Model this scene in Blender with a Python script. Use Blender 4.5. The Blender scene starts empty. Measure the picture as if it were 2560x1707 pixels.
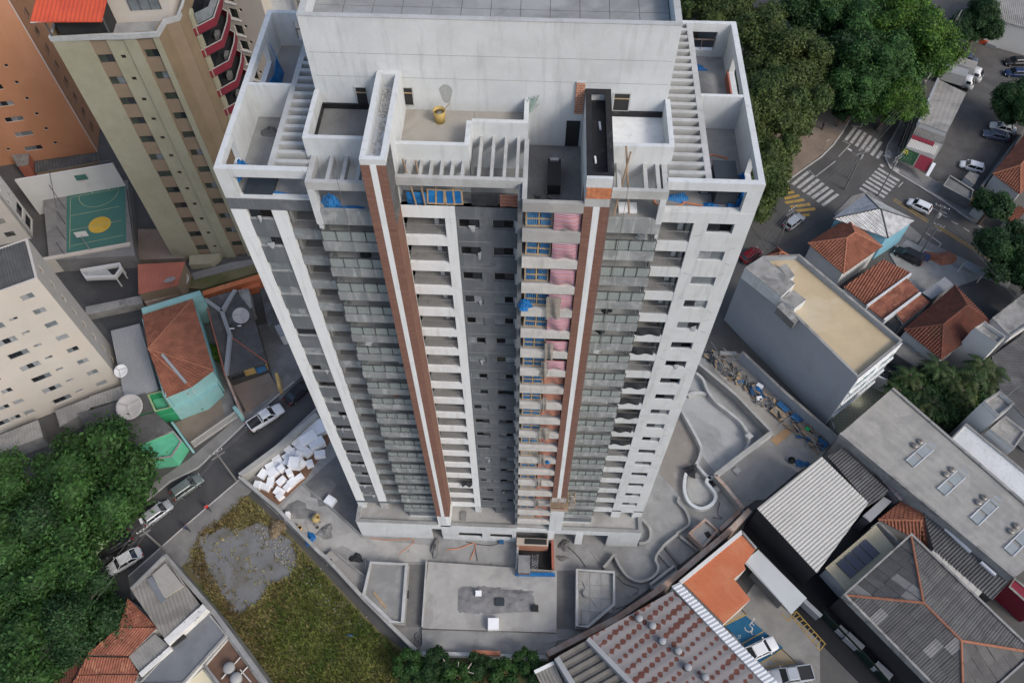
import bpy, math, random
import numpy as np
R = math.radians
sc = bpy.context.scene
COL = sc.collection
rng = random.Random(11)
nrg = np.random.default_rng(5)

# ---------------------------------------------------------------- camera, sky, sun
cam = bpy.data.objects.new('camera', bpy.data.cameras.new('camera'))
COL.objects.link(cam)
cam.location = (0, -34.5, 100)
cam.rotation_euler = (R(33.145), 0, R(2.35))
cam.data.lens = 27.98
cam.data.sensor_width = 36
cam.data.clip_end = 2000
sc.camera = cam
SUN_EL, SUN_AZ = R(42), math.atan2(-0.6, 0.8)      # direction towards the sun in plan
wd = bpy.data.worlds.new('World')
sc.world = wd
wd.use_nodes = True
wn = wd.node_tree
bg = wn.nodes['Background']
sky = wn.nodes.new('ShaderNodeTexSky')
sky.sky_type = 'NISHITA'
sky.sun_disc = False
sky.sun_elevation = SUN_EL
sky.sun_rotation = math.pi / 2 - SUN_AZ
sky.air_density = 1.0
sky.dust_density = 3.0
sky.ozone_density = 1.0
bg.inputs['Strength'].default_value = 0.15
wn.links.new(sky.outputs[0], bg.inputs[0])
sun = bpy.data.objects.new('sun', bpy.data.lights.new('sun', 'SUN'))
COL.objects.link(sun)
sun.data.energy = 1.05
sun.data.angle = R(14)
sun.data.color = (1.0, 0.97, 0.935)
sun.rotation_euler = (0, math.pi / 2 - SUN_EL, SUN_AZ)
sc.view_settings.view_transform = 'Standard'
sc.view_settings.look = 'None'
sc.view_settings.gamma = 1.0
sc.view_settings.exposure = 0.42

# ---------------------------------------------------------------- materials
def M(name, c, rough=.85, var=.14, scale=.7, dirt=None, damt=.5, dscale=.3, dlo=.5, streak=None, samt=.5,
      bump=.12, bscale=9., metal=0., spec=.3, fine=.08, island=0., edge=.12):
    m = bpy.data.materials.new(name)
    m.use_nodes = True
    n = m.node_tree.nodes; L = m.node_tree.links
    b = n['Principled BSDF']
    b.inputs['Roughness'].default_value = rough
    b.inputs['Metallic'].default_value = metal
    b.inputs['Specular IOR Level'].default_value = spec
    g = n.new('ShaderNodeNewGeometry')
    def noise(s, det=5, vec=None, dist=0.):
        t = n.new('ShaderNodeTexNoise'); t.inputs['Scale'].default_value = s; t.inputs['Detail'].default_value = det
        t.inputs['Roughness'].default_value = .62; t.inputs['Distortion'].default_value = dist
        L.new(vec or g.outputs['Position'], t.inputs['Vector']); return t.outputs['Fac']
    def ramp(f, lo, hi, a=0., z=1.):
        r = n.new('ShaderNodeMapRange'); r.inputs['From Min'].default_value = lo; r.inputs['From Max'].default_value = hi
        r.inputs['To Min'].default_value = a; r.inputs['To Max'].default_value = z; L.new(f, r.inputs['Value']); return r.outputs['Result']
    def mix(f, a, z, mode='MIX'):
        x = n.new('ShaderNodeMix'); x.data_type = 'RGBA'; x.blend_type = mode
        for s, v in ((0, f), (6, a), (7, z)):
            if hasattr(v, 'is_linked') or hasattr(v, 'links'): L.new(v, x.inputs[s])
            elif s == 0: x.inputs[0].default_value = v
            else: x.inputs[s].default_value = (*v[:3], 1)
        return x.outputs[2]
    c = tuple(c)
    col = mix(ramp(noise(scale), .3, .7), tuple(v * (1 - var) for v in c), tuple(min(1, v * (1 + var)) for v in c))
    if fine:
        col = mix(fine, col, mix(ramp(noise(14, 3), .35, .65), (.0, .0, .0), (1, 1, 1)), 'SOFT_LIGHT')
    if dirt is not None:
        f = ramp(noise(dscale, 7, None, .6), dlo, dlo + edge, 0, damt)
        col = mix(f, col, dirt)
    if streak is not None:
        mp = n.new('ShaderNodeMapping'); mp.inputs['Scale'].default_value = (2.2, 2.2, .22)
        L.new(g.outputs['Position'], mp.inputs['Vector'])
        col = mix(ramp(noise(1.0, 5, mp.outputs[0]), .52, .72, 0, samt), col, streak)
    if island:
        hs = n.new('ShaderNodeHueSaturation')
        L.new(ramp(g.outputs['Random Per Island'], 0, 1, 1 - island, 1 + island), hs.inputs['Value'])
        L.new(col, hs.inputs['Color']); col = hs.outputs['Color']
    L.new(col, b.inputs['Base Color'])
    if bump:
        bp = n.new('ShaderNodeBump'); bp.inputs['Strength'].default_value = bump; bp.inputs['Distance'].default_value = .05
        L.new(noise(bscale, 6), bp.inputs['Height']); L.new(bp.outputs[0], b.inputs['Normal'])
    m['col'] = col.node.name
    return m

def tiled(name, c, c2, mortar, bw, bh, ms=.01, rough=.8, axis='xz', var=.1, offset=.5):
    """small tiles or courses far below a hand's width in the picture, on a real surface"""
    m = M(name, c, rough, bump=.05, var=var)
    n = m.node_tree.nodes; L = m.node_tree.links; b = n['Principled BSDF']
    g = n['Geometry']; s = n.new('ShaderNodeSeparateXYZ'); L.new(g.outputs['Position'], s.inputs[0])
    ad = n.new('ShaderNodeMath'); ad.operation = 'ADD'; L.new(s.outputs['X'], ad.inputs[0]); L.new(s.outputs['Y'], ad.inputs[1])
    cb = n.new('ShaderNodeCombineXYZ')
    if axis == 'xz': L.new(ad.outputs[0], cb.inputs[0]); L.new(s.outputs['Z'], cb.inputs[1])
    else: L.new(s.outputs['X'], cb.inputs[0]); L.new(s.outputs['Y'], cb.inputs[1])
    t = n.new('ShaderNodeTexBrick'); t.inputs['Scale'].default_value = 1; t.inputs['Brick Width'].default_value = bw
    t.inputs['Row Height'].default_value = bh; t.inputs['Mortar Size'].default_value = ms; t.offset = offset
    t.inputs['Color2'].default_value = (*c2, 1); t.inputs['Mortar'].default_value = (*mortar, 1)
    L.new(cb.outputs[0], t.inputs['Vector'])
    src = b.inputs['Base Color'].links[0].from_socket
    L.new(src, t.inputs['Color1']); L.new(t.outputs['Color'], b.inputs['Base Color'])
    return m

def striped(name, cols, pitch, axis='x', rough=.7):
    """woven stripes of a tarpaulin, following the object's own coordinates"""
    m = bpy.data.materials.new(name); m.use_nodes = True
    n = m.node_tree.nodes; L = m.node_tree.links; b = n['Principled BSDF']; b.inputs['Roughness'].default_value = rough
    tc = n.new('ShaderNodeTexCoord'); s = n.new('ShaderNodeSeparateXYZ'); L.new(tc.outputs['Object'], s.inputs[0])
    ml = n.new('ShaderNodeMath'); ml.operation = 'MULTIPLY'; ml.inputs[1].default_value = 1. / pitch
    L.new(s.outputs[axis.upper()], ml.inputs[0])
    fr = n.new('ShaderNodeMath'); fr.operation = 'FRACT'; L.new(ml.outputs[0], fr.inputs[0])
    cr = n.new('ShaderNodeValToRGB'); cr.color_ramp.interpolation = 'CONSTANT'
    e = cr.color_ramp.elements
    for i, c in enumerate(cols):
        if i >= 2: e.new(i / len(cols))
    for i, c in enumerate(cols):
        e[i].position = i / len(cols); e[i].color = (*c, 1)
    L.new(fr.outputs[0], cr.inputs[0]); L.new(cr.outputs[0], b.inputs['Base Color'])
    return m

def glassy(name, tint, base, fac, rough=.06):
    m = bpy.data.materials.new(name); m.use_nodes = True
    n = m.node_tree.nodes; L = m.node_tree.links; b = n['Principled BSDF']
    b.inputs['Base Color'].default_value = (*base, 1); b.inputs['Roughness'].default_value = rough
    t = n.new('ShaderNodeBsdfTransparent'); t.inputs[0].default_value = (*tint, 1)
    x = n.new('ShaderNodeMixShader'); x.inputs[0].default_value = fac
    L.new(t.outputs[0], x.inputs[1]); L.new(b.outputs[0], x.inputs[2]); L.new(x.outputs[0], n['Material Output'].inputs[0])
    return m

def leafm(name, c, c2, isl=.45):
    m = M(name, c, .55, var=.38, scale=.3, dirt=c2, damt=.8, dscale=.22, dlo=.48, bump=0, fine=0, island=isl, spec=.25)
    n = m.node_tree.nodes; L = m.node_tree.links; b = n['Principled BSDF']
    tr = n.new('ShaderNodeBsdfTranslucent'); x = n.new('ShaderNodeMixShader'); x.inputs[0].default_value = .3
    L.new(b.inputs['Base Color'].links[0].from_socket, tr.inputs[0])
    L.new(b.outputs[0], x.inputs[1]); L.new(tr.outputs[0], x.inputs[2]); L.new(x.outputs[0], n['Material Output'].inputs[0])
    return m

W = dict(
 white=M('white_paint', (.55, .57, .57), .8, .06, .5, (.48, .50, .50), .6, .3, .5, (.36, .37, .36), .55),
 whiter=M('fresh_white_paint', (.68, .70, .70), .75, .03, .5, (.58, .595, .59), .6, .5, .55, (.44, .45, .44), .5),
 raw=M('raw_render', (.41, .415, .405), .9, .12, .6, (.31, .31, .30), .6, .4, .5, (.29, .29, .275), .5),
 conc=M('concrete', (.275, .275, .265), .9, .14, .5, (.185, .185, .18), .65, .25, .48, bump=.25),
 conc2=M('pale_concrete', (.35, .345, .325), .9, .13, .5, (.245, .24, .23), .65, .22, .48, bump=.25),
 concd=M('dark_concrete', (.15, .15, .147), .9, .2, .4, (.12, .12, .12), .6, .3, .5, bump=.25),
 wet=M('damp_concrete', (.17, .17, .165), .7, .25, .5, (.30, .30, .29), .6, .35, .55),
 screed=M('screed', (.30, .28, .245), .9, .12, .35, (.37, .355, .32), .6, .25, .5, bump=.2),
 grey=M('grey_paint', (.118, .130, .140), .8, .12, .5, (.175, .185, .195), .7, .45, .52, (.23, .24, .245), .35),
 greyl=M('stained_grey_paint', (.22, .235, .235), .8, .14, .6, (.36, .375, .37), .7, .7, .52, (.50, .51, .50), .6),
 glasspane=glassy('balcony_glass', (.93, .97, .96), (.40, .44, .425), .45, .03),
 frame=M('dark_frame', (.085, .09, .092), .5, .1, bump=0), alu=M('aluminium', (.42, .43, .44), .45, .08, bump=0, metal=.6),
 glass=M('window_glass', (.02, .024, .028), .08, .3, bump=0, fine=0, spec=.6),
 glassl=M('pale_window_glass', (.16, .18, .19), .12, .3, bump=0, fine=0, spec=.6),
 film=M('protective_film', (.24, .26, .27), .35, .4, 3., bump=.3),
 dark=M('dark_void', (.03, .03, .03), .9, .2, bump=0),
 brownt=tiled('brown_cladding', (.215, .115, .086), (.175, .09, .066), (.12, .066, .052), .62, .155, .006),
 brick=tiled('hollow_brick', (.46, .17, .085), (.38, .13, .065), (.42, .36, .30), .30, .19, .02),
 brickr=M('brick_wall_render', (.36, .25, .195), .9, .2, .5, (.42, .36, .31), .8, .5, .45, (.38, .16, .09), .5),
 tar=M('bitumen', (.018, .018, .02), .45, .3, 1.2, (.10, .10, .10), .6, .8, .6, bump=.25),
 steel=M('rusty_steel', (.16, .12, .10), .7, .3, 2.), pipe=M('grey_pipe', (.22, .22, .22), .6, .2),
 wood=M('raw_timber', (.36, .265, .165), .8, .2, 2., (.26, .195, .13), .6, .9), woodd=M('weathered_timber', (.26, .19, .13), .85, .25, 2.),
 bluet=striped('blue_tarpaulin', [(.015, .13, .36), (.03, .21, .50), (.015, .12, .33), (.06, .27, .55)], .16, 'x', .5),
 bluep=M('blue_plastic', (.012, .12, .33), .45, .3, 2., (.03, .20, .46), .6, .8, .5, bump=.5, bscale=4),
 blueboard=M('blue_board', (.03, .115, .25), .6, .2, 1.5, (.10, .24, .40), .5, .6, .5),
 pinkt=striped('pink_striped_tarpaulin', [(.40, .12, .20), (.44, .34, .37), (.34, .10, .17), (.46, .39, .40), (.38, .15, .22), (.44, .27, .21)], .42, 'z'),
 redt=striped('faded_red_tarpaulin', [(.34, .14, .095), (.40, .20, .14), (.31, .12, .085)], .30, 'z'),
 net=glassy('debris_net', (.9, .89, .87), (.36, .34, .30), .42, .8), blacknet=M('black_netting', (.028, .03, .034), .8, .4, 2., bump=.5),
 foam=M('white_foam', (.80, .81, .82), .7, .05, 1., bump=.05), sand=M('sand', (.20, .20, .20), .95, .2, 1.2, (.13, .13, .135), .5, .7, .5, bump=.5, bscale=5),
 cream=M('cream_render', (.50, .46, .405), .85, .05, .3, (.53, .46, .38), .5, .12, .5, (.50, .44, .36), .3),
 creamd=M('cream_side_shaded', (.47, .435, .39), .85, .06), beige=M('beige_render', (.31, .292, .205), .88, .09, .5, (.34, .32, .24), .6, .25, .5, (.33, .31, .23), .5),  # side render: cream darkened to paint shade on the side and back walls
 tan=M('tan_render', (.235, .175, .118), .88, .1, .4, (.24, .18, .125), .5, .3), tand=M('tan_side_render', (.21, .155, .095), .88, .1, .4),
 orangew=M('orange_render', (.46, .225, .12), .85, .06, .2, (.56, .28, .18), .5, .08, .48, (.48, .24, .14), .3),
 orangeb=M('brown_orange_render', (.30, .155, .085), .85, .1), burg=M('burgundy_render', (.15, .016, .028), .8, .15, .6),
 offw=M('off_white_render', (.55, .545, .525), .85, .06, .3, (.55, .545, .52), .5, .2, .5, (.50, .49, .46), .35),
 redm=M('red_sheet', (.55, .085, .035), .55, .08, .3, (.42, .06, .03), .5, .2), redf=M('brick_red_membrane', (.36, .125, .085), .85, .1, .4, (.28, .10, .07), .6, .3),
 orangem=M('orange_sheet', (.46, .145, .065), .55, .07, .3, (.50, .20, .10), .6, .25), terra=M('terracotta_tile', (.245, .098, .06), .85, .28, .9, (.20, .075, .045), .6, .35, .5, island=0),
 terrad=M('dark_shaded_terracotta_tile', (.125, .045, .030), .85, .3, .9, (.10, .045, .03), .7, .3, .48), terral=M('patched_terracotta', (.25, .095, .06), .85, .35, .8, (.36, .17, .10), .8, 1.3, .57, edge=.03),  # dark terracotta deepened further to paint in shade on the large hipped roof
 fibre=M('fibre_cement', (.27, .26, .24), .9, .14, .4, (.17, .165, .155), .7, .3, .48), fibred=M('dark_fibre_cement', (.085, .085, .085), .85, .25, .5, (.15, .15, .15), .6, .3, .52),
 fibrel=M('pale_metal_sheet', (.42, .41, .375), .6, .06, .3, (.44, .43, .40), .5, .2), zinc=M('grey_metal_sheet', (.27, .28, .29), .6, .08, .3, (.29, .30, .31), .5, .25),
 silver=M('silver_painted_tile', (.42, .425, .42), .35, .25, 1.2, (.25, .25, .245), .6, .5, .5, metal=.35), poly=glassy('translucent_sheet', (.6, .6, .62), (.25, .24, .26), .7, .4),
 asphalt=M('asphalt', (.058, .058, .06), .9, .15, .3, (.09, .088, .085), .6, .12, .5, bump=.1, bscale=25), asphalt2=M('worn_asphalt', (.088, .086, .082), .9, .15, .25, (.075, .073, .072), .7, .12, .5, bump=.1, bscale=25),
 black=M('black_asphalt', (.012, .013, .015), .85, .2, .3, bump=.06, bscale=25), lotasph=M('parking_asphalt', (.095, .092, .088), .92, .2, .3, (.06, .058, .058), .7, .1, .48, bump=.15),
 pave=M('pavement_concrete', (.20, .195, .185), .92, .18, .4, (.13, .125, .12), .6, .2, .5), kerb=M('kerb_stone', (.42, .41, .39), .9, .15, 1.), line=M('road_paint', (.40, .395, .38), .8, .15, 1.5, (.16, .16, .155), .75, 1.6, .52), yline=M('yellow_road_paint', (.36, .235, .06), .8, .15, 1.5, (.16, .13, .08), .75, 1.6, .52),
 dirt=M('bare_earth', (.21, .165, .13), .95, .2, .2, (.26, .23, .20), .7, .12, .5, bump=.3), soil=M('orange_brown_earth', (.20, .11, .07), .95, .25, .5), gravel=M('grey_gravel', (.17, .175, .18), .95, .14, .4, (.125, .12, .10), .7, .25, .5, bump=.5, bscale=18),
 field=M('rough_turf_ground', (.15, .13, .068), .95, .3, .3, (.075, .09, .03), .8, .13, .47, bump=.5), grassm=leafm('grass_blades', (.155, .18, .048), (.095, .15, .034), .5),
 straw=leafm('dry_grass_blades', (.26, .225, .095), (.19, .135, .06), .5),
 court=M('green_court', (.055, .150, .125), .8, .06, .3, (.05, .16, .13), .5, .2), yellow=M('yellow_court_paint', (.50, .33, .05), .8, .1), courtl=M('court_line', (.30, .33, .20), .8, .2),
 turq=M('turquoise_render', (.25, .44, .43), .85, .1, .5, (.20, .42, .42), .6, .4, .5, (.22, .40, .40), .5), green=M('green_render', (.10, .40, .24), .85, .1, .4, (.16, .54, .36), .5, .3), greend=M('deep_green_render', (.03, .26, .12), .85, .15), lime=M('pale_green_render', (.30, .40, .22), .85, .12),
 yell=M('yellow_render', (.55, .37, .14), .85, .1, .4, (.40, .30, .18), .5, .4), blueh=M('sky_blue_render', (.20, .42, .52), .85, .07), bluegrey=M('blue_grey_render', (.30, .325, .355), .88, .05, .25, (.26, .28, .30), .6, .15, .5),
 beiger=M('beige_membrane', (.45, .36, .23), .9, .08, .3, (.52, .45, .33), .6, .14, .48, bump=.05), mould=M('mouldy_concrete', (.26, .255, .24), .92, .25, .6, (.12, .12, .115), .7, .5, .5),
 tank=M('dark_tank', (.035, .042, .05), .5, .2, bump=.05), tankg=M('grey_tank', (.30, .30, .29), .7, .15), dish=M('dish_mesh', (.36, .345, .33), .6, .1, bump=0), dishw=M('white_dish', (.62, .62, .61), .6, .06),
 bark=M('bark', (.12, .09, .07), .95, .25, 3.), pole=M('concrete_pole', (.17, .165, .16), .9, .1), wire=M('cable', (.13, .13, .13), .6, .1, bump=0), wired=M('dark_cable', (.03, .03, .03), .6, .1, bump=0),
 orangehose=M('orange_hose', (.62, .22, .10), .55, .1, bump=0), skin=M('skin', (.30, .17, .12), .6, .05, bump=0), redc=M('red_cloth', (.45, .03, .04), .9, .1), navy=M('navy_cloth', (.03, .05, .11), .9, .1), jeans=M('dark_trousers', (.035, .04, .055), .9, .1), hair=M('dark_hair', (.02, .015, .012), .8, .1),
 panel=M('solar_cell', (.055, .06, .085), .2, .12, bump=0, spec=.5), bluef=M('blue_bay_paint', (.012, .085, .17), .85, .12, .5, (.02, .11, .2), .5, .4), redsign=M('crimson_sign', (.20, .018, .035), .6, .1), greensign=M('green_sign', (.012, .05, .022), .5, .25, 1.5, (.03, .09, .03), .6, 1.1, .5), msign=M('yellow_sign_letter', (.60, .48, .06), .5, .05, bump=0),
 tyre=M('tyre_rubber', (.02, .02, .02), .9, .1, bump=0), rim=M('wheel_rim', (.35, .36, .37), .35, .05, bump=0, metal=.7), lamp=M('lamp_lens', (.62, .63, .64), .15, .05, bump=0, spec=.6), tail=M('tail_lamp', (.35, .01, .012), .2, .05, bump=0), blackp=M('black_plastic', (.022, .023, .025), .55, .1, bump=0),
 tree1=leafm('dark_foliage', (.046, .108, .026), (.028, .074, .020), .5), tree2=leafm('olive_foliage', (.072, .100, .028), (.040, .072, .02), .55), tree3=leafm('bright_foliage', (.075, .150, .020), (.036, .095, .018), .55), tree4=leafm('deep_foliage', (.030, .072, .022), (.020, .052, .018), .5), palm=leafm('palm_frond', (.036, .068, .02), (.06, .07, .024), .5),
)
def paint(name, c, metal=.25): return M(name, c, .28, .03, 1., bump=0, fine=0, metal=metal, spec=.5)
CP = dict(white=paint('white_car_paint', (.66, .67, .68), 0), silver=paint('silver_car_paint', (.40, .42, .44)), black=paint('black_car_paint', (.015, .015, .017), .1),
          greygreen=paint('grey_green_car_paint', (.15, .18, .17)), dgrey=paint('dark_grey_car_paint', (.07, .08, .09)), blue=paint('slate_blue_car_paint', (.09, .11, .17)), navy=paint('navy_car_paint', (.015, .03, .08)), red=paint('dark_red_car_paint', (.16, .012, .02)))

# ---------------------------------------------------------------- objects
def link(o, parent=None):
    COL.objects.link(o)
    if parent is not None: o.parent = parent
    return o
def wloc(o):
    x = y = z = 0.
    while o is not None:
        x += o.location.x; y += o.location.y; z += o.location.z; o = o.parent
    return (x, y, z)
def tag(o, label=None, cat=None, group=None, kind=None):
    if label: o['label'] = label
    if cat: o['category'] = cat
    if group: o['group'] = group
    if kind: o['kind'] = kind
    return o
def thing(name, label, cat, loc=(0, 0, 0), rz=0., group=None):
    o = link(bpy.data.objects.new(name, None))
    o.empty_display_size = .3
    o.location = loc; o.rotation_euler = (0, 0, rz)
    return tag(o, label, cat, group)
def inst(mesh, name, parent, loc, rz=0., scale=None):
    """another object on the same mesh, at a world point"""
    o = bpy.data.objects.new(name, mesh); link(o, parent)
    p = wloc(parent) if parent is not None else (0, 0, 0)
    o.location = (loc[0] - p[0], loc[1] - p[1], loc[2] - p[2]); o.rotation_euler = (0, 0, rz)
    if scale: o.scale = scale
    return o

class MB:
    def __init__(s, T=None): s.v = []; s.f = []; s.T = T       # T: local -> world point
    def add(s, vs, fs):
        k = len(s.v)
        s.v += [s.T(p) for p in vs] if s.T else [tuple(p) for p in vs]
        s.f += [tuple(i + k for i in f) for f in fs]; return s
    def box(s, x0, y0, z0, x1, y1, z1):
        if x1 < x0: x0, x1 = x1, x0
        if y1 < y0: y0, y1 = y1, y0
        return s.add([(x0, y0, z0), (x1, y0, z0), (x1, y1, z0), (x0, y1, z0), (x0, y0, z1), (x1, y0, z1), (x1, y1, z1), (x0, y1, z1)],
                     [(0, 3, 2, 1), (4, 5, 6, 7), (0, 1, 5, 4), (1, 2, 6, 5), (2, 3, 7, 6), (3, 0, 4, 7)])
    def cbox(s, x, y, z, lx, ly, lz, rz=0., tilt=0., roll=0.):      # centred on x, y, standing on z, turned
        c, q = math.cos(rz), math.sin(rz); ct, st = math.cos(tilt), math.sin(tilt); cr, sr = math.cos(roll), math.sin(roll); vs = []
        for dz in (0, lz):
            for dx, dy in ((-lx / 2, -ly / 2), (lx / 2, -ly / 2), (lx / 2, ly / 2), (-lx / 2, ly / 2)):
                a, b = dx * ct - dz * st, dx * st + dz * ct
                d, b = dy * cr - b * sr, dy * sr + b * cr
                vs.append((x + a * c - d * q, y + a * q + d * c, z + b))
        return s.add(vs, [(0, 3, 2, 1), (4, 5, 6, 7), (0, 1, 5, 4), (1, 2, 6, 5), (2, 3, 7, 6), (3, 0, 4, 7)])
    def prism(s, poly, z0, z1):
        """poly of 2D/3D points; z1 None: tops keep the points' own z"""
        a = sum(poly[i][0] * poly[(i + 1) % len(poly)][1] - poly[(i + 1) % len(poly)][0] * poly[i][1] for i in range(len(poly)))
        if a < 0: poly = poly[::-1]
        n = len(poly)
        vs = [(p[0], p[1], z0) for p in poly] + [(p[0], p[1], p[2] if z1 is None else z1) for p in poly]
        return s.add(vs, [tuple(range(n))[::-1], tuple(range(n, 2 * n))] + [(i, (i + 1) % n, n + (i + 1) % n, n + i) for i in range(n)])
    def tube(s, p, q, r, n=6, r2=None):
        p = np.array(p, float); q = np.array(q, float); d = q - p; l = np.linalg.norm(d)
        if l < 1e-6: return s
        d /= l; a = np.cross(d, (0, 0, 1) if abs(d[2]) < .9 else (1, 0, 0)); a /= np.linalg.norm(a); b = np.cross(d, a)
        r2 = r if r2 is None else r2; vs = []
        for o, rr in ((p, r), (q, r2)):
            for i in range(n):
                t = 2 * math.pi * i / n; vs.append(tuple(o + a * rr * math.cos(t) + b * rr * math.sin(t)))
        return s.add(vs, [(i, (i + 1) % n, n + (i + 1) % n, n + i) for i in range(n)] + [tuple(range(n))[::-1], tuple(range(n, 2 * n))])
    def path(s, pts, r, n=6):
        for a, b in zip(pts, pts[1:]): s.tube(a, b, r, n)
        return s
    def lathe(s, prof, c=(0, 0, 0), n=16):
        vs = []
        for r, z in prof:
            for i in range(n):
                t = 2 * math.pi * i / n; vs.append((c[0] + r * math.cos(t), c[1] + r * math.sin(t), c[2] + z))
        fs = [(k * n + i, k * n + (i + 1) % n, (k + 1) * n + (i + 1) % n, (k + 1) * n + i) for k in range(len(prof) - 1) for i in range(n)]
        if prof[0][0] > 1e-6: fs.append(tuple(range(n))[::-1])
        if prof[-1][0] > 1e-6: fs.append(tuple(range((len(prof) - 1) * n, len(prof) * n)))
        return s.add(vs, fs)
    def loft(s, secs):
        n = len(secs[0]); vs = [p for q in secs for p in q]
        fs = [(k * n + i, k * n + (i + 1) % n, (k + 1) * n + (i + 1) % n, (k + 1) * n + i) for k in range(len(secs) - 1) for i in range(n)]
        return s.add(vs, fs + [tuple(range(n))[::-1], tuple(range((len(secs) - 1) * n, len(secs) * n))])
    def wall(s, u0, u1, z0, z1, holes, y0, y1):
        """wall panel along x with rectangular openings (a, b, lo, hi)"""
        us = sorted({u0, u1, *[h[0] for h in holes], *[h[1] for h in holes]})
        for a, b in zip(us, us[1:]):
            zs = sorted((h[2], h[3]) for h in holes if h[0] < (a + b) / 2 < h[1]); z = z0
            for lo, hi in zs:
                if lo > z: s.box(a, y0, z, b, y1, lo)
                z = max(z, hi)
            if z < z1: s.box(a, y0, z, b, y1, z1)
        return s
    def strip(s, pts, w, z0, z1, closed=False):
        """a wall of even thickness along a polyline in plan"""
        P = [np.array(p[:2], float) for p in pts]; n = len(P); Lf = []; Rt = []
        for i in range(n):
            a = P[i - 1] if (i > 0 or closed) else P[i]; b = P[(i + 1) % n] if (i < n - 1 or closed) else P[i]
            d = b - a; d /= np.linalg.norm(d); m = np.array([-d[1], d[0]]) * w / 2; Lf.append(P[i] + m); Rt.append(P[i] - m)
        vs = []
        for l, r in zip(Lf, Rt): vs += [(l[0], l[1], z0), (r[0], r[1], z0), (r[0], r[1], z1), (l[0], l[1], z1)]
        fs = []
        for i in range(n if closed else n - 1):
            a, b = 4 * i, 4 * ((i + 1) % n)
            for k in range(4): fs.append((a + k, b + k, b + (k + 1) % 4, a + (k + 1) % 4))
        if not closed: fs += [(0, 1, 2, 3), (4 * n - 1, 4 * n - 2, 4 * n - 3, 4 * n - 4)]
        return s.add(vs, fs)
    def sheet(s, poly, d, sp, amp, row=0., step=0., seg=4):
        """ribbed or tiled roof sheet over a convex planar polygon, ribs along d (down the slope)"""
        P = np.array(poly, float); c = P.mean(0)
        _, _, vt = np.linalg.svd(P - c); n = vt[2]
        if n[2] < 0: n = -n
        d = np.array(d, float); d -= n * d.dot(n); d /= np.linalg.norm(d); w = np.cross(n, d)
        U = (P - c) @ w; V = (P - c) @ d; m = len(P)
        us = np.arange(U.min() + 1e-3, U.max() - 1e-3, sp / seg); us = np.append(us, U.max() - 1e-3)
        if row:
            k = np.arange(math.floor(V.min() / row), math.ceil(V.max() / row) + 1) * row
            vv = np.sort(np.concatenate([k, k + row * .96])); off = np.array([step if (i % 2) else 0. for i in range(len(vv))])
            vv = vv[:]
        else: vv = np.array([V.min(), V.max()]); off = np.zeros(2)
        cols = []
        for u in us:
            hit = []
            for i in range(m):
                a, b = U[i], U[(i + 1) % m]
                if (a - u) * (b - u) <= 0 and abs(a - b) > 1e-9:
                    t = (u - a) / (b - a); hit.append(V[i] + t * (V[(i + 1) % m] - V[i]))
            if len(hit) < 2: hit = hit * 2 if hit else [0, 0]
            lo, hi = min(hit), max(hit); q = np.clip(vv, lo, hi); h = amp * math.cos(2 * math.pi * u / sp)
            cols.append(c + w * u + np.outer(q, d) + np.outer(off + h, n))
        k = len(vv); vs = [tuple(p) for cc in cols for p in cc]
        return s.add(vs, [(i * k + j, i * k + j + 1, (i + 1) * k + j + 1, (i + 1) * k + j) for i in range(len(us) - 1) for j in range(k - 1)])
    def build(s, name, mat, parent=None, smooth=False, local=False, kind=None):
        p = (0, 0, 0) if (parent is None or local) else wloc(parent)
        me = bpy.data.meshes.new(name)
        me.from_pydata([(v[0] - p[0], v[1] - p[1], v[2] - p[2]) for v in s.v], [], s.f)
        if smooth: me.polygons.foreach_set('use_smooth', [True] * len(me.polygons))
        me.materials.append(W[mat] if isinstance(mat, str) else mat); me.update()
        o = link(bpy.data.objects.new(name, me), parent)
        if kind: o['kind'] = kind
        return o
    def mesh(s, name, mat, smooth=False):
        me = bpy.data.meshes.new(name); me.from_pydata(s.v, [], s.f)
        if smooth: me.polygons.foreach_set('use_smooth', [True] * len(me.polygons))
        me.materials.append(W[mat] if isinstance(mat, str) else mat); me.update(); return me
def boxm(name, lx, ly, lz, mat): return MB().box(-lx / 2, -ly / 2, 0, lx / 2, ly / 2, lz).mesh(name, mat)
def frameT(p, ang):
    c, q = math.cos(ang), math.sin(ang)
    return lambda v: (p[0] + v[0] * c - v[1] * q, p[1] + v[0] * q + v[1] * c, (p[2] if len(p) > 2 else 0) + v[2])
def struct(name, mb, mat, parent=None, smooth=False):
    o = mb.build(name, mat, parent, smooth)
    if parent is None: o['kind'] = 'structure'
    return o
def flat(name, poly, z, mat, parent=None, th=.3):
    return struct(name, MB().prism([p[:2] for p in poly], z - th, z), mat, parent)
def cen(poly): return (sum(p[0] for p in poly) / len(poly), sum(p[1] for p in poly) / len(poly), 0)
def lerp(a, b, t): return tuple(x + (y - x) * t for x, y in zip(a, b))
ORD = ['first', 'second', 'third', 'fourth', 'fifth', 'sixth', 'seventh', 'eighth', 'ninth', 'tenth', 'eleventh', 'twelfth', 'thirteenth', 'fourteenth', 'fifteenth', 'sixteenth', 'seventeenth', 'eighteenth', 'nineteenth', 'twentieth']
W['wgreen'] = M('green_tinted_glass', (.045, .055, .042), .15, .3, bump=0, fine=0, spec=.5)
W['teal'] = M('teal_glass', (.03, .12, .12), .15, .2, bump=0, fine=0, spec=.5)
W['limefloor'] = tiled('mossy_floor_tile', (.30, .31, .23), (.26, .27, .20), (.18, .18, .15), .5, .5, .03, axis='xy', offset=0)
W['polyv'] = M('violet_translucent_sheet', (.16, .145, .16), .4, .15, .5, (.22, .20, .21), .5, .4)
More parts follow.
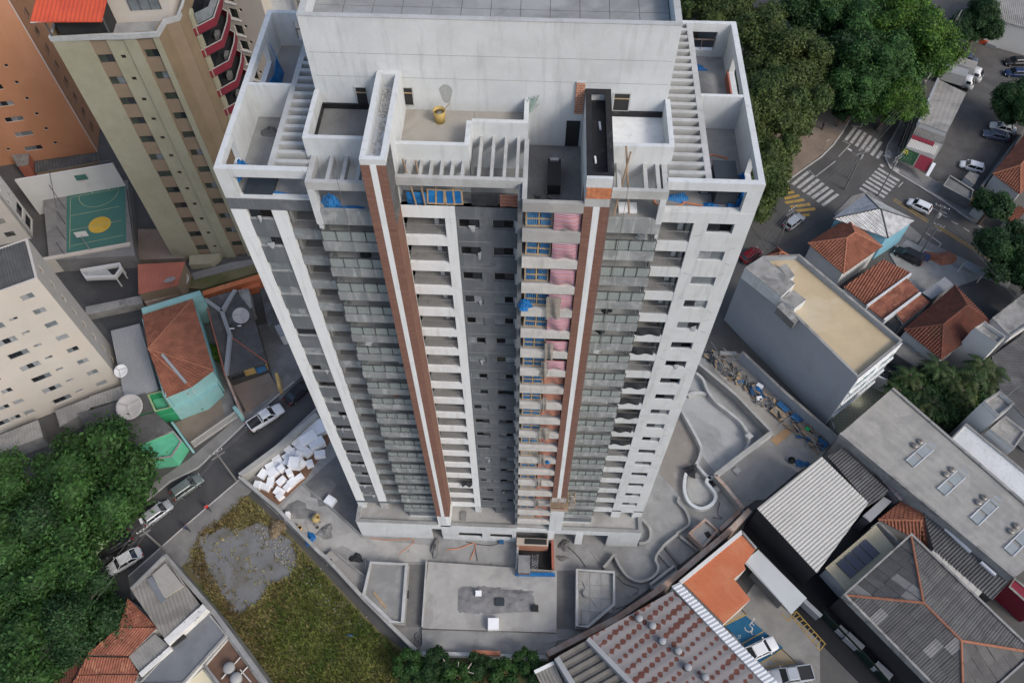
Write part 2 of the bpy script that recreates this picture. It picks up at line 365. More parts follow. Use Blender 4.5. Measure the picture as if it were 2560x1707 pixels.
W['fibre2'] = M('weathered_warehouse_sheet', (.30, .29, .265), .9, .1, .6, (.23, .225, .21), .7, .35, .48, streak=(.22, .21, .2), samt=.4)
W['sky'] = M('skylight_sheet', (.25, .275, .28), .4, .1, bump=0)
W['creamsheet'] = M('cream_metal_sheet', (.48, .43, .30), .6, .06, .3); W['fibrelg'] = M('pale_grey_sheet', (.44, .46, .455), .55, .05, .3); W['zincl'] = M('light_zinc', (.50, .52, .54), .5, .06, .3); W['fibredd'] = M('dark_rib_concrete', (.13, .125, .115), .9, .2, .5, (.08, .08, .075), .6, .4)
W['blackw'] = M('dark_wall', (.022, .023, .025), .9, .2, .5); W['ornament'] = M('sign_ornament_green', (.10, .20, .08), .6, .1); W['greend2'] = M('dark_green_panel', (.008, .02, .015), .6, .15); W['ridget'] = M('ridge_tile_clay', (.32, .135, .08), .85, .2, 2.); W['conc3'] = M('forecourt_concrete', (.23, .225, .21), .9, .12, .35, (.155, .15, .14), .7, .16, .48)
def rusty():
    m = M('rust_stained_sheet', (.20, .19, .19), .85, .08, .4); n = m.node_tree.nodes; L = m.node_tree.links; b = n['Principled BSDF']; g = n['Geometry']
    mp = n.new('ShaderNodeMapping'); mp.inputs['Rotation'].default_value = (0, 0, -R(41)); L.new(g.outputs['Position'], mp.inputs[0])
    s = n.new('ShaderNodeSeparateXYZ'); L.new(mp.outputs[0], s.inputs[0])
    def math_(op, a, b_):
        q = n.new('ShaderNodeMath'); q.operation = op
        for i, v in ((0, a), (1, b_)):
            if isinstance(v, (int, float)): q.inputs[i].default_value = v
            elif v is not None: L.new(v, q.inputs[i])
        return q.outputs[0]
    band = math_('SINE', math_('MULTIPLY', s.outputs['Y'], 2 * math.pi / 1.28), None)
    along = math_('SINE', math_('MULTIPLY', s.outputs['X'], 2 * math.pi / .85), None)
    nz = n.new('ShaderNodeTexNoise'); nz.inputs['Scale'].default_value = 2.6; nz.inputs['Detail'].default_value = 8; nz.inputs['Roughness'].default_value = .75; L.new(g.outputs['Position'], nz.inputs[0])
    nb = n.new('ShaderNodeTexNoise'); nb.inputs['Scale'].default_value = .16; L.new(g.outputs['Position'], nb.inputs[0])
    f = math_('ADD', math_('ADD', band, math_('MULTIPLY', along, .55)), math_('ADD', math_('MULTIPLY', math_('SUBTRACT', nz.outputs['Fac'], .5), 3.2), math_('MULTIPLY', math_('SUBTRACT', nb.outputs['Fac'], .5), 3.0)))
    r = n.new('ShaderNodeMapRange'); r.inputs['From Min'].default_value = .45; r.inputs['From Max'].default_value = .55; L.new(f, r.inputs[0])
    x = n.new('ShaderNodeMix'); x.data_type = 'RGBA'; L.new(r.outputs[0], x.inputs[0]); L.new(b.inputs['Base Color'].links[0].from_socket, x.inputs[6]); x.inputs[7].default_value = (.115, .045, .034, 1); L.new(x.outputs[2], b.inputs['Base Color']); return m
W['rusty'] = rusty()
W['greenp'] = M('green_plastic', (.03, .40, .14), .5, .05); W['pit'] = M('pit_floor', (.02, .02, .02), .9, .2, bump=0); W['conc_y'] = M('yard_concrete', (.25, .245, .235), .9, .14, .3, (.33, .32, .30), .6, .12, .5); W['orangefloor'] = M('tan_plank_floor', (.38, .24, .13), .9, .1)
W['damp'] = M('damp_brown_floor', (.235, .215, .19), .85, .12, .4, (.40, .395, .38), .8, .3, .58); W['concg'] = M('mottled_garden_concrete', (.34, .345, .34), .88, .12, .3, (.21, .215, .215), .75, .14, .5)
def JG(x, y):   # point of the left yard, interpolated between surveyed corners
    (x0, y0, z0), (x1, y1, z1), (x2, y2, z2), (x3, y3, z3) = (-39.92,16.84,0.00), (-27.58,17.35,0.00), (-37.00,3.92,0.00), (-25.44,4.39,0.00)
    u, v = (x - 200) / 600., (y - 100) / 600.
    a = (1 - v) * (x0 + (x1 - x0) * u) + v * (x2 + (x3 - x2) * u); b = (1 - v) * (y0 + (y1 - y0) * u) + v * (y2 + (y3 - y2) * u)
    return (a, b)
W['straw2'] = M('dry_brush', (.17, .13, .08), .95, .4, 2., (.30, .27, .22), .6, 1.2, .55, bump=.6); W['dirtg'] = M('grey_bare_ground', (.20, .185, .165), .95, .2, .3, (.26, .24, .215), .6, .2, .5, bump=.4); W['fibre3'] = M('patched_fibre_cement', (.235, .22, .195), .9, .16, .5, (.15, .14, .125), .7, .35, .5, (.33, .18, .06), .0); W['fibrel2'] = M('pale_fibre_patch', (.31, .295, .26), .9, .12, .5, (.24, .23, .2), .5, .5); W['zincd'] = M('dark_zinc', (.145, .155, .165), .7, .12, .4, (.19, .2, .21), .5, .25); W['offwm'] = M('stained_white_render', (.60, .59, .56), .9, .12, .7, (.10, .10, .095), .85, 1.1, .6, edge=.04); W['brownfl'] = M('brown_terrace_floor', (.14, .085, .06), .9, .2, .4, (.10, .065, .05), .5, .4); W['creamf'] = M('cream_flat_roof', (.58, .53, .38), .85, .08)

W['bayw'] = M('lime_washed_concrete', (.50, .49, .46), .9, .12, .7, (.33, .325, .30), .6, .6, .52, (.30, .29, .27), .5)
W['plastic'] = glassy('torn_plastic_film', (.9, .9, .9), (.42, .44, .45), .65, .3)

# ================================================================ the setting's ground first
struct('ground', MB().box(-700, -500, -1.2, 700, 900, -.06), 'asphalt2')

# ================================================================ the tower under construction
TW = thing('apartment_tower', 'tall unfinished white and grey apartment tower with two brown tiled fins', 'building', (-3.05, 9, 0))
FL = [60.3 - 2.93 * i for i in range(20)]            # storey floor levels, FL[19] is the podium roof
def part(name, mat, *boxes, parent=None):
    m = MB()
    for b in boxes: m.box(*b)
    return m.build(name, mat, parent or TW)
def parts(name, mat, *boxes):
    for b in boxes: part(name, mat, b)
# --- podium
parts('podium_wall', 'white', (-20.8, 0, 0, -11.6, .3, 4.45), (-20.8, .3, 0, -20.45, 17, 4.45), (14.25, .3, 0, 14.6, 17, 4.45), (10.6, 0, 0, 14.6, .3, 4.45))
parts('podium_wall', 'white', (-9.1, 0, 0, -.9, .3, .9), (-9.1, 0, .9, -8.2, .3, 4.45), (-5.2, 0, .9, -4.2, .3, 4.45), (-1.4, 0, .9, -.9, .3, 4.45), (-8.2, .0, 2.6, -5.2, .3, 4.45), (-4.2, 0, 2.6, -1.4, .3, 4.45))
part('podium_column', 'whiter', (3.1, 0, 0, 3.9, .5, 4.45)); part('podium_column', 'whiter', (6.6, 0, 0, 7.5, .5, 4.45)); part('podium_column', 'white', (-10.3, 0.02, 0, -9.1, .5, 4.45))
parts('podium_beam', 'white', (-11.6, .005, 3.55, -9.1, .3, 4.45), (-.9, .005, 3.7, 3.1, .3, 4.45), (3.9, .005, 3.55, 6.6, .3, 4.45), (7.5, .005, 3.55, 10.6, .3, 4.45))
part('podium_roof', 'conc2', (-20.75, .35, 4.45, 14.55, 17.5, 4.78))
parts('parapet', 'white', (-20.8, 0, 4.45, -10.56, .34, 5.1), (-8.95, 0, 4.45, -.8, .34, 5.1), (4.8, 0, 4.45, 14.6, .34, 5.1), (-20.8, .34, 4.45, -20.4, 6, 5.1), (14.2, .34, 4.45, 14.6, 6, 5.1))
parts('coping', 'conc', (-20.86, -.05, 5.1, -10.56, .38, 5.16), (-8.95, -.05, 5.1, -.8, .38, 5.16), (4.8, -.05, 5.1, 14.66, .38, 5.16), (-20.86, .38, 5.1, -20.36, 6, 5.16), (14.16, .38, 5.1, 14.66, 6, 5.16))
part('recess_wall', 'conc2', (-20, 4.2, 0, 14, 4.5, 4.45))
part('lobby_wall', 'raw', (-20.5, 4.6, 4.78, 14.3, 4.9, 7.3))
part('pilotis', 'white', (-20.75, 2.0, 4.78, -19.8, 3, 7.0)); part('pilotis', 'raw', (-17.95, 2.0, 4.78, -16.95, 3, 7.0))
part('pilotis', 'white', (-6.08, 2.0, 4.78, -5.34, 2.6, 7.6)); part('pilotis', 'white', (10.8, 2.0, 4.78, 11.9, 3, 7.0)); part('pilotis', 'white', (13.4, 2.0, 4.78, 14.6, 3, 7.0))
part('pilotis', 'grey', (-3.5, 2.0, 4.78, -2.7, 2.6, 6.4))
part('hatch_kerb', 'wet', (-7.9, .8, 4.78, -7.2, 1.9, 5.0))
# --- floors, core and side walls
for i in range(20):
    z = FL[i]
    part('floor_slab', 'conc', (-20.3, 2.3, z - .22, 14.2, 18.3, z) if i < 19 else (-20.3, 5.0, z - .22, 14.2, 18.3, z + .3))
part('side_wall', 'whiter', (-20.75, 2.26, 7, -20.4, 18.75, 60.3)); part('side_wall', 'white', (14.25, 2.26, 7, 14.6, 18.75, 60.3))
part('back_wall', 'white', (-20.4, 18.4, 4.8, 14.25, 18.75, 60.3))
part('core_wall', 'raw', (-20.3, 6.6, 4.8, 14.2, 6.85, 60.0))
for x in (-17.0, -14.4, -10.7, -9.1, -5.7, -1.3, 4.6, 8.2, 10.7): part('cross_wall', 'raw', (x - .1, 2.7 if x not in (-10.7, -9.1, -1.3, 4.6) else 2.3, 7.0, x + .1, 6.6, 60.05))
# --- vertical strips and fins
for i in range(1, 19):
    lo, hi = (FL[i] - .85 if i < 18 else 7.0), FL[i] + 2.08 - .02
    part('corner_strip', 'whiter', (-20.75, 2.0, lo, -19.7, 2.25, hi)); part('corner_strip', 'whiter', (-17.95, 2.0, lo, -16.95, 2.25, hi)); part('strip', 'whiter', (-6.08, 1.98, lo - .3, -5.34, 2.3, hi - .3))
part('plain_band', 'whiter', (-8.97, 1.97, 59.15, -5.34, 2.3, 60.35))
part('grey_band', 'grey', (-20.78, 1.97, 59.45, -14.7, 2.28, 60.5)); part('grey_band', 'grey', (-5.34, 1.97, 59.12, -1.06, 2.3, 60.35))
part('pier', 'grey', (-1.07, .35, 4.8, -.76, 2.3, 62.9))
part('band', 'white', (10.8, 1.97, 59.45, 14.6, 2.28, 60.5)); part('band', 'white', (8.3, 1.96, 59.45, 10.8, 2.28, 60.5))
for (x0, xa, xb, x1, ztop, zbot) in ((-10.54, -9.96, -9.57, -8.97, 65.85, 7.9), (3.1, 3.68, 4.1, 4.75, 62.85, 15.2)):
    fin = part('fin_wall', 'whiter', (x0 + .03, .04, 4.8, x1 - .03, 3.6, 60.3))
    part('white_stripe', 'whiter', (xa, -.01, zbot, xb, .04, ztop), parent=fin)
    zc = ztop; k = 0
    pj = MB().box(0, 0, 0, 1, 1, 1).mesh('cladding_panel', 'brownt')
    while zc > zbot + .05:
        lo = max(zbot, zc - 2.93)
        for (a, b) in ((x0, xa), (xb, x1)): inst(pj, 'cladding_panel', fin, (a, 0, lo + .04), 0, (b - a, .04, zc - lo - .04))
        sx = x1 - .03 if x0 < -3 else x0
        inst(pj, 'cladding_panel', fin, (sx, .04, lo + .02), 0, (.03, 1.95, zc - lo - .02))
        zc = lo
    part('fin_base', 'white', (x0 + .02, -.02, 4.6, x1 - .02, .0, zbot), parent=fin) if x0 > 0 else None
part('fin_bracket', 'white', (-10.2, .0, 5.1, -9.5, .7, 7.9))
# --- storeys
wpane = {}
def window(x0, x1, y, lo, hi, opened, par=TW, sub=True, look=None):
    """aluminium sliding window: frame mesh, two panes as sub-parts"""
    f = MB(); t = .05
    f.box(x0, y, lo, x1, y + .08, lo + t).box(x0, y, hi - t, x1, y + .08, hi).box(x0, y, lo + t, x0 + t, y + .08, hi - t).box(x1 - t, y, lo + t, x1, y + .08, hi - t)
    fo = f.build('window', 'alu', par); xm = (x0 + x1) / 2
    panes = [(x0 + t, xm), (xm, x1 - t)]
    if opened == 1: panes = [(x0 + t, xm)]
    if opened == 2: panes = [(xm, x1 - t)]
    for k, (a, b) in enumerate(panes):
        MB().box(a, y + .02 + .02 * k, lo + t, b, y + .035 + .02 * k, hi - t).build('pane', look or ('film' if rng.random() < .15 else ('glassl' if rng.random() < .35 else 'glass')), fo)
    return fo
def railing(name, x0, x1, y, z, h, step, par):
    m = MB().box(x0, y - .02, z + h - .04, x1, y + .02, z + h).box(x0, y - .02, z + .06, x1, y + .02, z + .1)
    n = int((x1 - x0) / step)
    for k in range(n + 1):
        x = x0 + (x1 - x0) * k / n; m.box(x - .012, y - .012, z + .1, x + .012, y + .012, z + h - .04)
    return m.build(name, 'pipe', par)
gpm = {}
for i in range(1, 19):
    z = FL[i]; zl = z - .85
    # left corner bay
    part('spandrel', 'grey', (-19.7, 2.06, zl, -17.95, 2.26, z + 1.02)); part('sill', 'greyl', (-19.68, 2.03, z + 1.02, -17.97, 2.27, z + 1.07))
    window(-19.66, -17.99, 2.15, z + 1.07, z + 2.08, rng.choice((0, 0, 1, 2)) if i > 1 else 1)
    # recessed balcony beside it
    b = part('balcony', 'greyl', (-16.95, 2.02, z - .95, -14.3, 2.3, z + .02)); railing('railing', -16.9, -14.35, 2.1, z + .02, 1.0, .13, b)
    part('balcony_slab', 'conc', (-16.95, 2.3, z - .2, -14.3, 4.6, z + .004)); part('balcony_back', 'raw', (-16.9, 4.6, z, -15.9, 4.75, z + 2.7), (-14.9, 4.6, z, -14.4, 4.75, z + 2.7)); part('sliding_door', 'glass', (-15.9, 4.66, z, -14.9, 4.72, z + 2.2))
    # glazed balconies beside the fins
    for (x0, x1, side) in ((-14.66, -10.5, -1), (4.72, 8.38, 1)):
        xs = x0 if side < 0 else x1
        b = part('glazed_balcony', 'greyl', (x0, 1.0, z - .92, x1, 1.22, z + .04), (xs - (0 if side < 0 else .2), 1.22, z - .92, xs + (.2 if side < 0 else 0), 2.7, z + .04))
        part('balcony_slab', 'raw', (x0, 1.22, z - .2, x1, 3.2, z + .006))
        part('balcony_back', 'raw', (x0, 3.2, z, x0 + .9, 3.4, z + 2.71), (x1 - .7, 3.2, z, x1, 3.4, z + 2.71), (x0 + .9, 3.2, z + 2.2, x1 - .7, 3.4, z + 2.71))
        part('sliding_door', 'glassl', (x0 + .9, 3.28, z, x1 - .7, 3.32, z + 2.2))
        fr = MB().box(x0 + .04, 1.05, z + 1.1, x1 - .04, 1.15, z + 1.16).box(x0 + .04, 1.06, z + .06, x1 - .04, 1.14, z + .1)
        w = (x1 - x0) / 4
        for k in range(5): fr.box(x0 + .04 + (w - .02) * k, 1.05, z + .04, x0 + .09 + (w - .02) * k, 1.15, z + 1.16)
        if side > 0: fr.box(x1 - .14, 1.15, z + 1.1, x1 - .04, 2.6, z + 1.16).box(x1 - .13, 1.8, z + .04, x1 - .05, 1.88, z + 1.1)
        else: fr.box(x0 + .04, 1.15, z + 1.1, x0 + .14, 2.6, z + 1.16)
        fr.build('rail_frame', 'frame', b)
        if (x0, w) not in gpm: gpm[(x0, w)] = MB().box(.09, -.008, .1, w - .02, .008, 1.1).mesh('glass_pane', 'glasspane')
        for k in range(4): inst(gpm[(x0, w)], 'glass_pane', b, (x0 + (w - .02) * k, 1.1, z))
        MB().box(xs - side * .1 - .006, 1.2, z + .1, xs - side * .1 + .006, 2.6, z + 1.1).build('side_pane', 'glasspane', b)
    # white framed balconies beside the left fin
    b = part('balcony', 'whiter', (-8.97, 1.99, z - 1.17, -6.08, 2.26, z - .2)); railing('railing', -8.95, -6.1, 2.2, z - .2, 1.05, .12, b)
    part('balcony_slab', 'conc2', (-8.97, 2.26, z - .4, -6.0, 4.3, z + .005)); part('balcony_back', 'raw', (-8.9, 3.7, z, -8.0, 3.9, z + 2.7), (-6.7, 3.7, z, -5.9, 3.9, z + 2.7)); part('sliding_door', 'glassl' if i % 3 else 'glass', (-8.0, 3.76, z, -6.7, 3.82, z + 2.2))
    part('balcony_pier', 'white', (-7.0, 3.0, z, -6.7, 4.3, z + 2.6))
    # grey wall with two windows
    part('spandrel', 'grey', (-5.34, 2.0, z - 1.18, -1.08, 2.24, z + .7)); part('joint', 'raw', (-5.3, 1.994, z - .62, -1.1 - rng.uniform(0, 2), 2.0, z - .6)); part('pier', 'grey', (-3.7, 2.005, z + .7, -2.86, 2.24, z + 1.75))
    part('pier', 'grey', (-5.34, 2.005, z + .7, -5.2, 2.24, z + 1.75)); part('pier', 'white', (-1.26, 1.9, z + .55, -1.08, 2.24, z + 1.75))
    for (a, c) in ((-5.2, -3.7), (-2.86, -1.26)): window(a, c, 2.12, z + .72, z + 1.75, rng.choice((0, 1, 2, 2)))
    # hoist bay slabs
    part('bay_beam', 'bayw', (-.75, 0, z - .86, 3.08, .3, z + .02)); part('bay_slab', 'conc', (-.75, .3, z - .2, 3.08, 4.6, z + .006)); part('bay_back', 'raw', (-.9, 4.6, z, 4.6, 4.75, z + 2.7))
    # right balconies
    b = part('balcony', 'white', (8.38, 2.02, z - .98, 10.8, 2.3, z + .02)); railing('railing', 8.4, 10.75, 2.15, z + .02, 1.0, .13, b)
    part('balcony_slab', 'conc2', (8.38, 2.3, z - .2, 10.8, 4.6, z + .004)); part('balcony_back', 'raw', (9.9, 4.6, z, 10.7, 4.75, z + 2.7)); part('sliding_door', 'glass', (8.3, 4.66, z, 9.9, 4.72, z + 2.2)); part('balcony_pier', 'white', (10.1, 3.2, z, 10.45, 4.6, z + 2.7))
    # right corner wall with a window
    MB().wall(10.8, 14.6, z - .84, z + 2.08, [(11.75, 13.53, z + 1.05, z + 2.08)], 2.0, 2.25).build('corner_wall', 'white', TW)
    window(11.77, 13.51, 2.14, z + 1.06, z + 2.07, rng.choice((0, 1, 2, 0)) if i > 1 else 1, look=None)
part('bay_beam', 'conc2', (-.75, 0, FL[0] - 1.02, 3.08, .3, FL[0] + .03)); part('bay_slab', 'wet', (-.75, .3, FL[0] - .19, 3.08, 8.05, FL[0] + .02))
part('lowest_band', 'grey', (-20.77, 1.99, 6.5, -14.66, 2.3, 7.02)); part('lowest_band', 'white', (8.38, 1.99, 6.5, 14.6, 2.3, 6.72))
part('lowest_band', 'grey', (-5.34, 2.0, 6.35, -1.08, 2.3, 6.4))
# drop-down planter boxes under the lowest glazed balconies
for (x0, x1) in ((-14.2, -10.6), (4.8, 8.3)):
    part('planter', 'grey', (x0, 1.0, 5.4, x1, 1.2, 6.3), (x0, 2.2, 5.4, x1, 2.4, 6.3), (x0, 1.2, 5.4, x0 + .2, 2.2, 6.3), (x1 - .2, 1.2, 5.4, x1, 2.2, 6.3), (x0 + .2, 1.2, 5.4, x1 - .2, 2.2, 5.6)); part('planter_base', 'white', (x0 + .03, 1.03, 4.78, x1 - .03, 2.37, 5.4))

# --- roof storey
zf, zt = 60.3, 63.2
part('roof_slab', 'conc', (-20.4, 2.28, zf - .2, 14.25, 18.4, zf + .006))
def yz_wall(name, mat, x0, x1, y0, y1, z0, z1, holes):
    m = MB(lambda v: (v[1], v[0], v[2])); m.wall(y0, y1, z0, z1, holes, x0, x1); m.f = [f[::-1] for f in m.f]; return m.build(name, mat, TW)
yz_wall('terrace_wall', 'white', -20.75, -20.35, 2.4, 18.75, zf, zt, [(2.9, 5.3, 60.9, 62.6), (11.2, 15.6, 60.9, 62.6)])
yz_wall('terrace_wall', 'white', 14.2, 14.6, 2.4, 18.75, zf, zt, [(2.9, 5.3, 60.9, 62.5), (11.6, 15.6, 61.1, 62.5)])
part('brick_lining', 'redf', (14.08, 11.5, zf, 14.2, 15.8, 61.1))
for (x0, x1, xa, xb) in ((-20.75, -14.7, -19.7, -14.9), (8.4, 14.6, 8.6, 13.6)):
    MB().wall(x0, x1, 60.5, zt, [(xa, xb, 60.62, 62.5)], 1.99, 2.4).build('front_frame', 'white', TW)
for (x0, x1, xa, xb) in ((-20.35, -15.0, -18.9, -16.2), (8.6, 14.2, 11.3, 13.4)):
    MB().wall(x0, x1, zf, zt, [(xa, xb, 60.9, 62.5)], 18.4, 18.74).build('back_frame', 'white', TW)
    m = MB(); m.box(xa, 18.5, 61.7, xb, 18.56, 61.78)
    for x in (xa + .05, (xa + xb) / 2, xb - .1): m.box(x, 18.5, 60.9, x + .05, 18.56, 61.7)
    m.build('guard_rail', 'steel', TW)
part('partition', 'white', (-20.35, 10.2, zf, -17.3, 10.45, zt - .01)); part('partition', 'white', (11.2, 10.3, zf, 14.2, 10.55, zt - .01))
part('edge_beam', 'raw', (-17.32, 2.4, 62.6, -16.94, 18.4, zt + .01)); part('edge_beam', 'raw', (10.86, 2.4, 62.6, 11.26, 18.4, zt + .01))
pbm = {}
for (x0, x1) in ((-16.94, -14.6), (8.5, 10.86)):
    me = MB().box(0, 0, 62.55, x1 - x0, .3, zt).mesh('pergola_beam', 'raw')
    for k in range(20): inst(me, 'pergola_beam', TW, (x0, 2.75 + k * .82, rng.uniform(-.02, .02)))
# roof terraces (walls, floors) on either side and in the middle
def terrace(x0, x1, y0, floor, top=64.65, y1=8.1, left=True, right=True):
    part('terrace_floor', floor, (x0, y0, zf + .01, x1, y1, 63.2))
    part('terrace_parapet', 'white', (x0, y0 - .02, zf + .02, x1, y0 + .3, top))
    if left: part('terrace_parapet', 'white', (x0 - .02, y0 + .3, zf + .02, x0 + .3, y1, top))
    if right: part('terrace_parapet', 'white', (x1 - .3, y0 + .3, zf + .02, x1 + .02, y1, top))
terrace(-14.95, -10.5, 3.5, 'wet', right=False); part('waterproof_band', 'tar', (-14.6, 7.95, 63.2, -10.6, 8.09, 63.6), (-14.64, 3.9, 63.2, -14.56, 7.95, 63.6))
terrace(-9.0, -4.3, 3.35, 'screed', left=False, right=False, top=64.5); part('terrace_parapet', 'white', (-4.6, 3.65, zf + .02, -4.28, 5.7, 64.5))
terrace(-4.28, -.6, 5.7, 'screed', left=False, top=64.4)
terrace(4.7, 8.7, 3.6, 'whiter', left=False); part('waterproof_band', 'tar', (4.75, 7.95, 63.2, 8.4, 8.09, 63.6))
# planter fins on the roof
part('planter_fin', 'white', (-10.54, .03, 60.3, -10.2, 8.1, 66.3), (-9.3, .03, 60.3, -8.97, 8.1, 66.3), (-10.2, .03, 60.3, -9.3, .35, 66.3), (-10.2, 7.8, 60.3, -9.3, 8.1, 66.3), (-10.2, .35, 60.3, -9.3, 7.8, 65.3))
part('planter_fin', 'white', (3.1, .03, 62.85, 3.4, 8.1, 65.3), (4.42, .03, 62.85, 4.72, 8.1, 65.3), (3.4, .03, 62.85, 4.42, .35, 65.3), (3.4, 7.8, 62.85, 4.42, 8.1, 65.3), (3.4, .35, 62.85, 4.42, 7.8, 64.6), (3.12, .3, 60.3, 4.7, 8.1, 62.85))
part('waterproof_lining', 'tar', (3.08, .25, 65.3, 3.46, 8.08, 65.36), (4.36, .25, 65.3, 4.75, 8.08, 65.36), (3.46, .25, 65.3, 4.36, .5, 65.36), (3.46, 7.6, 65.3, 4.36, 8.08, 65.36), (3.4, .35, 64.6, 4.42, 7.8, 64.66), (3.4, .5, 64.66, 3.46, 7.6, 65.3), (4.36, .5, 64.66, 4.42, 7.6, 65.3))
bw = part('brick_infill', 'raw', (3.12, -.0, 62.86, 4.7, .03, 63.6)); bk = boxm('brick', .29, .05, .17, M('orange_hollow_brick', (.50, .19, .09), .9, .2, 3.))
for r in range(5):
    for k in range(5): inst(bk, 'brick', bw, (3.28 + k * .31 + (.06 if r % 2 else 0), -.02, 63.62 + r * .185))
part('brick_backing', 'raw', (3.12, .0, 63.6, 4.7, .03, 64.58))
bq = part('brick_patch', 'raw', (2.45, 8.0, 63.3, 3.06, 8.1, 65.9)); bk2 = boxm('brick', .28, .05, .17, 'brick')
for r in range(13):
    for k in range(2): inst(bk2, 'brick', bq, (2.6 + k * .3, 7.985, 63.32 + r * .195))
# pergola beams over the front strips
part('front_beam', 'raw', (-14.66, 1.05, 62.5, -10.54, 1.35, zt)); part('front_beam', 'raw', (-8.97, 1.7, 62.5, -.6, 2.0, zt)); part('front_beam', 'raw', (4.75, 1.1, 62.5, 8.45, 1.4, zt))
part('front_beam', 'conc2', (-.75, .0, 62.2, 3.1, .3, 63.05)); part('bay_side_beam', 'raw', (-14.66, 1.35, 62.5, -14.3, 3.5, zt)); part('bay_side_beam', 'raw', (8.1, 1.4, 62.5, 8.45, 3.6, zt)); part('void_beam', 'raw', (-.8, .3, 62.3, -.5, 5.7, 63.1))
for x in (-13.4, -12.45, -11.5): part('pergola_beam', 'raw', (x, 1.35, 62.6, x + .25, 3.48, zt))
for k in range(6): part('pergola_beam', 'raw', (-8.2 + k * .68 + (0 if k else -.2), 2.0, 62.6, -8.0 + k * .68, 3.33, zt))
for k in range(4): part('pergola_beam', 'raw', (-3.75 + k * .82, 2.0, 62.7, -3.55 + k * .82, 5.68, zt))
for x in (5.2, 6.9, 7.7): part('pergola_beam', 'raw', (x, 1.4, 62.6, x + .25, 3.58, zt))
# parapet sills of the projecting bays and glazed fronts at roof storey
part('bay_front', 'white', (-14.66, 1.04, 59.2, -14.2, 1.3, 62.5)); part('bay_front', 'greyl', (-14.2, 1.06, 59.2, -10.54, 1.3, 60.6)); part('bay_side', 'white', (-14.66, 1.3, 58.4, -14.4, 2.3, 62.5))
part('bay_front', 'white', (8.0, 1.08, 60.2, 8.4, 1.3, 62.5)); part('bay_front', 'greyl', (4.75, 1.1, 59.2, 8.4, 1.3, 60.6)); part('bay_side', 'white', (8.2, 1.3, 58.4, 8.42, 2.3, 62.5)); part('bay_floor', 'conc', (-14.4, 1.3, 60.0, -10.54, 3.5, 60.3)); part('bay_floor', 'conc', (4.75, 1.3, 60.0, 8.2, 3.6, 60.3)); part('bay_floor', 'concd', (-8.97, 2.0, 60.02, -1.06, 3.35, 60.35))
# crown
part('crown_wall', 'white', (-14.9, 8.1, zf, 8.55, 8.4, 70.2)); part('crown_wall', 'white', (-14.9, 8.4, zf, -14.55, 18.6, 70.2)); part('crown_wall', 'white', (8.2, 8.4, zf, 8.55, 18.6, 70.2)); part('crown_wall', 'white', (-14.9, 18.6, zf, 8.55, 18.9, 70.2))
part('crown_coping', 'raw', (-14.93, 8.07, 70.2, 8.58, 8.44, 70.25), (-14.93, 8.44, 70.2, -14.5, 18.9, 70.25), (8.16, 8.44, 70.2, 8.58, 18.9, 70.25))
cr = part('crown_roof', 'concd', (-14.55, 8.4, 68.6, 8.2, 18.6, 69.0)); pm = boxm('roof_panel', 1.86, 2.45, .06, M('roof_panel_concrete', (.23, .235, .23), .85, .18, .35, (.34, .345, .335), .7, .16, .47))
for ix in range(12):
    for iy in range(4): inst(pm, 'roof_panel', cr, (-13.6 + ix * 1.89, 9.7 + iy * 2.5, 69.0))
for (n, p, q) in (('crown_window', (-12.18,8.10,64.95), (-11.48,8.10,63.51)), ('crown_window', (-9.12,8.10,65.02), (-8.41,8.10,63.59)), ('crown_window', (5.04,8.10,65.03), (6.04,8.10,63.63))):
    x0, x1, lo, hi = p[0], q[0], q[2], p[2]
    part(n, 'dark', (x0, 8.085, lo, x1, 8.11, hi)); wf = part('window_frame', 'raw', (x0 - .08, 8.03, lo - .08, x1 + .08, 8.1, lo), (x0 - .08, 8.03, hi, x1 + .08, 8.1, hi + .06), (x0 - .08, 8.03, lo, x0, 8.1, hi), (x1, 8.03, lo, x1 + .08, 8.1, hi)); part('cross_bar', 'wood', (x0, 8.04, hi - .45, x1, 8.09, hi - .38), parent=wf)
p, q = (2.48,8.10,62.26), (3.23,8.10,59.99)
part('doorway', 'dark', (2.0, 8.06, 60.32, 2.95, 8.1, 62.6))
p = (-6.15,8.10,65.62)
tag(MB().add([(p[0] + math.cos(t) * .42 * (1 + .12 * math.sin(3 * t)), 8.094, p[2] - .85 + math.sin(t) * (.95 if math.sin(t) < 0 else .6)) for t in np.linspace(0, 6.28, 22)[:-1]], [tuple(range(21))]).build('render_patch', M('damp_patch', (.33, .34, .33), .9, .12, 2.), TW), None)
for zz in (67.6, 65.8): part('pour_joint', 'conc', (-14.7, 8.094, zz, 8.4, 8.1, zz + .025))

# ================================================================ loose things on and around the tower
def crumple(c, rx, ry, h, seed, n=11, mat='bluep', name='tarpaulin', label='', cat='tarpaulin', group=None):
    """a heap of crumpled sheet: uneven mound"""
    g = np.random.default_rng(seed); m = MB(); vs = []; fs = []; K = 7
    ph = g.uniform(0, 6.28, 6)
    for k in range(K):
        t = k / (K - 1)
        for i in range(n):
            a = 2 * math.pi * i / n; w = 1 + .22 * math.sin(3 * a + ph[0]) + .15 * math.sin(5 * a + ph[1]) + g.uniform(-.12, .12)
            r = (1 - t) * w if k else w * 1.08
            vs.append((c[0] + rx * r * math.cos(a), c[1] + ry * r * math.sin(a), c[2] + (h * (1 - (1 - t) ** 2) * (1 + g.uniform(-.3, .3)) if k else 0)))
    for k in range(K - 1):
        for i in range(n): fs.append((k * n + i, k * n + (i + 1) % n, (k + 1) * n + (i + 1) % n, (k + 1) * n + i))
    fs.append(tuple(range((K - 1) * n, K * n))); m.add(vs, fs)
    return tag(m.build(name, mat), label, cat, group)
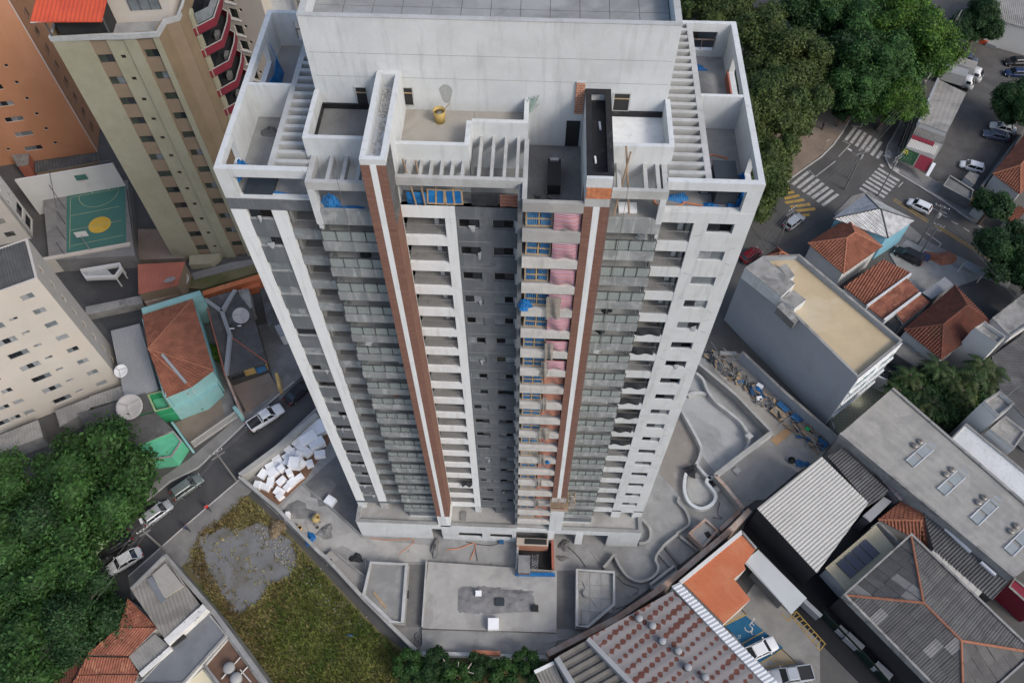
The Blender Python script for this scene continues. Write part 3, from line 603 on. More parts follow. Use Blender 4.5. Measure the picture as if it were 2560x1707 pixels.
def hang(x0, x1, y, zlo, zhi, mat, name, label, cat, group=None, sag=.1, seed=1, depth=.06):
    """a hanging sheet with folds and some thickness"""
    g = np.random.default_rng(seed); nx, nz = 14, 8; vs = []
    ph = g.uniform(0, 6)
    for s in (0, .03):
        for j in range(nz + 1):
            for i in range(nx + 1):
                u, v = i / nx, j / nz
                vs.append((x0 + (x1 - x0) * u, y + s + depth * math.sin(9 * u + ph + 2 * v) * (1.2 - v) - sag * math.sin(math.pi * u) * math.sin(math.pi * v), zlo + (zhi - zlo) * v - .25 * sag * math.sin(math.pi * u) * (1 - v)))
    k = (nx + 1) * (nz + 1); fs = []
    for s in (0, 1):
        for j in range(nz):
            for i in range(nx):
                a = s * k + j * (nx + 1) + i; q = (a, a + 1, a + nx + 2, a + nx + 1); fs.append(q if s == 0 else q[::-1])
    ox, oy, oz = (x0 + x1) / 2, y, zlo
    o = MB().add([(a - ox, b - oy, c - oz) for a, b, c in vs], fs).build(name, mat); o.location = (ox, oy, oz)
    return tag(o, label, cat, group)
STO = ['at the roof storey'] + ['on the %s storey below the roof terrace' % ORD[i] for i in range(18)]
for i in range(19):
    z = FL[i]
    if i == 0: sub = 'in the hoist bay at the roof storey'
    else: sub = 'in the hoist bay, %s storey below the roof terrace' % ORD[i - 1]
    # timber safety gate with slats
    tilt = rng.uniform(-.05, .05); x0, x1 = -.55, 1.25 + rng.uniform(-.1, .1); g = thing('safety_gate', 'timber framed slatted safety gate ' + sub, 'gate', ((x0 + x1) / 2, .5, z + .02), 0, 'slatted timber gates closing the hoist bay')
    g.rotation_euler = (rng.uniform(-.25, -.1), tilt, 0); hw = (x1 - x0) / 2; h = 1.25
    MB().box(-hw, -.04, 0, hw, .04, .1).box(-hw, -.04, h - .1, hw, .04, h).box(-hw, -.045, 0, -hw + .1, .045, h).box(hw - .1, -.045, 0, hw, .045, h).box(-.05, -.045, 0, .05, .045, h).box(-hw, -.05, h * .5 - .05, hw, .035, h * .5 + .05).build('gate_frame', 'wood', g, local=True)
    sl = boxm('slat', .11, .03, h - .2, 'blueboard' if i < 12 or i % 3 else 'zinc')
    for k in range(5):
        for sgn in (-1, 1):
            o = bpy.data.objects.new('slat', sl); link(o, g); o.location = (sgn * (.13 + k * (hw - .3) / 4.2 + .04), .02, .1)
    if i <= 6: hang(1.28, 3.02, .2, z + .12, z + (1.75 if i < 5 else 1.4), 'pinkt', 'striped_tarpaulin', 'pink striped tarpaulin hung ' + sub, 'tarpaulin', 'pink striped tarpaulins in the hoist bay', .22, i)
    else: hang(1.3, 3.02, .5, z + .1, z + 1.35, 'redt', 'red_tarpaulin', 'faded red tarpaulin hung ' + sub, 'tarpaulin', 'faded red tarpaulins in the hoist bay', .06, i)
for i, (xa, xb, up) in {3: (1.1, 2.2, .3), 5: (1.2, 1.9, 0), 6: (1.0, 1.6, .2), 8: (1.3, 1.7, 0), 10: (1.2, 2.2, .1), 12: (1.4, 2.0, 0), 14: (1.3, 1.8, 0), 16: (1.3, 1.7, 0)}.items():
    hang(xa, xb, -.1, FL[i] - .9, FL[i] + 1.5 + up, 'net', 'debris_net', 'torn grey debris net dangling in the hoist bay, %s storey below the roof terrace' % ORD[i - 1], 'net', 'debris nets in the hoist bay', .1, 40 + i, .12)
crumple((-.5, .2, FL[3] + .1), .5, .35, .9, 3, label='crumpled blue plastic sheet spilling over the hoist bay edge beside a gate', name='plastic_sheet', cat='sheet')
crumple((2.2, -.05, FL[12] - .5), .28, .14, .5, 4, label='small blue plastic bag caught on a hoist bay beam', name='plastic_bag', cat='bag')
for n, i in enumerate((5, 6, 8, 9, 10, 11, 12)):
    hang(8.45 + .1 * (n % 3), 10.6 - .15 * (n % 2), 2.0, FL[i] + .05, FL[i] + 1.1, 'blacknet', 'black_netting', 'torn black netting over the right hand balcony rail, %s storey below the roof terrace' % ORD[i - 1], 'netting', 'black nettings over balcony rails', .06, 70 + n, .07)
hang(-7.3, -6.15, 1.9, FL[16] - .35, FL[16] + .9, 'blacknet', 'black_netting', 'black netting over a white balcony rail low down beside the left brown fin', 'netting', None, .15, 80, .12)
# roof storey: guards between the front beams
for k, (x0, x1, mt, lb) in enumerate(((-8.5, -7.2, 'bluep', 'blue plastic sheet guarding the roof edge beside the left brown fin'), (-4.2, -2.45, 'blacknet', 'black board closing the roof edge above the grey wall'), (-2.3, -1.1, 'redt', 'faded red sheet closing the roof edge beside the grey pier'))):
    hang(x0, x1, 2.06, 60.4, 61.5, mt, 'edge_guard', lb, 'guard', None, .03, 90 + k, .02)
for k in range(2):
    g = thing('safety_gate', ('blue backed timber frame leaning at the roof edge next to the blue plastic sheet', 'blue backed timber frame leaning at the roof edge next to the black board')[k], 'gate', (-6.6 + k * 1.25, 2.12, 60.38), .0)
    g.rotation_euler = (-.2, .05 - .1 * k, 0)
    MB().box(-.6, -.03, 0, .6, .03, .09).box(-.6, -.03, 1.1, .6, .03, 1.2).box(-.6, -.035, 0, -.5, .035, 1.2).box(.5, -.035, 0, .6, .035, 1.2).box(-.05, -.035, -.1, .06, .035, 1.4).build('gate_frame', 'wood', g, local=True)
    for sg in (-1, 1): MB().box(sg * .28 - .2, -.01, .1, sg * .28 + .2, .015, 1.08).build('board', 'bluep', g, local=True)
# loose things on the roof
def bucket(p, r, h, mat, name, label, cat, top='concd', group=None):
    t = thing(name, label, cat, p, 0, group); MB().lathe([(r * .8, 0), (r, h), (r * .92, h), (r * .74, .05), (0, .05)], n=18).build('body', mat, t, True, True); MB().lathe([(r * .88, h * .75), (0, h * .76)], n=18).build('contents', top, t, True, True); return t
t = bucket((-6.55, 7.0, 63.2), .42, .95, M('yellow_drum', (.42, .30, .10), .6, .15, 2.), 'mortar_drum', 'yellow mortar drum holding a stick on the beige roof terrace', 'drum', 'conc'); MB().tube((0, 0, .4), (.7, .3, 1.3), .03).build('stick', 'wood', t, local=True)
tb = thing('rebar_bundle', 'bundle of green bars leaning on the crown wall', 'bars', (-.9, 7.4, 63.2))
m = MB()
for k in range(9): m.tube((rng.uniform(-.2, .2), rng.uniform(-.1, .1), 0), (.5 + rng.uniform(-.5, .5), .5, rng.uniform(.9, 1.7)), .03, 5)
m.build('bars', M('green_bars', (.20, .28, .24), .6, .3), tb, local=True)
t = thing('equipment_case', 'black wheeled equipment case standing in the open roof well', 'case', (1.25, 4.6, 60.31)); MB().box(-.45, -1.3, .12, .45, 1.2, .95).build('body', 'blackp', t, local=True); MB().box(-.3, .9, .95, .3, 1.15, 1.1).build('handle', 'alu', t, local=True); MB().box(-.5, -1.35, .0, -.42, 1.1, .3).build('wheel_rail', 'pipe', t, local=True)
crumple((.1, 1.2, 60.31), .35, .3, .35, 7, label='blue and white sack lying in the open roof well', name='sack', cat='sack'); crumple((2.0, 1.5, 60.31), .4, .4, .5, 8, mat='foam', label='red and white bag lying among rubble in the roof well', name='cement_bag', cat='bag')
tag(MB().lathe([(.7, 0), (.6, .15), (.3, .3), (0, .33)], (1.9, .75, 60.31), 9).build('rubble_heap', 'concd'), 'dark heap of rubble at the front of the roof well', 'rubble')
def waterbox(p, l, w, h, lab):
    t = thing('storage_bin', lab, 'bin', p); MB().box(-l / 2, -w / 2, 0, l / 2, w / 2, h).build('body', 'tank', t, local=True); MB().box(-l / 2 - .04, -w / 2 - .04, h, l / 2 + .04, w / 2 + .04, h + .08).build('lid', 'tank', t, local=True); MB().box(-l / 2 + .1, -w / 2 - .05, .1, l / 2 - .1, -w / 2, .22).build('rail', 'alu', t, local=True)
waterbox((12.65, 4.1, 60.31), 1.45, 2.8, 1.4, 'tall dark grey storage bin on the right corner terrace'); waterbox((11.45, 4.3, 60.31), .7, .9, 1.2, 'smaller dark bin beside the tall grey bin')
waterbox((-18.6, 3.5, 60.31), 1.9, 2.4, .25, 'low dark grey pallet on the left corner terrace')
for k, (p, rx, ry, h, lab) in enumerate((((13.8, 4.2, 60.31), .4, 1.1, 1.3, 'blue sheet hanging inside the right corner terrace opening'), ((13.0, 3.0, 60.31), .9, .5, .6, 'crumpled blue sheet in the right front corner opening'), ((11.9, 2.75, 60.31), .75, .3, .25, 'rumpled blue sheet at the foot of the right corner sill'), ((9.6, 3.4, 60.31), .8, .4, .2, 'blue striped mat on the floor behind the right front opening'), ((11.9, 17.0, 60.31), .9, .4, .3, 'blue sheet on the right rear terrace floor'), ((-13.6, 1.9, 60.31), .6, .4, .9, 'crumpled blue tarpaulin in the left projecting bay corner'), ((-12.6, 1.6, 60.31), 1.2, .18, .15, 'blue tarpaulin trailing along the left projecting bay sill'), ((-17.6, 2.7, 60.31), .9, .2, .15, 'blue sheet along the left front opening sill'), ((-16.8, 17.5, 60.31), 1.3, .3, .3, 'rolled blue sheet along the left rear terrace wall'))):
    crumple(p, rx, ry, h, 200 + k, label=lab, mat='bluet' if k in (3, 5) else 'bluep', name='blue_sheet', cat='sheet')
m = MB(); P = [(-20.2, 10.8, 61.4), (-19.9, 11.8, 61.6), (-19.6, 13.5, 61.5), (-19.7, 15, 61.8), (-20.2, 15.8, 62.5)]
vs = []
for a in P: vs += [a, (a[0] + .25, a[1], 60.4), (a[0] + .3, a[1], 60.4), (a[0] + .05, a[1], a[2])]
m.add(vs, [(4 * i + k, 4 * i + 4 + k, 4 * i + 4 + (k + 1) % 4, 4 * i + (k + 1) % 4) for i in range(4) for k in range(4)])
tag(m.build('tarpaulin', 'bluep'), 'long blue tarpaulin hung over the opening of the left rear terrace', 'tarpaulin')
crumple((-20.0, 4.1, 60.9), .25, .8, .9, 230, label='blue sheet hanging in the left corner terrace window', name='blue_sheet', cat='sheet')
crumple((-19.2, 8.6, 60.31), .6, .5, .4, 231, mat='concd', label='dark heap of sacks on the left corner terrace', name='sack_heap', cat='sacks')
tag(MB().path([(9.0 + 1.0 * math.cos(t), 2.95 + .38 * math.sin(t), 60.36) for t in np.linspace(.5, 6.5, 22)] + [(10.4, 2.9, 60.36), (11.3, 2.7, 60.36)], .05).build('hose', 'orangehose'), 'orange hose coiled on the floor of the right front opening', 'hose')
tag(MB().path([(11.6, 7.2, 60.36), (12.4, 7.6, 60.36), (13.3, 7.3, 60.36), (13.7, 6.4, 60.36)], .05).build('hose', 'orangehose'), 'orange hose lying on the right terrace behind the grey bin', 'hose')
for k in range(6): tag(MB().cbox(5.9 + (k % 2) * .62, 2.0 + (k // 2) * .28, 60.31 + .0, .6, .26, .2, .06).build('cement_bag', 'foam'), 'white cement bag in the right projecting roof bay, one of two rows', 'bag', 'white bags in the roof bay')
for k, (a, b) in enumerate((((5.2, 1.3, 60.4), (5.9, 2.9, 64.8)), ((6.2, 1.2, 61.0), (5.6, 3.2, 65.0)), ((-7.9, 1.9, 60.5), (-8.4, 2.2, 64.3)), ((-7.3, 1.9, 60.5), (-7.6, 2.2, 64.2)))):
    tag(MB().tube(a, b, .07).build('scaffold_pole', 'woodd'), ('rough pole crossing the roof beams beside the black planter', 'thin pole leaning over the white roof terrace front', 'timber prop standing beside the left brown fin at roof edge', 'second timber prop from the left brown fin at roof edge')[k], 'pole')
pm_ = MB()
for k in range(170): pm_.cbox(rng.uniform(-10.1, -9.4), rng.uniform(4.8, 7.6) if k < 130 else rng.uniform(.5, 4.6), 65.3, rng.uniform(.08, .25), rng.uniform(.06, .2), rng.uniform(.03, .12), rng.uniform(0, 3), rng.uniform(-.4, .4))
tag(pm_.build('plaster_debris', M('plaster_debris', (.52, .50, .46), .9, .3, 3.)), 'broken plaster lying in the trough on top of the left brown fin', 'debris', kind='stuff')
for k, (y, l) in enumerate(((4.9, .7), (1.9, .55))): tag(MB().tube((4.05 - .35 * k, y, 64.75), (4.0 - .35 * k, y + l, 64.75), .08).build('plastic_tube', 'foam'), ('white tube lying in the black planter near the crown wall', 'white tube lying in the black planter near its front')[k], 'tube')
# suspended work platform at the foot of the right fin
t = thing('work_platform', 'suspended work platform with guard rails at the foot of the right brown fin', 'platform', (3.9, -.6, 14.0))
MB().box(-.95, -.5, 0, 1.0, .5, .1).build('deck', 'woodd', t, local=True)
m = MB()
for x in (-.95, 0, 1.0):
    for y in (-.5, .5): m.tube((x, y, .1), (x, y, 1.2), .03)
for z in (.65, 1.2):
    for y in (-.5, .5): m.tube((-.95, y, z), (1., y, z), .025)
    for x in (-.95, 1.): m.tube((x, -.5, z), (x, .5, z), .025)
m.build('guard_rail', 'wood', t, local=True); MB().box(-.9, -.52, .15, 1., -.48, .7).build('toe_board', 'brickr', t, local=True)
t = thing('debris_skip', 'wire cage heaped with rubble hanging beside the work platform', 'cage', (5.35, .35, 11.9)); m = MB()
for x in (-.42, .42):
    for y in (-.4, .4): m.tube((x, y, 0), (x, y, 3.4), .03)
for z in (0, .9, 1.8, 2.7, 3.4):
    for y in (-.4, .4): m.tube((-.42, y, z), (.42, y, z), .02)
    for x in (-.42, .42): m.tube((x, -.4, z), (x, .4, z), .02)
m.build('cage_frame', 'wood', t, local=True); m = MB()
for k in range(60): m.cbox(rng.uniform(-.3, .3), rng.uniform(-.3, .3), rng.uniform(0, 2.7), rng.uniform(.1, .3), rng.uniform(.08, .25), rng.uniform(.05, .2), rng.uniform(0, 3), rng.uniform(-.5, .5))
m.build('rubble', 'conc2', t, local=True)
for k, (x, y, z1, z0) in enumerate(((4.5, -.35, 66, 14), (5.6, .6, 64.8, 15.3), (-12.6, .85, 64, 40))):
    tag(MB().tube((x, y, z0), (x + .15, y, z1), .018, 4).build('rope', 'wire'), ('thin rope hanging down the right brown fin', 'thin rope holding the rubble cage beside the right fin', 'thin rope hanging down the left glazed balconies')[k], 'rope')
tag(MB().path([(-12.6, .85, 40), (-12.8, .85, 26), (-13.2, .85, 11)], .018, 4).build('rope', 'wire'), 'slack lower rope in front of the left glazed balconies', 'rope')

# torn protective film hanging out of windows, cracks filled on the white corner wall
fq = random.Random(21); n_ = 0
for i in range(1, 19):
    for (x0, x1, lo, bay) in ((-5.2, -3.7, .7, 'grey window beside white strip'), (-2.86, -1.26, .7, 'grey window beside hoist bay'), (11.75, 13.53, 1.05, 'white corner wall window'), (-19.7, -17.95, 1.05, 'grey corner bay window')):
        if fq.random() > .24: continue
        w = fq.uniform(.25, .6); x = fq.uniform(x0 + .1, x1 - w); z = FL[i] + lo; dz = fq.uniform(.05, .35); y = 1.93
        m = MB().add([(x, y + .08, z + .35), (x + w, y + .1, z + fq.uniform(.2, .6)), (x + w * fq.uniform(.6, 1), y - .06, z - dz * .5), (x + w * fq.uniform(.2, .6), y - .03, z - dz), (x + .03, y + .1, z + .36), (x + w, y + .14, z + .3), (x + w * .8, y - .02, z - dz * .5), (x + w * .4, y, z - dz)], [(0, 1, 2, 3), (7, 6, 5, 4), (0, 4, 5, 1), (1, 5, 6, 2), (2, 6, 7, 3), (3, 7, 4, 0)])
        tag(m.build('plastic_film', 'plastic'), 'torn film at the %s, %s storey below the roof terrace' % (bay, ORD[i - 1]), 'film', 'plastic films hanging from windows')
crk = MB()
for i in range(1, 15):
    z = FL[i]
    for (x, dz, s_) in ((11.5, .85, -1), (13.75, .85, 1), (11.55, 2.25, -1), (13.7, 2.3, 1)):
        if fq.random() < .6: x1 = x + s_ * fq.uniform(.25, .6); z1 = z + dz + (.3 if dz > 1.5 else -.35) * fq.uniform(.4, 1.2); crk.add([(x, 1.994, z + dz), (x1, 1.994, z1), (x1, 1.994, z1 + .045), (x, 1.994, z + dz + .045)], [(0, 1, 2, 3)])
o = crk.build('wall_crack', 'conc', TW); o['kind'] = 'stuff'
for i, x, lab in ((2, -12.3, 'dark bag on a left glazed balcony'), (4, 6.0, 'dark sack on a right glazed balcony, fourth storey below the roof terrace'), (5, 5.8, 'dark sack on a right glazed balcony, fifth storey below the roof terrace'), (6, 5.7, 'pale sack on a right glazed balcony'), (6, -13.8, 'pale bundle on a left glazed balcony'), (7, -11.2, 'white sack on a left glazed balcony, seventh storey below the roof terrace'), (9, 7.2, 'white net bag on a right glazed balcony'), (9, -12.6, 'orange bundle on a left glazed balcony'), (1, 7.6, 'steel bucket heap on the top right glazed balcony')): crumple((x, 2.3, FL[i] + .02), .4, .35, .55, 900 + i, mat='tank' if 'dark' in lab else ('orangehose' if 'orange' in lab else 'foam'), name='sack', label=lab, cat='sack')

for k in range(14): tag(MB().cbox(fq.uniform(-.4, 2.8), fq.uniform(.6, 3.2), 60.33, fq.uniform(.2, .7), fq.uniform(.1, .4), fq.uniform(.05, .25), fq.uniform(0, 3), fq.uniform(-.2, .2)).build('rubble_piece', fq.choice(('concd', 'woodd', 'conc', 'tank'))), 'piece of rubble lying on the floor of the open roof well', 'rubble', 'rubble pieces in the open roof well')

# ================================================================ building kit for the neighbourhood
def win(T, x0, x1, lo, hi, par, glass='glass', fr='alu', y=-.03, nm='window', mull=1, t=.06):
    e = max(.05, y + .1); f = MB(T).box(x0 - t, y, lo - t, x1 + t, e, lo).box(x0 - t, y, hi, x1 + t, e, hi + t).box(x0 - t, y, lo, x0, e, hi).box(x1, y, lo, x1 + t, e, hi).build(nm, fr, par)
    w = (x1 - x0) / mull
    for k in range(mull):
        g = glass[k % len(glass)] if isinstance(glass, (list, tuple)) else glass
        MB(T).box(x0 + k * w + (.02 if k else 0), y + .03, lo, x0 + (k + 1) * w, y + .06, hi).build('pane', g, f)
    return f
def facade(T, x0, x1, z0, z1, wins, mat, par, name='front_wall', y0=0., y1=.3, fr='alu'):
    MB(T).wall(x0, x1, z0, z1, [w[:4] for w in wins], y0, y1).build(name, mat, par)
    for w in wins: win(T, w[0] + .05, w[1] - .05, w[2] + .05, w[3] - .05, par, w[4], w[6] if len(w) > 6 else fr, y0 + .12, mull=w[5], t=.05); 
def sideT(p, ang): # frame on the right-hand side wall of a block whose front runs along ang
    return frameT(p, ang + math.pi / 2)
def ridge(mb_pts, r, mat, par, name='ridge_cap'):
    for a, b in mb_pts: MB().tube(a, b, r, 6).build(name, mat, par)
def dish(p, r, label, mat='dish', tilt=.7, az=1.2):
    t = thing('satellite_dish', label, 'dish', p, az)
    m = MB(lambda v: (v[0] * math.cos(tilt) + v[2] * math.sin(tilt), v[1], -v[0] * math.sin(tilt) + v[2] * math.cos(tilt) + r * 1.0))
    m.lathe([(0, 0), (r * .3, .02 * r), (r * .6, .09 * r), (r * .85, .2 * r), (r, .3 * r), (r * .98, .33 * r), (r * .8, .22 * r), (0, .05 * r)], n=24); m.build('bowl', mat, t, True, True)
    m = MB(m.T)
    for k in range(3): m.tube((r * .9 * math.cos(k * 2.1), r * .9 * math.sin(k * 2.1), .27 * r), (0, 0, r * .8), .03, 5)
    m.lathe([(.07, r * .76), (.07, r * .9)], n=8); m.build('feed', 'pipe', t, local=True)
    MB().tube((0, 0, 0), (0, 0, r * 1.0), .06).build('mast', 'pipe', t, local=True); return t
def hip_faces(c, rh, fr=.5):
    """four eave corners in order, long sides 0-1 and 2-3; returns faces with their down-slope direction, and ridge lines"""
    a, b, d, e = [np.array(p, float) for p in c]
    m1 = (a + e) / 2; m2 = (b + d) / 2; ax = m2 - m1; L = np.linalg.norm(ax); wd_ = np.linalg.norm(e - a); k = min(wd_ * fr, L * .48) / L
    r1 = m1 + ax * k + (0, 0, rh); r2 = m2 - ax * k + (0, 0, rh)
    F = [([a, b, r2, r1], (a + b) / 2 - (r1 + r2) / 2), ([d, e, r1, r2], (d + e) / 2 - (r1 + r2) / 2), ([e, a, r1], (e + a) / 2 - r1), ([b, d, r2], (b + d) / 2 - r2)]
    return F, [(r1, r2), (a, r1), (e, r1), (b, r2), (d, r2)]
def roofed(name, label, corners, rmat, wmat, kind='hip', rh=2.0, z0=0., sp=.4, amp=.085, row=.5, step=.06, ov=.35, cat='house', faces=None, lines=None, ridgemat=None, rr=.13, fr=.5, body=None, rdir=None):
    c = cen(corners); t = thing(name, label, cat, (c[0], c[1], z0))
    ze = min(p[2] for p in corners)
    def shrink(p): 
        v = np.array(p, float); cc = np.array([c[0], c[1], v[2]]); d = v - cc; l = np.linalg.norm(d); return tuple(cc + d * max(.2, (l - ov * 1.3) / l))
    bp = body or [shrink(p) for p in corners]
    MB().prism([(p[0], p[1], p[2] - .12) for p in bp], z0, None).build('wall', wmat, t)
    if faces is None:
        if kind == 'hip': faces, lines = hip_faces(corners, rh, fr)
        elif kind == 'shed':
            P = [np.array(p, float) for p in corners]; lo = (P[0] + P[1]) / 2; hi = (P[2] + P[3]) / 2; faces = [(P, rdir if rdir is not None else lo - hi)]; lines = []
        elif kind == 'gable':
            a, b, d, e = [np.array(p, float) for p in corners]; r1 = (a + e) / 2 + (0, 0, rh); r2 = (b + d) / 2 + (0, 0, rh)
            faces = [([a, b, r2, r1], a - r1), ([d, e, r1, r2], e - r1)]; lines = [(r1, r2)]
            MB().add([tuple(a - (0, 0, .1)), tuple(e - (0, 0, .1)), tuple(r1 - (0, 0, .12))], [(0, 1, 2)]).add([tuple(b - (0, 0, .1)), tuple(d - (0, 0, .1)), tuple(r2 - (0, 0, .12))], [(0, 2, 1)]).build('gable_wall', wmat, t)
    for P, d in faces:
        m = MB().sheet(P, d, sp, amp, row, step)
        q = [tuple(np.array(p) - (0, 0, .09)) for p in P]; m.add(q, [tuple(range(len(q)))])
        for i in range(len(P)):
            a, b = np.array(P[i]), np.array(P[(i + 1) % len(P)]); m.add([tuple(a), tuple(b), tuple(b - (0, 0, .09)), tuple(a - (0, 0, .09))], [(0, 1, 2, 3)])
        m.build('roof', rmat, t)
    if ridgemat is not False: ridge(lines or [], rr, ridgemat or 'ridget', t)
    return t
def flatroof(name, label, poly, h, wmat, rmat, cat='house', par=.6, pw=.25, z0=0., copm=None):
    """flat-roofed block with a parapet"""
    c = cen(poly); t = thing(name, label, cat, (c[0], c[1], z0)); p2 = [p[:2] for p in poly]
    MB().prism(p2, z0, h - par - .02).build('wall', wmat, t); MB().prism(p2, h - par - .02, h - par).build('roof', rmat, t)
    a = sum(p2[i][0] * p2[(i + 1) % len(p2)][1] - p2[(i + 1) % len(p2)][0] * p2[i][1] for i in range(len(p2))); sg = 1 if a > 0 else -1
    P = [np.array(p, float) for p in p2]; n = len(P); Q = []
    for i in range(n):
        d1 = P[i] - P[i - 1]; d2 = P[(i + 1) % n] - P[i]; d1 /= np.linalg.norm(d1); d2 /= np.linalg.norm(d2); n1 = np.array([-d1[1], d1[0]]) * sg; n2 = np.array([-d2[1], d2[0]]) * sg
        b = n1 + n2; b /= max(.3, b.dot(n1)); Q.append(P[i] + b * pw / 2)
    if par > .05:
        MB().strip(Q, pw, h - par, h, True).build('parapet', wmat, t); MB().strip(Q, pw + .06, h, h + .05, True).build('coping', copm or 'mould', t)
    return t
def wallthing(name, label, pts, w, h, mat, z0=0., cat='wall', cop=None, closed=False):
    if cop is None: return tag(MB().strip(pts, w, z0, h, closed).build(name, mat), label, cat)
    t = thing(name, label, cat, (pts[0][0], pts[0][1], z0)); MB().strip(pts, w, z0, h, closed).build('wall_body', mat, t); MB().strip(pts, w + .08, h, h + .06, closed).build('coping', cop, t); return t

# ================================================================ left-hand neighbours
# --- orange tower block
A0 = R(14.4); P0 = (-88.41, 65.11, 0); OT = thing('apartment_building', 'orange rendered apartment block with small scattered windows', 'building', P0); T = frameT(P0, A0)
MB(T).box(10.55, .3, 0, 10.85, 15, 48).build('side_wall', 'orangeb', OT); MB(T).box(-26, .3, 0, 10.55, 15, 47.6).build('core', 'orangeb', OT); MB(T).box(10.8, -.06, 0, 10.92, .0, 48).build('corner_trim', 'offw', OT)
ow = []
for k in range(11):
    z = 2.8 + 3.2 * k
    ow += [(-.1, 2.8, z - .5, z + .5, [('glassl', 'glassl', 'glass', 'film')[(k * 3 + j) % 4] for j in range(3)], 3), (4.85, 5.45, z + .15, z + .75, 'glass', 1), (-7.5, -4.6, z - .5, z + .5, 'glassl', 2), (-2.9, -2.3, z + .2, z + .75, 'glass', 1)]
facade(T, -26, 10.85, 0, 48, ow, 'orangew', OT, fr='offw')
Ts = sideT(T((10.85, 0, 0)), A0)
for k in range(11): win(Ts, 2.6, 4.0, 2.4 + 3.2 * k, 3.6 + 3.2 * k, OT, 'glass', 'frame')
roofed('lean_to', 'low brown corrugated lean-to at the foot of the orange block', [(-85.32,61.58,3.20), (-75.62,64.43,3.20), (-74.91,62.82,3.00), (-84.43,59.41,3.00)][::-1], 'fibred', 'tan', 'shed', row=0, sp=.5, cat='shed', ov=.05); roofed('lean_to', 'small grey corrugated shelter between the white block and the orange block', [(-89.74,63.03,3.40), (-86.83,63.52,3.40), (-86.18,61.06,3.20), (-87.86,60.63,3.20)][::-1], 'fibre', 'redf', 'shed', row=0, sp=.3, cat='shed', ov=.05)
tag(MB().prism([p[:2] for p in ((-90.41,63.79,0.00), (-87.78,64.27,0.00), (-87.13,62.31,0.00), (-88.32,61.65,0.00))], 0, 1.5).build('low_annex', 'redf'), 'small flat red annex below the grey corrugated shelter', 'annex')

# --- beige tower with tan stripes and burgundy balconies
A1 = R(7); P1 = (-57.54, 44.14, -1); BT = thing('apartment_building', 'beige apartment tower with tan window stripes and burgundy balconies', 'building', P1); T = frameT((P1[0], P1[1], 0), A1); H = 41.3
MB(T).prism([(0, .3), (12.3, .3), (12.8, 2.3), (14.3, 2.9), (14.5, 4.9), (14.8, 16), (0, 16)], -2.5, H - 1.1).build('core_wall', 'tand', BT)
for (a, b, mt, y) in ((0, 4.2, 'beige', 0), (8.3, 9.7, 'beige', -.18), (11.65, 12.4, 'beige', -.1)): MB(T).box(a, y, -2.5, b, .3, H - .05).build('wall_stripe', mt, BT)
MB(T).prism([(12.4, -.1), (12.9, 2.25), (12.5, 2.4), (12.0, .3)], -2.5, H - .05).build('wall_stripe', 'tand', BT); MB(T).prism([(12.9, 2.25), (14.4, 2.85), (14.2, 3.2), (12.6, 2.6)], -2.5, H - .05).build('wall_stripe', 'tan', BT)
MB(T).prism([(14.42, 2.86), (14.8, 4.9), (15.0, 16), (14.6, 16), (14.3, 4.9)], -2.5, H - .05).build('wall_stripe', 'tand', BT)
MB(T).box(-.02, .3, -2.5, .2, 16, H).build('side_wall', 'tan', BT); MB(T).strip([(0, .05), (6.1, .0), (8.5, -.15), (12.4, -.05), (12.85, 2.3), (14.35, 2.9), (14.6, 5), (14.9, 16), (.1, 16)], .3, H - .6, H + .05, True).build('parapet', 'raw', BT); MB(T).prism([(.2, .3), (12.3, .3), (12.8, 2.4), (14.2, 3.), (14.6, 15.8), (.2, 15.8)], H - 1.1, H - 1.0).build('terrace_floor', 'conc', BT)
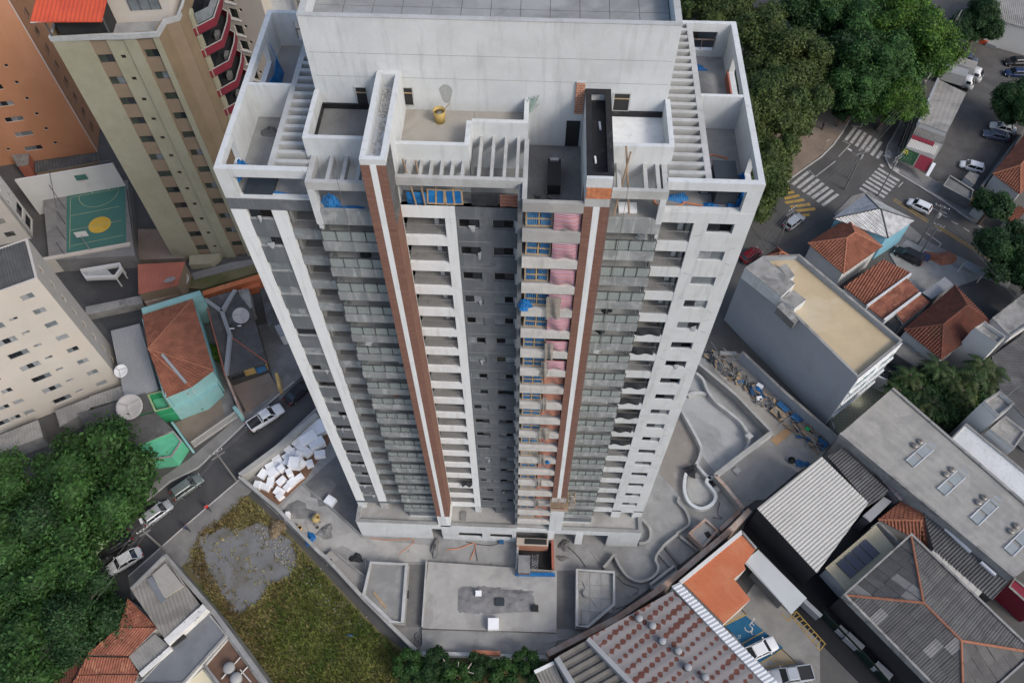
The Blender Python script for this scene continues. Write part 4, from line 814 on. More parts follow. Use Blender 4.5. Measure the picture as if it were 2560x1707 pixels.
for k in range(13):
    z = 38.05 - 3.22 * k
    if k == 0:
        zs = [38.05 - 3.22 * q for q in range(13)]; facade(T, 4.2, 6.15, -2.5, H - .05, [(4.22, 6.05, q - .75, q + .45, ['wgreen', rng.choice(('wgreen', 'glass', 'glassl'))], 2) for q in zs], 'tan', BT, 'wall_stripe', .12, .34, 'frame'); facade(T, 9.7, 11.65, -2.5, H - .05, [(9.93, 11.62, q - .3, q + .85, ['wgreen', rng.choice(('wgreen', 'glass', 'glassl'))], 2) for q in zs], 'tan', BT, 'wall_stripe', .12, .34, 'frame'); facade(T, 6.15, 8.3, -2.5, H - .05, [(6.95, 7.55, q - .2, q + .35, 'glass', 1) for q in zs], 'beige', BT, 'wall_stripe', 0, .32, 'tand')
    # rounded bay windows on the left flank
    b = MB(T).prism([(0, 6.2), (-.5, 6.3), (-.8, 6.9), (-.8, 7.7), (-.5, 8.3), (0, 8.4)], z - .9, z + .9).build('bay_window', 'glass', BT); MB(T).prism([(0, 6.1), (-.55, 6.2), (-.9, 6.85), (-.9, 7.75), (-.55, 8.4), (0, 8.5)], z - 1.7, z - .9).build('bay_base', 'burg', b); MB(T).prism([(0, 6.08), (-.58, 6.18), (-.93, 6.85), (-.93, 7.75), (-.58, 8.42), (0, 8.52)], z - .9, z - .78).build('bay_rim', 'offw', b)
    # burgundy balconies on the right flank
    zb = 38.0 - 3.2 * k; pl = [(14.7, 5.0), (17.1, 7.1), (17.4, 10.9), (17.3, 13.0), (15, 15)]
    o = MB(T).strip(pl, .2, zb - 1.05, zb).build('balcony_parapet', 'burg', BT); MB(T).strip(pl, .16, zb, zb + .04).build('coping', 'conc2', o); MB(T).prism([(14.6, 5.1)] + pl[1:] + [(14.6, 15)], zb - 1.25, zb - 1.05).build('shade_dark_balcony_floor', 'blackw', o); MB(T).box(14.85, 5.2, zb - 1.05, 15.2, 6.4, zb + 1.9).build('balcony_pier', 'beige', o)  # floor coloured near-black to paint the shade inside the balconies
    if k == 0: MB(T).strip([(15.3, 5.9), (16.9, 7.25), (17.2, 10.8)], .06, zb + .05, zb + 1.5).build('balcony_glazing', 'glassl', o)
    MB(T).box(14.82, 6.6, zb - 1.05, 14.95, 13, zb + 1.4).build('balcony_door', 'glass', o); MB(T).box(15.6 + .3 * (k % 3), 8.5, zb - 1.05, 16.2 + .3 * (k % 3), 9.6, zb - .3).build('balcony_planter', 'concd', o)
MB(T).box(6.7, 3.6, H - 1, 13.6, 12, H + 3.4).build('penthouse_wall', 'cream', BT); MB(T).box(9.0, 3.52, H + .6, 12.6, 3.6, H + 2.6).build('penthouse_window', 'glassl', BT)
for x in (9.0, 10.2, 11.4, 12.55): MB(T).box(x, 3.48, H + .6, x + .1, 3.52, H + 2.6).build('mullion', 'frame', BT)
MB(T).box(.9, .9, H - 1, 6.6, 8, H + 1.9).build('veranda', 'dark', BT)
p = [(-1.2, .0, H + 2.1), (7.0, -.6, H + 2.1), (7.2, 9, H + 3.3), (-1.2, 9, H + 3.3)]
m = MB(T); m.sheet(p, (0, -1, -.1), .5, .03); m.add([(x, y, z - .1) for x, y, z in p], [(3, 2, 1, 0)]); m.build('veranda_roof', 'redm', BT); MB(T).box(-1.2, -.02, H + 1.95, 7., -.0, H + 2.1).build('gutter', 'offw', BT)
for x in (0.2, 6.8): MB(T).box(x, .1, H - 1, x + .15, .25, H + 2.1).build('post', 'frame', BT)

# --- cream block in front
A2 = R(30.1); P2 = (-73.4, 12.45, 0); CB = thing('apartment_building', 'cream apartment block with rows of sliding windows and dark corrugated roof', 'building', P2); T = frameT(P2, A2)
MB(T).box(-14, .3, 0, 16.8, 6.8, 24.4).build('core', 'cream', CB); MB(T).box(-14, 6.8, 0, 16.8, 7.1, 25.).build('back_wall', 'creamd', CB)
m = MB(T); m.sheet([(-14, .3, 24.5), (16.7, .3, 24.5), (16.7, 6.8, 25.0), (-14, 6.8, 25.0)], (0, -1, -.1), .35, .05); m.build('roof', 'fibred', CB)
cw = []
for k in range(8):
    z = 2.1 + 2.95 * k; st = lambda: [rng.choice(('glassl', 'film', 'zinc')), rng.choice(('glass', 'glassl', 'zinc'))]
    for u in (14.15, -6.6): cw.append((u, u + 1.4, z - .5, z + .5, st(), 2))
    if k < 7:
        for u in (11.4, -2.6): cw.append((u, u + .95, z + .0, z + .5, st(), 2))
        for u in (8.2, -.1): cw.append((u, u + 2.4, z - .6, z + .5, ['zinc', 'glass', 'film'] if k % 2 else ['glass', 'glass', 'glassl'], 3))
        for u in (4.35, 2.5, -9.8): cw.append((u, u + 1.25, z - .5, z + .45, st(), 2))
facade(T, -14, 17.1, 0, 25, cw, 'cream', CB)
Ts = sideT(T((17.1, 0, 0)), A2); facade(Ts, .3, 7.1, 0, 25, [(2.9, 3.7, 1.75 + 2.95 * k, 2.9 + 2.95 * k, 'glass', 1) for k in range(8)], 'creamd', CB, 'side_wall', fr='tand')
for k, pts in enumerate(([(-61.24,17.30,2.80), (-56.78,19.47,2.80), (-55.88,17.52,2.60), (-60.75,15.70,2.60)], [(-65.15,14.92,2.80), (-61.22,17.14,2.80), (-60.51,15.49,2.60), (-63.75,12.54,2.60)], [(-72.27,10.45,2.80), (-66.98,13.49,2.80), (-65.49,11.04,2.60), (-71.39,8.00,2.60)])):
    roofed('canopy', ('grey metal canopy at the right foot of the cream block', 'grey metal canopy beside the dark corrugated roof', 'grey metal canopy at the left foot of the cream block')[k], pts[::-1], 'fibre', 'conc', 'shed', row=0, sp=.4, amp=.02, cat='canopy', ov=.3)

# --- white block behind it
A3 = R(19.9); P3 = (-82.0, 47.7, 0); WB = thing('apartment_building', 'plain white apartment block with small dark side windows beside the ball court', 'building', P3); T = frameT(P3, A3)
MB(T).box(-22, 0, 0, 0, .3, 36).build('front_wall', 'cream', WB); MB(T).box(-22, .3, 0, -.3, 4.2, 35).build('core', 'offw', WB); Ts = sideT(T((0, 0, 0)), A3)
for k in range(11): win(T, -3.3, -1.8, 1.4 + 3 * k, 2.5 + 3 * k, WB, 'glass', 'offw')
ws = [(1.2, 3.9, 3.2, 5.2, 'glass', 2), (1.2, 3.9, .4, 2.4, 'glass', 2)]
for k in range(9): ws += [(.95, 1.55, 6.8 + 3 * k, 7.9 + 3 * k, 'glass', 1), (2.65, 3.25, 6.8 + 3 * k, 7.9 + 3 * k, 'glass', 1)]
facade(Ts, .0, 4.2, 0, 36, ws, 'offw', WB, 'side_wall', 0, .28, 'offw')

# --- cream block far behind the tower
FB = thing('apartment_building', 'pale cream apartment block rising behind the burgundy balconies', 'building', (-44, 66, 0)); T = frameT((-48.5, 66.5, 0), R(-16))
MB(T).box(-2, .3, 0, 10.1, 12, 46).build('core', 'cream', FB); MB(T).box(10.1, 2.0, 0, 14.4, 12, 46).build('wall', 'whiter', FB); MB(T).box(14.4, 1.4, 0, 20, 12, 46).build('wall', 'cream', FB); T2 = frameT(T((14.4, 1.4, 0)), R(-16)); fw = []
for k in range(12):
    z = 9.2 + 2.65 * k; fw += [(4.15, 5.5, z - .85, z + .75, ['glass', 'wgreen'], 2), (5.85, 6.4, z + .5, z + 1.05, 'glass', 1)]; win(T2, .4, 1.6, z - .6, z + .7, FB, 'glass', 'offw', mull=2)
    if k: MB(T).box(3.9, -.1, z - 1.15, 5.7, 0, z - .95).build('sill', 'whiter', FB)
facade(T, -2, 10.1, 0, 46, fw, 'cream', FB, fr='offw')

# --- ball court on its deck
flat('court_deck', [(-81.03,53.72,3.00), (-68.36,57.23,3.00), (-62.27,42.37,3.00), (-75.38,41.02,3.00)], 2.98, 'pave', th=3)
CT = tag(MB().prism([p[:2] for p in ((-77.38,54.60,3.00), (-68.40,57.19,3.00), (-64.26,44.62,3.00), (-73.05,42.18,3.00))], 2.98, 3.0).build('ball_court', 'court'), 'green painted ball court with a yellow centre disc', 'court')
c = (-69.81,48.46,3.01); MB().lathe([(0, .004), (1.75, .004), (1.75, 0)], (c[0], c[1], 3.0), 28).build('centre_disc', 'yellow', CT)
def line3(p, q, w, z, par, mat='courtl', name='court_line'):
    return MB().strip([p, q], w, z - .006, z, False).build(name, mat, par)
for p, q in (((-76.57,54.13,3.00), (-72.91,43.28,3.00)), ((-76.57,54.13,3.00), (-69.12,56.46,3.00)), ((-75.18,50.15,3.00), (-67.88,52.51,3.00)), ((-74.11,47.08,3.00), (-66.60,49.51,3.00)), ((-73.00,43.90,3.00), (-65.32,46.47,3.00))): line3(p, q, .09, 3.008, CT)
u0, u1 = np.array((-75.25,54.52,3.00)), np.array((-69.15,56.27,3.00)); mid = (u0 + u1) / 2; dn = np.array((-71.53,52.30,3.00)) - mid
MB().strip([tuple(mid + (u1 - u0) / 2 * math.cos(t) + dn * math.sin(t)) for t in np.linspace(0.02, 3.12, 20)], .09, 3.0, 3.009).build('court_line', 'courtl', CT)
wallthing('boundary_wall', 'tall white wall behind the green ball court', [(-85.45,57.71,3.00), (-68.36,57.28,3.00)] if 0 else [(-82.79,52.96,3.00), (-68.33,57.23,3.00)], .3, 8.0, 'offw'); wallthing('retaining_wall', 'cream retaining wall in front of the ball court', [(-76.47,40.84,1.00), (-63.58,44.59,1.00)], .6, 3.3, 'cream')
FN = thing('court_fence', 'tall grey frame fence round the ball court', 'fence', (-77.38,54.60,3.00)); m = MB()
c0, c1, c2 = np.array((-77.65,54.77,3.00)), np.array((-68.47,57.42,3.00)), np.array((-73.16,42.03,3.00))
for t in np.linspace(0, 1, 5):
    p = c0 + (c1 - c0) * t; MB().tube(tuple(p), (p[0], p[1], 8.5), .06).build('post', 'frame', FN)
for t in np.linspace(.25, 1, 4):
    p = c0 + (c2 - c0) * t; MB().tube(tuple(p), (p[0], p[1], 8.5 if t < .5 else 6), .06).build('post', 'frame', FN)
for z in (5.5, 8.5): MB().tube((c0[0], c0[1], z), (c1[0], c1[1], z), .07).build('rail', 'frame', FN)
MB().tube((c0[0], c0[1], 8.5), tuple(np.array([*(c0 + (c2 - c0) * .45)[:2], 6.0])), .05).build('rail', 'frame', FN)
for k, (p, mt) in enumerate((((-73.73,55.85,3.00), 'court'), ((-69.44,43.01,3.00), 'offw'))):
    sgn = -1 if k == 0 else 1
    t = thing('basketball_hoop', ('basketball hoop with a green backboard by the tall white wall', 'basketball hoop with a white backboard by the cream retaining wall')[k], 'hoop', p, R(14)); MB().tube((0, 0, 0), (0, 0, 3.3), .07).build('post', 'pipe', t, local=True); MB().box(-.9, sgn * .5 - .03, 2.9, .9, sgn * .5 + .03, 4.0).build('backboard', mt, t, local=True); MB().tube((0, 0, 3.2), (0, sgn * .5, 3.3), .05).build('arm', 'pipe', t, local=True); MB().path([(.23 * math.cos(q), sgn * .8 + .23 * math.sin(q), 3.05) for q in np.linspace(0, 6.28, 12)], .02, 4).build('ring', 'redm', t, local=True)
m = MB(); gp = [(-73.29,55.29,3.00), (-70.72,56.09,3.00)]; t = thing('goal_frame', 'white goal frame at the far end of the ball court', 'goal', gp[0]); MB().tube(gp[0], (gp[0][0], gp[0][1], 5), .05).build('post', 'offw', t); MB().tube(gp[1], (gp[1][0], gp[1][1], 5), .05).build('post', 'offw', t); MB().tube((gp[0][0], gp[0][1], 5), (gp[1][0], gp[1][1], 5), .05).build('crossbar', 'offw', t)

# --- yard with canopy, red roof, boundary walls
flat('yard', [(-76.58,41.73,0.00), (-63.47,44.20,0.00), (-60.22,34.14,0.00), (-58.53,31.50,0.00), (-63.33,29.70,0.00)], .02, 'asphalt', th=.08)
wallthing('boundary_wall', 'stained concrete wall below the asphalt yard', [(-67.54,32.73,0.80), (-59.55,35.24,0.80)], 1.6, 1.4, 'mould'); flat('path', [(-70.16,58.89,0.00), (-68.93,59.18,-0.00), (-62.75,43.55,0.00), (-63.65,43.51,0.00)], 2.2, 'pave', th=2.2)
flat('terrace', [(-64.71,49.52,0.00), (-61.00,49.67,0.00), (-55.32,43.79,0.00), (-62.93,43.18,0.00)], 1.0, 'dirt', th=1.0)
t = thing('entrance_canopy', 'white moulded concrete canopy frame below the retaining wall', 'canopy', (-68.74,41.46,0.00)); pl = [(-70.15,39.50,2.60), (-64.47,41.03,2.60), (-63.97,40.18,2.60), (-64.38,38.59,2.60), (-68.80,38.21,2.60)]; MB().strip(pl, .5, 2.0, 2.6, True).build('frame_beam', 'offw', t); MB().prism([p[:2] for p in ((-66.57,40.42,2.60), (-64.61,38.58,2.60), (-68.82,38.27,2.60), (-69.88,39.36,2.60))], 2.1, 2.3).build('roof_panel', 'raw', t)
for p in pl[:4]: MB().tube((p[0], p[1], 0), (p[0], p[1], 2.1), .12).build('post', 'offw', t)
roofed('garage', 'flat roofed garage with a brick red roof beside the beige tower', [(-60.67,39.93,4.00), (-53.51,40.72,4.00), (-53.45,36.15,4.00), (-58.86,34.30,4.00)][::-1], 'redf', 'tan', 'shed', row=0, sp=.6, amp=.01, cat='garage', ov=.1)
t = thing('brick_planter', 'empty stepped planter of rendered brick below the red roof', 'planter', (-57.69,37.32,0.00)); MB().strip([(-59.49,35.47,2.00), (-54.38,37.53,2.00), (-53.67,36.39,2.00), (-58.58,34.26,2.00)], .35, 0, 2.0, True).build('wall_body', 'brickr', t); MB().prism([p[:2] for p in ((-58.86,35.21,2.00), (-54.46,36.94,2.00), (-53.99,36.38,2.00), (-58.48,34.45,2.00))], 0, 1.2).build('soil', 'dirt', t)
for q in (.35, .65): MB().strip([lerp((-59.49,35.47,2.00), (-54.38,37.53,2.00), q), lerp((-58.58,34.26,2.00), (-53.67,36.39,2.00), q)], .25, 0, 1.95).build('divider', 'brickr', t)
for k, (p, q) in enumerate((((-50.09,35.97,2.50), (-46.99,37.46,2.50)), ((-46.92,37.46,2.50), (-41.89,39.74,2.50)))): wallthing('orange_wall', ('orange capped garden wall next to the turquoise gutter', 'orange capped garden wall below the beige tower lawn')[k], [p, q], .9, 2.4, 'orangem')
wallthing('orange_wall', 'lower orange wall behind the dark slate roof house', [(-44.84,37.81,1.50), (-42.19,38.81,1.50)], .9, 1.5, 'orangem')
flat('lawn', [(-54.23,40.06,0.00), (-47.77,42.99,0.00), (-44.00,43.77,0.00), (-43.27,41.94,0.00), (-51.47,38.17,0.00), (-55.09,38.42,0.00)], .5, 'field', th=.5); flat('path', [(-53.85,41.10,0.00), (-47.91,43.61,0.00), (-44.76,44.26,0.00), (-44.23,43.35,0.00), (-49.05,41.50,0.00), (-53.05,39.91,0.00)], .62, 'pave', th=.5)
tag(MB(frameT((P1[0], P1[1], 0), A1)).prism([(3.0, -2.2), (6.4, -2.2), (7.4, -1.0), (7.6, -.2), (2.8, -.2)], 0, 1.2).build('window_well', 'beige'), 'low beige window well at the foot of the beige tower', 'well')
dish((-54.12,39.21,0.60), 1.0, 'white satellite dish standing on the lawn beside the red roof', 'dishw', .5, -1.8); dish((-54.25,36.22,4.00), .9, 'grey mesh satellite dish on the edge of the red roof', 'dish', .5, 2); dish((-56.88,20.57,3.60), .95, 'white satellite dish on the long grey shed roof', 'dishw', .35, -1.5); dish((-53.36,14.51,3.70), 1.75, 'large mesh satellite dish on the dark corrugated roof', 'dish', .35, -1.3); dish((-56.66,12.53,3.20), .85, 'small satellite dish beside the large mesh dish', 'dish', .6, -2.6); dish((-42.42,30.70,3.20), 1.2, 'mesh satellite dish on the dark slate house roof', 'dish', .5, -1.0)

# --- houses along the left street
roofed('long_shed', 'long grey metal shed roof beside the cream block', [(-55.73,16.68,3.30), (-51.64,18.61,3.30), (-57.35,29.30,3.60), (-61.17,27.84,3.60)], 'zinc', 'offw', 'shed', row=0, sp=.3, amp=.02, cat='shed', ov=.15)
ap = (-52.00,21.92,8.60); q = [(-55.80,29.00,6.20), (-49.41,32.23,6.20), (-43.30,20.31,6.20), (-45.69,17.54,6.20), (-48.66,15.76,6.20)]; V = lambda p: np.array(p, float)
roofed('tiled_house', 'turquoise house with a large orange tiled half pyramid roof', q, 'terra', 'turq', faces=[([q[0], q[1], ap], (V(q[0]) + V(q[1])) / 2 - V(ap)), ([q[1], q[2], ap], (V(q[1]) + V(q[2])) / 2 - V(ap)), ([q[2], q[3], ap], (V(q[2]) + V(q[3])) / 2 - V(ap)), ([q[3], q[4], ap], (V(q[3]) + V(q[4])) / 2 - V(ap))], lines=[(q[1], ap), (q[2], ap), (q[3], ap)], ov=.3)
HT = bpy.data.objects['tiled_house']; MB().strip([lerp(q[0], ap, .1), (ap[0] - .15, ap[1], 8.4), lerp(q[4], ap, 0.02)], .35, 0, 6.4).build('party_wall', 'turq', HT); MB().strip([(-50.16,21.48,8.10), (-46.35,17.92,6.60)], .5, 6.3, 7.6).build('gutter', 'zinc', HT) if 0 else None
g0, g1 = V((-50.02,21.34,8.20)), V((-46.38,17.95,6.55)); MB().tube(tuple(g0), tuple(g1), .22, 6).build('roof_strip', 'zinc', HT); MB().strip([(-55.92,29.57,6.60), (-48.30,33.08,6.60)], .9, 0, 6.6).build('rear_parapet', 'turq', HT)
flat('turquoise_terrace', [(-49.93,16.97,3.20), (-46.52,18.73,3.20), (-44.43,21.89,3.20), (-43.56,19.79,3.20), (-45.25,17.39,3.20), (-48.75,15.65,3.20)], 3.1, 'turq', th=3.1)
t = tag(bpy.data.objects['turquoise_terrace'], 'pale turquoise front wing of the house below the tiled roof', 'house'); del t['kind']; t.name = 'house_wing'
for k, (p, q_) in enumerate((((-48.63,16.73,4.60), (-46.68,17.62,4.60)), ((-46.13,17.96,4.60), (-45.23,19.13,4.60)), ((-48.64,16.51,1.60), (-46.61,17.40,1.60)), ((-46.28,18.89,1.90), (-44.25,19.92,1.90)))):
    an = math.atan2(q_[1] - p[1], q_[0] - p[0]); L_ = math.hypot(q_[0] - p[0], q_[1] - p[1]); Tk = frameT((p[0], p[1], 0), an); win(Tk, 0, L_, p[2] - .5, p[2] + .5, t, 'glassl', 'offw', -.25 if k < 2 else -.6, mull=4)
flat('house_yard', [(-49.52,15.02,0.00), (-45.96,17.25,0.00), (-43.60,20.43,0.00), (-40.75,16.30,0.00), (-45.89,11.40,0.00)], .12, 'dirt', th=.15)
# dark slate-roofed house
zz = 3.3; a1, a2, a3, a4, a5, a6, a7, a8 = (-49.05,34.27,3.30), (-44.88,36.16,3.30), (-45.97,32.16,2.70), (-43.77,28.08,2.70), (-42.80,21.48,2.70), (-37.44,23.76,3.00), (-40.53,30.52,3.30), (-43.14,21.81,3.30)
roofed('slate_house', 'yellow house with a dark corrugated roof and pale valley gutters', [a1, a2, (-41.38,32.33,3.30), a6, a5], 'fibred', 'yell', faces=[([a1, a2, a3], V(a3) - (V(a1) + V(a2)) / 2), ([a1, a3, a4, a5], V(a4) - V(a1) - (V(a5) - V(a3)) * .6), ([a2, (-41.38,32.33,3.30), a6, a4, a3], (V(a5) - V(a2)) * .1 + V(a4) - V(a6)), ([a4, a6, a5], (V(a6) + V(a5)) / 2 - V(a4))], lines=[], sp=.3, amp=.04, row=0, body=[(p[0], p[1], 2.6) for p in (lerp(a1, a6, .08), lerp(a2, a5, .08), lerp((-41.38,32.33,3.30), a5, .08), lerp(a6, a1, .06), lerp(a5, a2, .06))])
SH = bpy.data.objects['slate_house']
for p, q_ in ((a1, a3), (a2, a3), (a3, a4), (a4, a5)): MB().strip([p, q_], .55, 2.75, 3.42).build('valley_gutter', 'zinc', SH)
MB().tube(a4, a6, .1).build('ridge_cap', 'redf', SH); MB().tube((-48.44,33.09,3.40), (-42.83,21.26,3.40), .1).build('ridge_cap', 'redf', SH)
for p, q_ in (((-43.98,29.01,3.50), (-43.29,29.07,3.50)), ((-42.92,29.52,3.50), (-42.39,29.62,3.50))): MB().tube(p, q_, .09, 4).build('skylight', 'foam', SH)
flat('house_yard', [(-42.75,21.31,0.00), (-37.95,23.71,0.00), (-35.90,20.98,0.00), (-39.67,17.04,-0.00)], .16, 'dirt', th=.15)
wallthing('garden_wall', 'yellow garden wall of the dark roofed house', [(-36.29,22.82,1.20), (-35.37,20.44,1.20)], .4, 1.8, 'yell'); wallthing('garden_wall', 'brown capped wall between the turquoise and yellow houses', [(-48.60,33.01,1.50), (-43.31,21.99,1.50), (-39.73,16.01,1.50)], .3, 2.0, 'brickr')
win(frameT((-43.03,22.52,0.00), R(26.6)), 0, 1.9, .9, 1.9, SH, 'glass', 'frame', -.9); win(frameT((-39.73,24.01,0.00), R(26.6)), 0, 1.4, .6, 2.1, SH, 'blueboard', 'frame', -.9)
flat('path', [(-50.68,33.98,0.00), (-49.34,34.04,0.00), (-40.69,16.07,0.00), (-42.22,15.09,0.00), (-45.69,23.76,0.00)], .135, 'pave', th=.15)
roofed('rear_shed', 'mouldy concrete topped shed behind the dark slate house', [(-44.63,36.40,3.00), (-43.07,36.75,3.00), (-41.67,33.28,3.00), (-42.69,32.68,3.00)][::-1], 'mould', 'mould', 'shed', row=0, sp=1, amp=.0, cat='shed', ov=.02)
roofed('rear_shed', 'dark corrugated shed beside the tower', [(-41.51,37.02,2.60), (-38.63,38.31,2.60), (-35.44,31.35,2.40), (-38.93,30.47,2.40)][::-1], 'fibred', 'concd', 'shed', row=0, sp=.3, cat='shed', ov=.1); flat('side_alley', [(-41.44,32.01,0.00), (-38.22,33.08,0.00), (-32.78,24.05,0.00), (-35.45,19.37,0.00), (-38.04,24.70,0.00)], .06, 'concd', th=.1)
roofed('side_annex', 'small pale blue annex beside the dark corrugated shed', [(-38.02,30.51,2.40), (-36.96,30.92,2.40), (-35.74,28.97,2.40), (-36.73,28.65,2.40)][::-1], 'zinc', 'offw', 'shed', row=0, cat='annex', ov=.03)
# dark corrugated house and green houses by the trees
roofed('dark_roof_house', 'house with a dark corrugated roof carrying the large mesh dish', [(-61.42,14.12,3.60), (-59.51,12.25,3.30), (-51.23,15.26,3.30), (-53.08,17.81,3.60)], 'fibred', 'greend', 'shed', row=0, sp=.28, amp=.04, ov=.15); roofed('dark_roof_house', 'dark corrugated roof between the mesh dish and the green street wall', [(-57.03,12.57,3.30), (-52.14,9.88,3.00), (-47.99,12.66,3.00), (-51.08,15.09,3.30)], 'fibred', 'green', 'shed', row=0, sp=.28, amp=.04, ov=.15)
flatroof('green_annex', 'bright green rendered annex beside the turquoise house', [(-52.90,17.65,3.40), (-50.97,18.38,3.40), (-48.81,15.76,3.40), (-51.01,14.99,3.40)], 3.4, 'greend', 'green', cat='annex', par=1.4, copm='lime')
flatroof('green_house', 'bright green house front wall beside the street trees', [(-52.35,10.29,2.80), (-48.01,12.62,2.80), (-46.34,11.08,2.80), (-47.11,8.68,2.80), (-50.28,8.10,2.80)], 2.8, 'green', 'green', par=.3)
wallthing('garden_wall', 'turquoise side wall of the front yard', [(-48.98,14.27,1.50), (-45.59,10.69,1.50)], .3, 2.0, 'turq'); flatroof('pale_green_house', 'pale green house roof glimpsed below the street trees', [(-55.33,-1.36,3.00), (-52.92,-0.24,3.00), (-51.55,-1.41,3.00), (-54.14,-4.31,3.00)], 3, 'lime', 'lime', par=.2)
# white street fence
t = thing('street_fence', 'white metal picket fence in front of the turquoise house', 'fence', (-45.53,11.59,0.00)); fp, fq = V((-45.60,11.48,0.00)), V((-40.41,16.66,-0.00)); n = 44
for k in range(n + 1):
    p = fp + (fq - fp) * k / n; MB().box(p[0] - .03, p[1] - .03, .1, p[0] + .03, p[1] + .03, 1.9).build('picket' if k % 11 else 'post', 'offw', t)
for z in (.4, 1.7): MB().tube((fp[0], fp[1], z), (fq[0], fq[1], z), .035).build('rail', 'offw', t)
wallthing('garden_wall', 'turquoise capped gate pillar by the street', [(-40.91,16.92,1.00), (-39.83,15.82,1.00)], .5, 2.2, 'turq')
bpy.data.objects['green_house']

# ================================================================ right-hand streets
def mark(par, pts, w, mat='line', name='marking', z=.0): return MB().strip(pts, w, z - .02, z + .006).build(name, mat, par)
def quad(par, pts, mat, name, z): return MB().prism([p[:2] for p in pts], z - .02, z).build(name, mat, par)
RD = struct('road', MB().prism([p[:2] for p in ((35.95,55.33,0.00), (42.58,64.64,0.00), (55.94,78.89,0.00), (67.62,96.01,0.00), (77.18,102.89,0.00), (68.15,79.39,0.00), (63.15,68.04,0.00), (73.52,57.04,0.00), (79.95,50.29,0.00), (75.41,44.84,0.00), (64.08,51.23,0.00), (50.58,58.30,0.00), (38.19,49.53,0.00))], -.3, -.02), 'asphalt2')
for p, q in (((55.46,76.29,0.00), (57.90,79.77,0.00)), ((56.28,75.61,0.00), (58.66,79.12,0.00)), ((57.04,74.86,-0.00), (59.43,78.43,0.00)), ((57.81,74.12,0.00), (60.23,77.67,0.00)), ((58.58,73.50,-0.00), (60.98,76.91,0.00)), ((59.35,72.68,0.00), (61.75,76.15,0.00)), ((60.14,71.95,0.00), (61.39,73.80,0.00)), ((44.27,64.89,0.00), (47.51,68.13,0.00)), ((45.07,64.17,0.00), (48.29,67.24,0.00)), ((45.78,63.34,0.00), (48.98,66.36,-0.00)), ((46.49,62.62,0.00), (49.62,65.47,0.00)), ((47.18,61.91,-0.00), (50.28,64.60,0.00)), ((47.87,61.09,0.00), (50.99,63.91,0.00)), ((48.58,60.28,0.00), (51.69,63.05,0.00)), ((59.76,69.49,0.00), (62.82,66.56,0.00)), ((59.07,68.72,0.00), (62.15,65.66,0.00)), ((58.46,67.92,0.00), (61.53,64.99,0.00)), ((57.79,67.08,0.00), (60.86,64.17,0.00)), ((57.09,66.32,0.00), (60.14,63.36,0.00)), ((56.40,65.50,-0.00), (59.49,62.59,0.00)), ((55.70,64.60,0.00), (57.70,62.69,0.00)), ((60.43,70.42,0.00), (60.86,69.91,0.00))): mark(RD, [p, q], .55, name='crossing_stripe')
for pts in ([(54.89,76.18,0.00), (56.09,75.29,0.00), (53.40,72.02,0.00)], [(47.65,68.51,-0.00), (48.60,67.07,0.00), (52.73,70.97,0.00)], [(42.57,64.57,0.00), (44.25,66.16,-0.00)], [(62.36,65.09,0.00), (63.41,66.29,0.00)], [(57.28,80.15,0.00), (58.89,79.90,0.00), (61.12,83.80,0.00)], [(64.41,55.16,0.00), (66.51,52.62,0.00), (65.48,51.45,-0.00)]): mark(RD, pts, .16)
for p, q in (((67.95,59.35,0.00), (68.91,58.43,0.00)), ((69.46,57.64,-0.00), (70.28,56.94,0.00)), ((71.06,56.26,0.00), (71.84,55.46,0.00)), ((72.47,54.83,0.00), (73.48,53.72,0.00)), ((73.97,53.25,0.00), (75.47,51.64,0.00)), ((63.75,81.97,0.00), (64.37,82.90,0.00)), ((64.89,83.66,0.00), (65.43,84.60,-0.00)), ((66.43,82.16,-0.00), (67.08,83.21,0.00)), ((69.51,87.09,0.00), (70.18,88.39,0.00)), ((71.52,90.83,0.00), (72.32,92.40,0.00))): mark(RD, [p, q], .16, name='lane_dash')
for off in (0, 9):
    mark(RD, [(61.12,62.37,-0.00) if not off else (60.83,62.01,0.00), (65.68,57.62,0.00) if not off else (65.40,57.21,0.00)], .14, 'yline', 'centre_line'); mark(RD, [(66.69,56.82,0.00) if not off else (66.43,56.48,-0.00), (74.10,49.42,0.00) if not off else (73.81,49.09,0.00)], .14, 'yline', 'centre_line')
for p, q in (((42.86,63.86,-0.00), (43.55,64.14,0.00)), ((42.57,62.78,0.00), (44.26,63.27,0.00)), ((42.40,61.60,-0.00), (45.04,62.42,0.00)), ((42.39,60.62,0.00), (45.74,61.49,0.00)), ((43.10,59.71,0.00), (46.56,60.48,0.00)), ((43.92,58.85,0.00), (47.26,59.47,0.00)), ((44.91,57.86,0.00), (46.10,58.11,0.00))): mark(RD, [p, q], .6, 'yline', 'hatch_stripe')
flat('plaza', [(36.23,61.88,0.00), (42.06,64.62,0.00), (44.17,66.52,0.00), (51.07,72.99,0.00), (55.28,78.26,0.00), (58.15,84.72,0.00), (50.26,88.22,0.00), (38.53,81.01,-0.00)], .1, 'dirt', th=.2); KB = struct('kerb', MB().strip([(42.58,64.64,0.00), (44.44,66.53,0.00), (47.21,69.05,0.00), (50.33,71.82,0.00), (53.05,75.01,0.00), (55.30,78.38,0.00), (58.64,84.32,-0.00)], .22, -.02, .14), 'kerb')
flat('pavement', [(62.62,75.40,0.00), (61.51,72.47,-0.00), (61.88,69.47,0.00), (63.28,68.04,0.00), (73.52,57.04,0.00), (76.38,60.04,0.00), (70.20,65.77,0.00), (67.05,68.93,0.00), (64.70,72.60,-0.00), (64.49,75.29,0.00), (72.53,90.87,0.00), (70.79,90.80,0.00), (64.19,77.63,0.00)], .1, 'pave', th=.2)
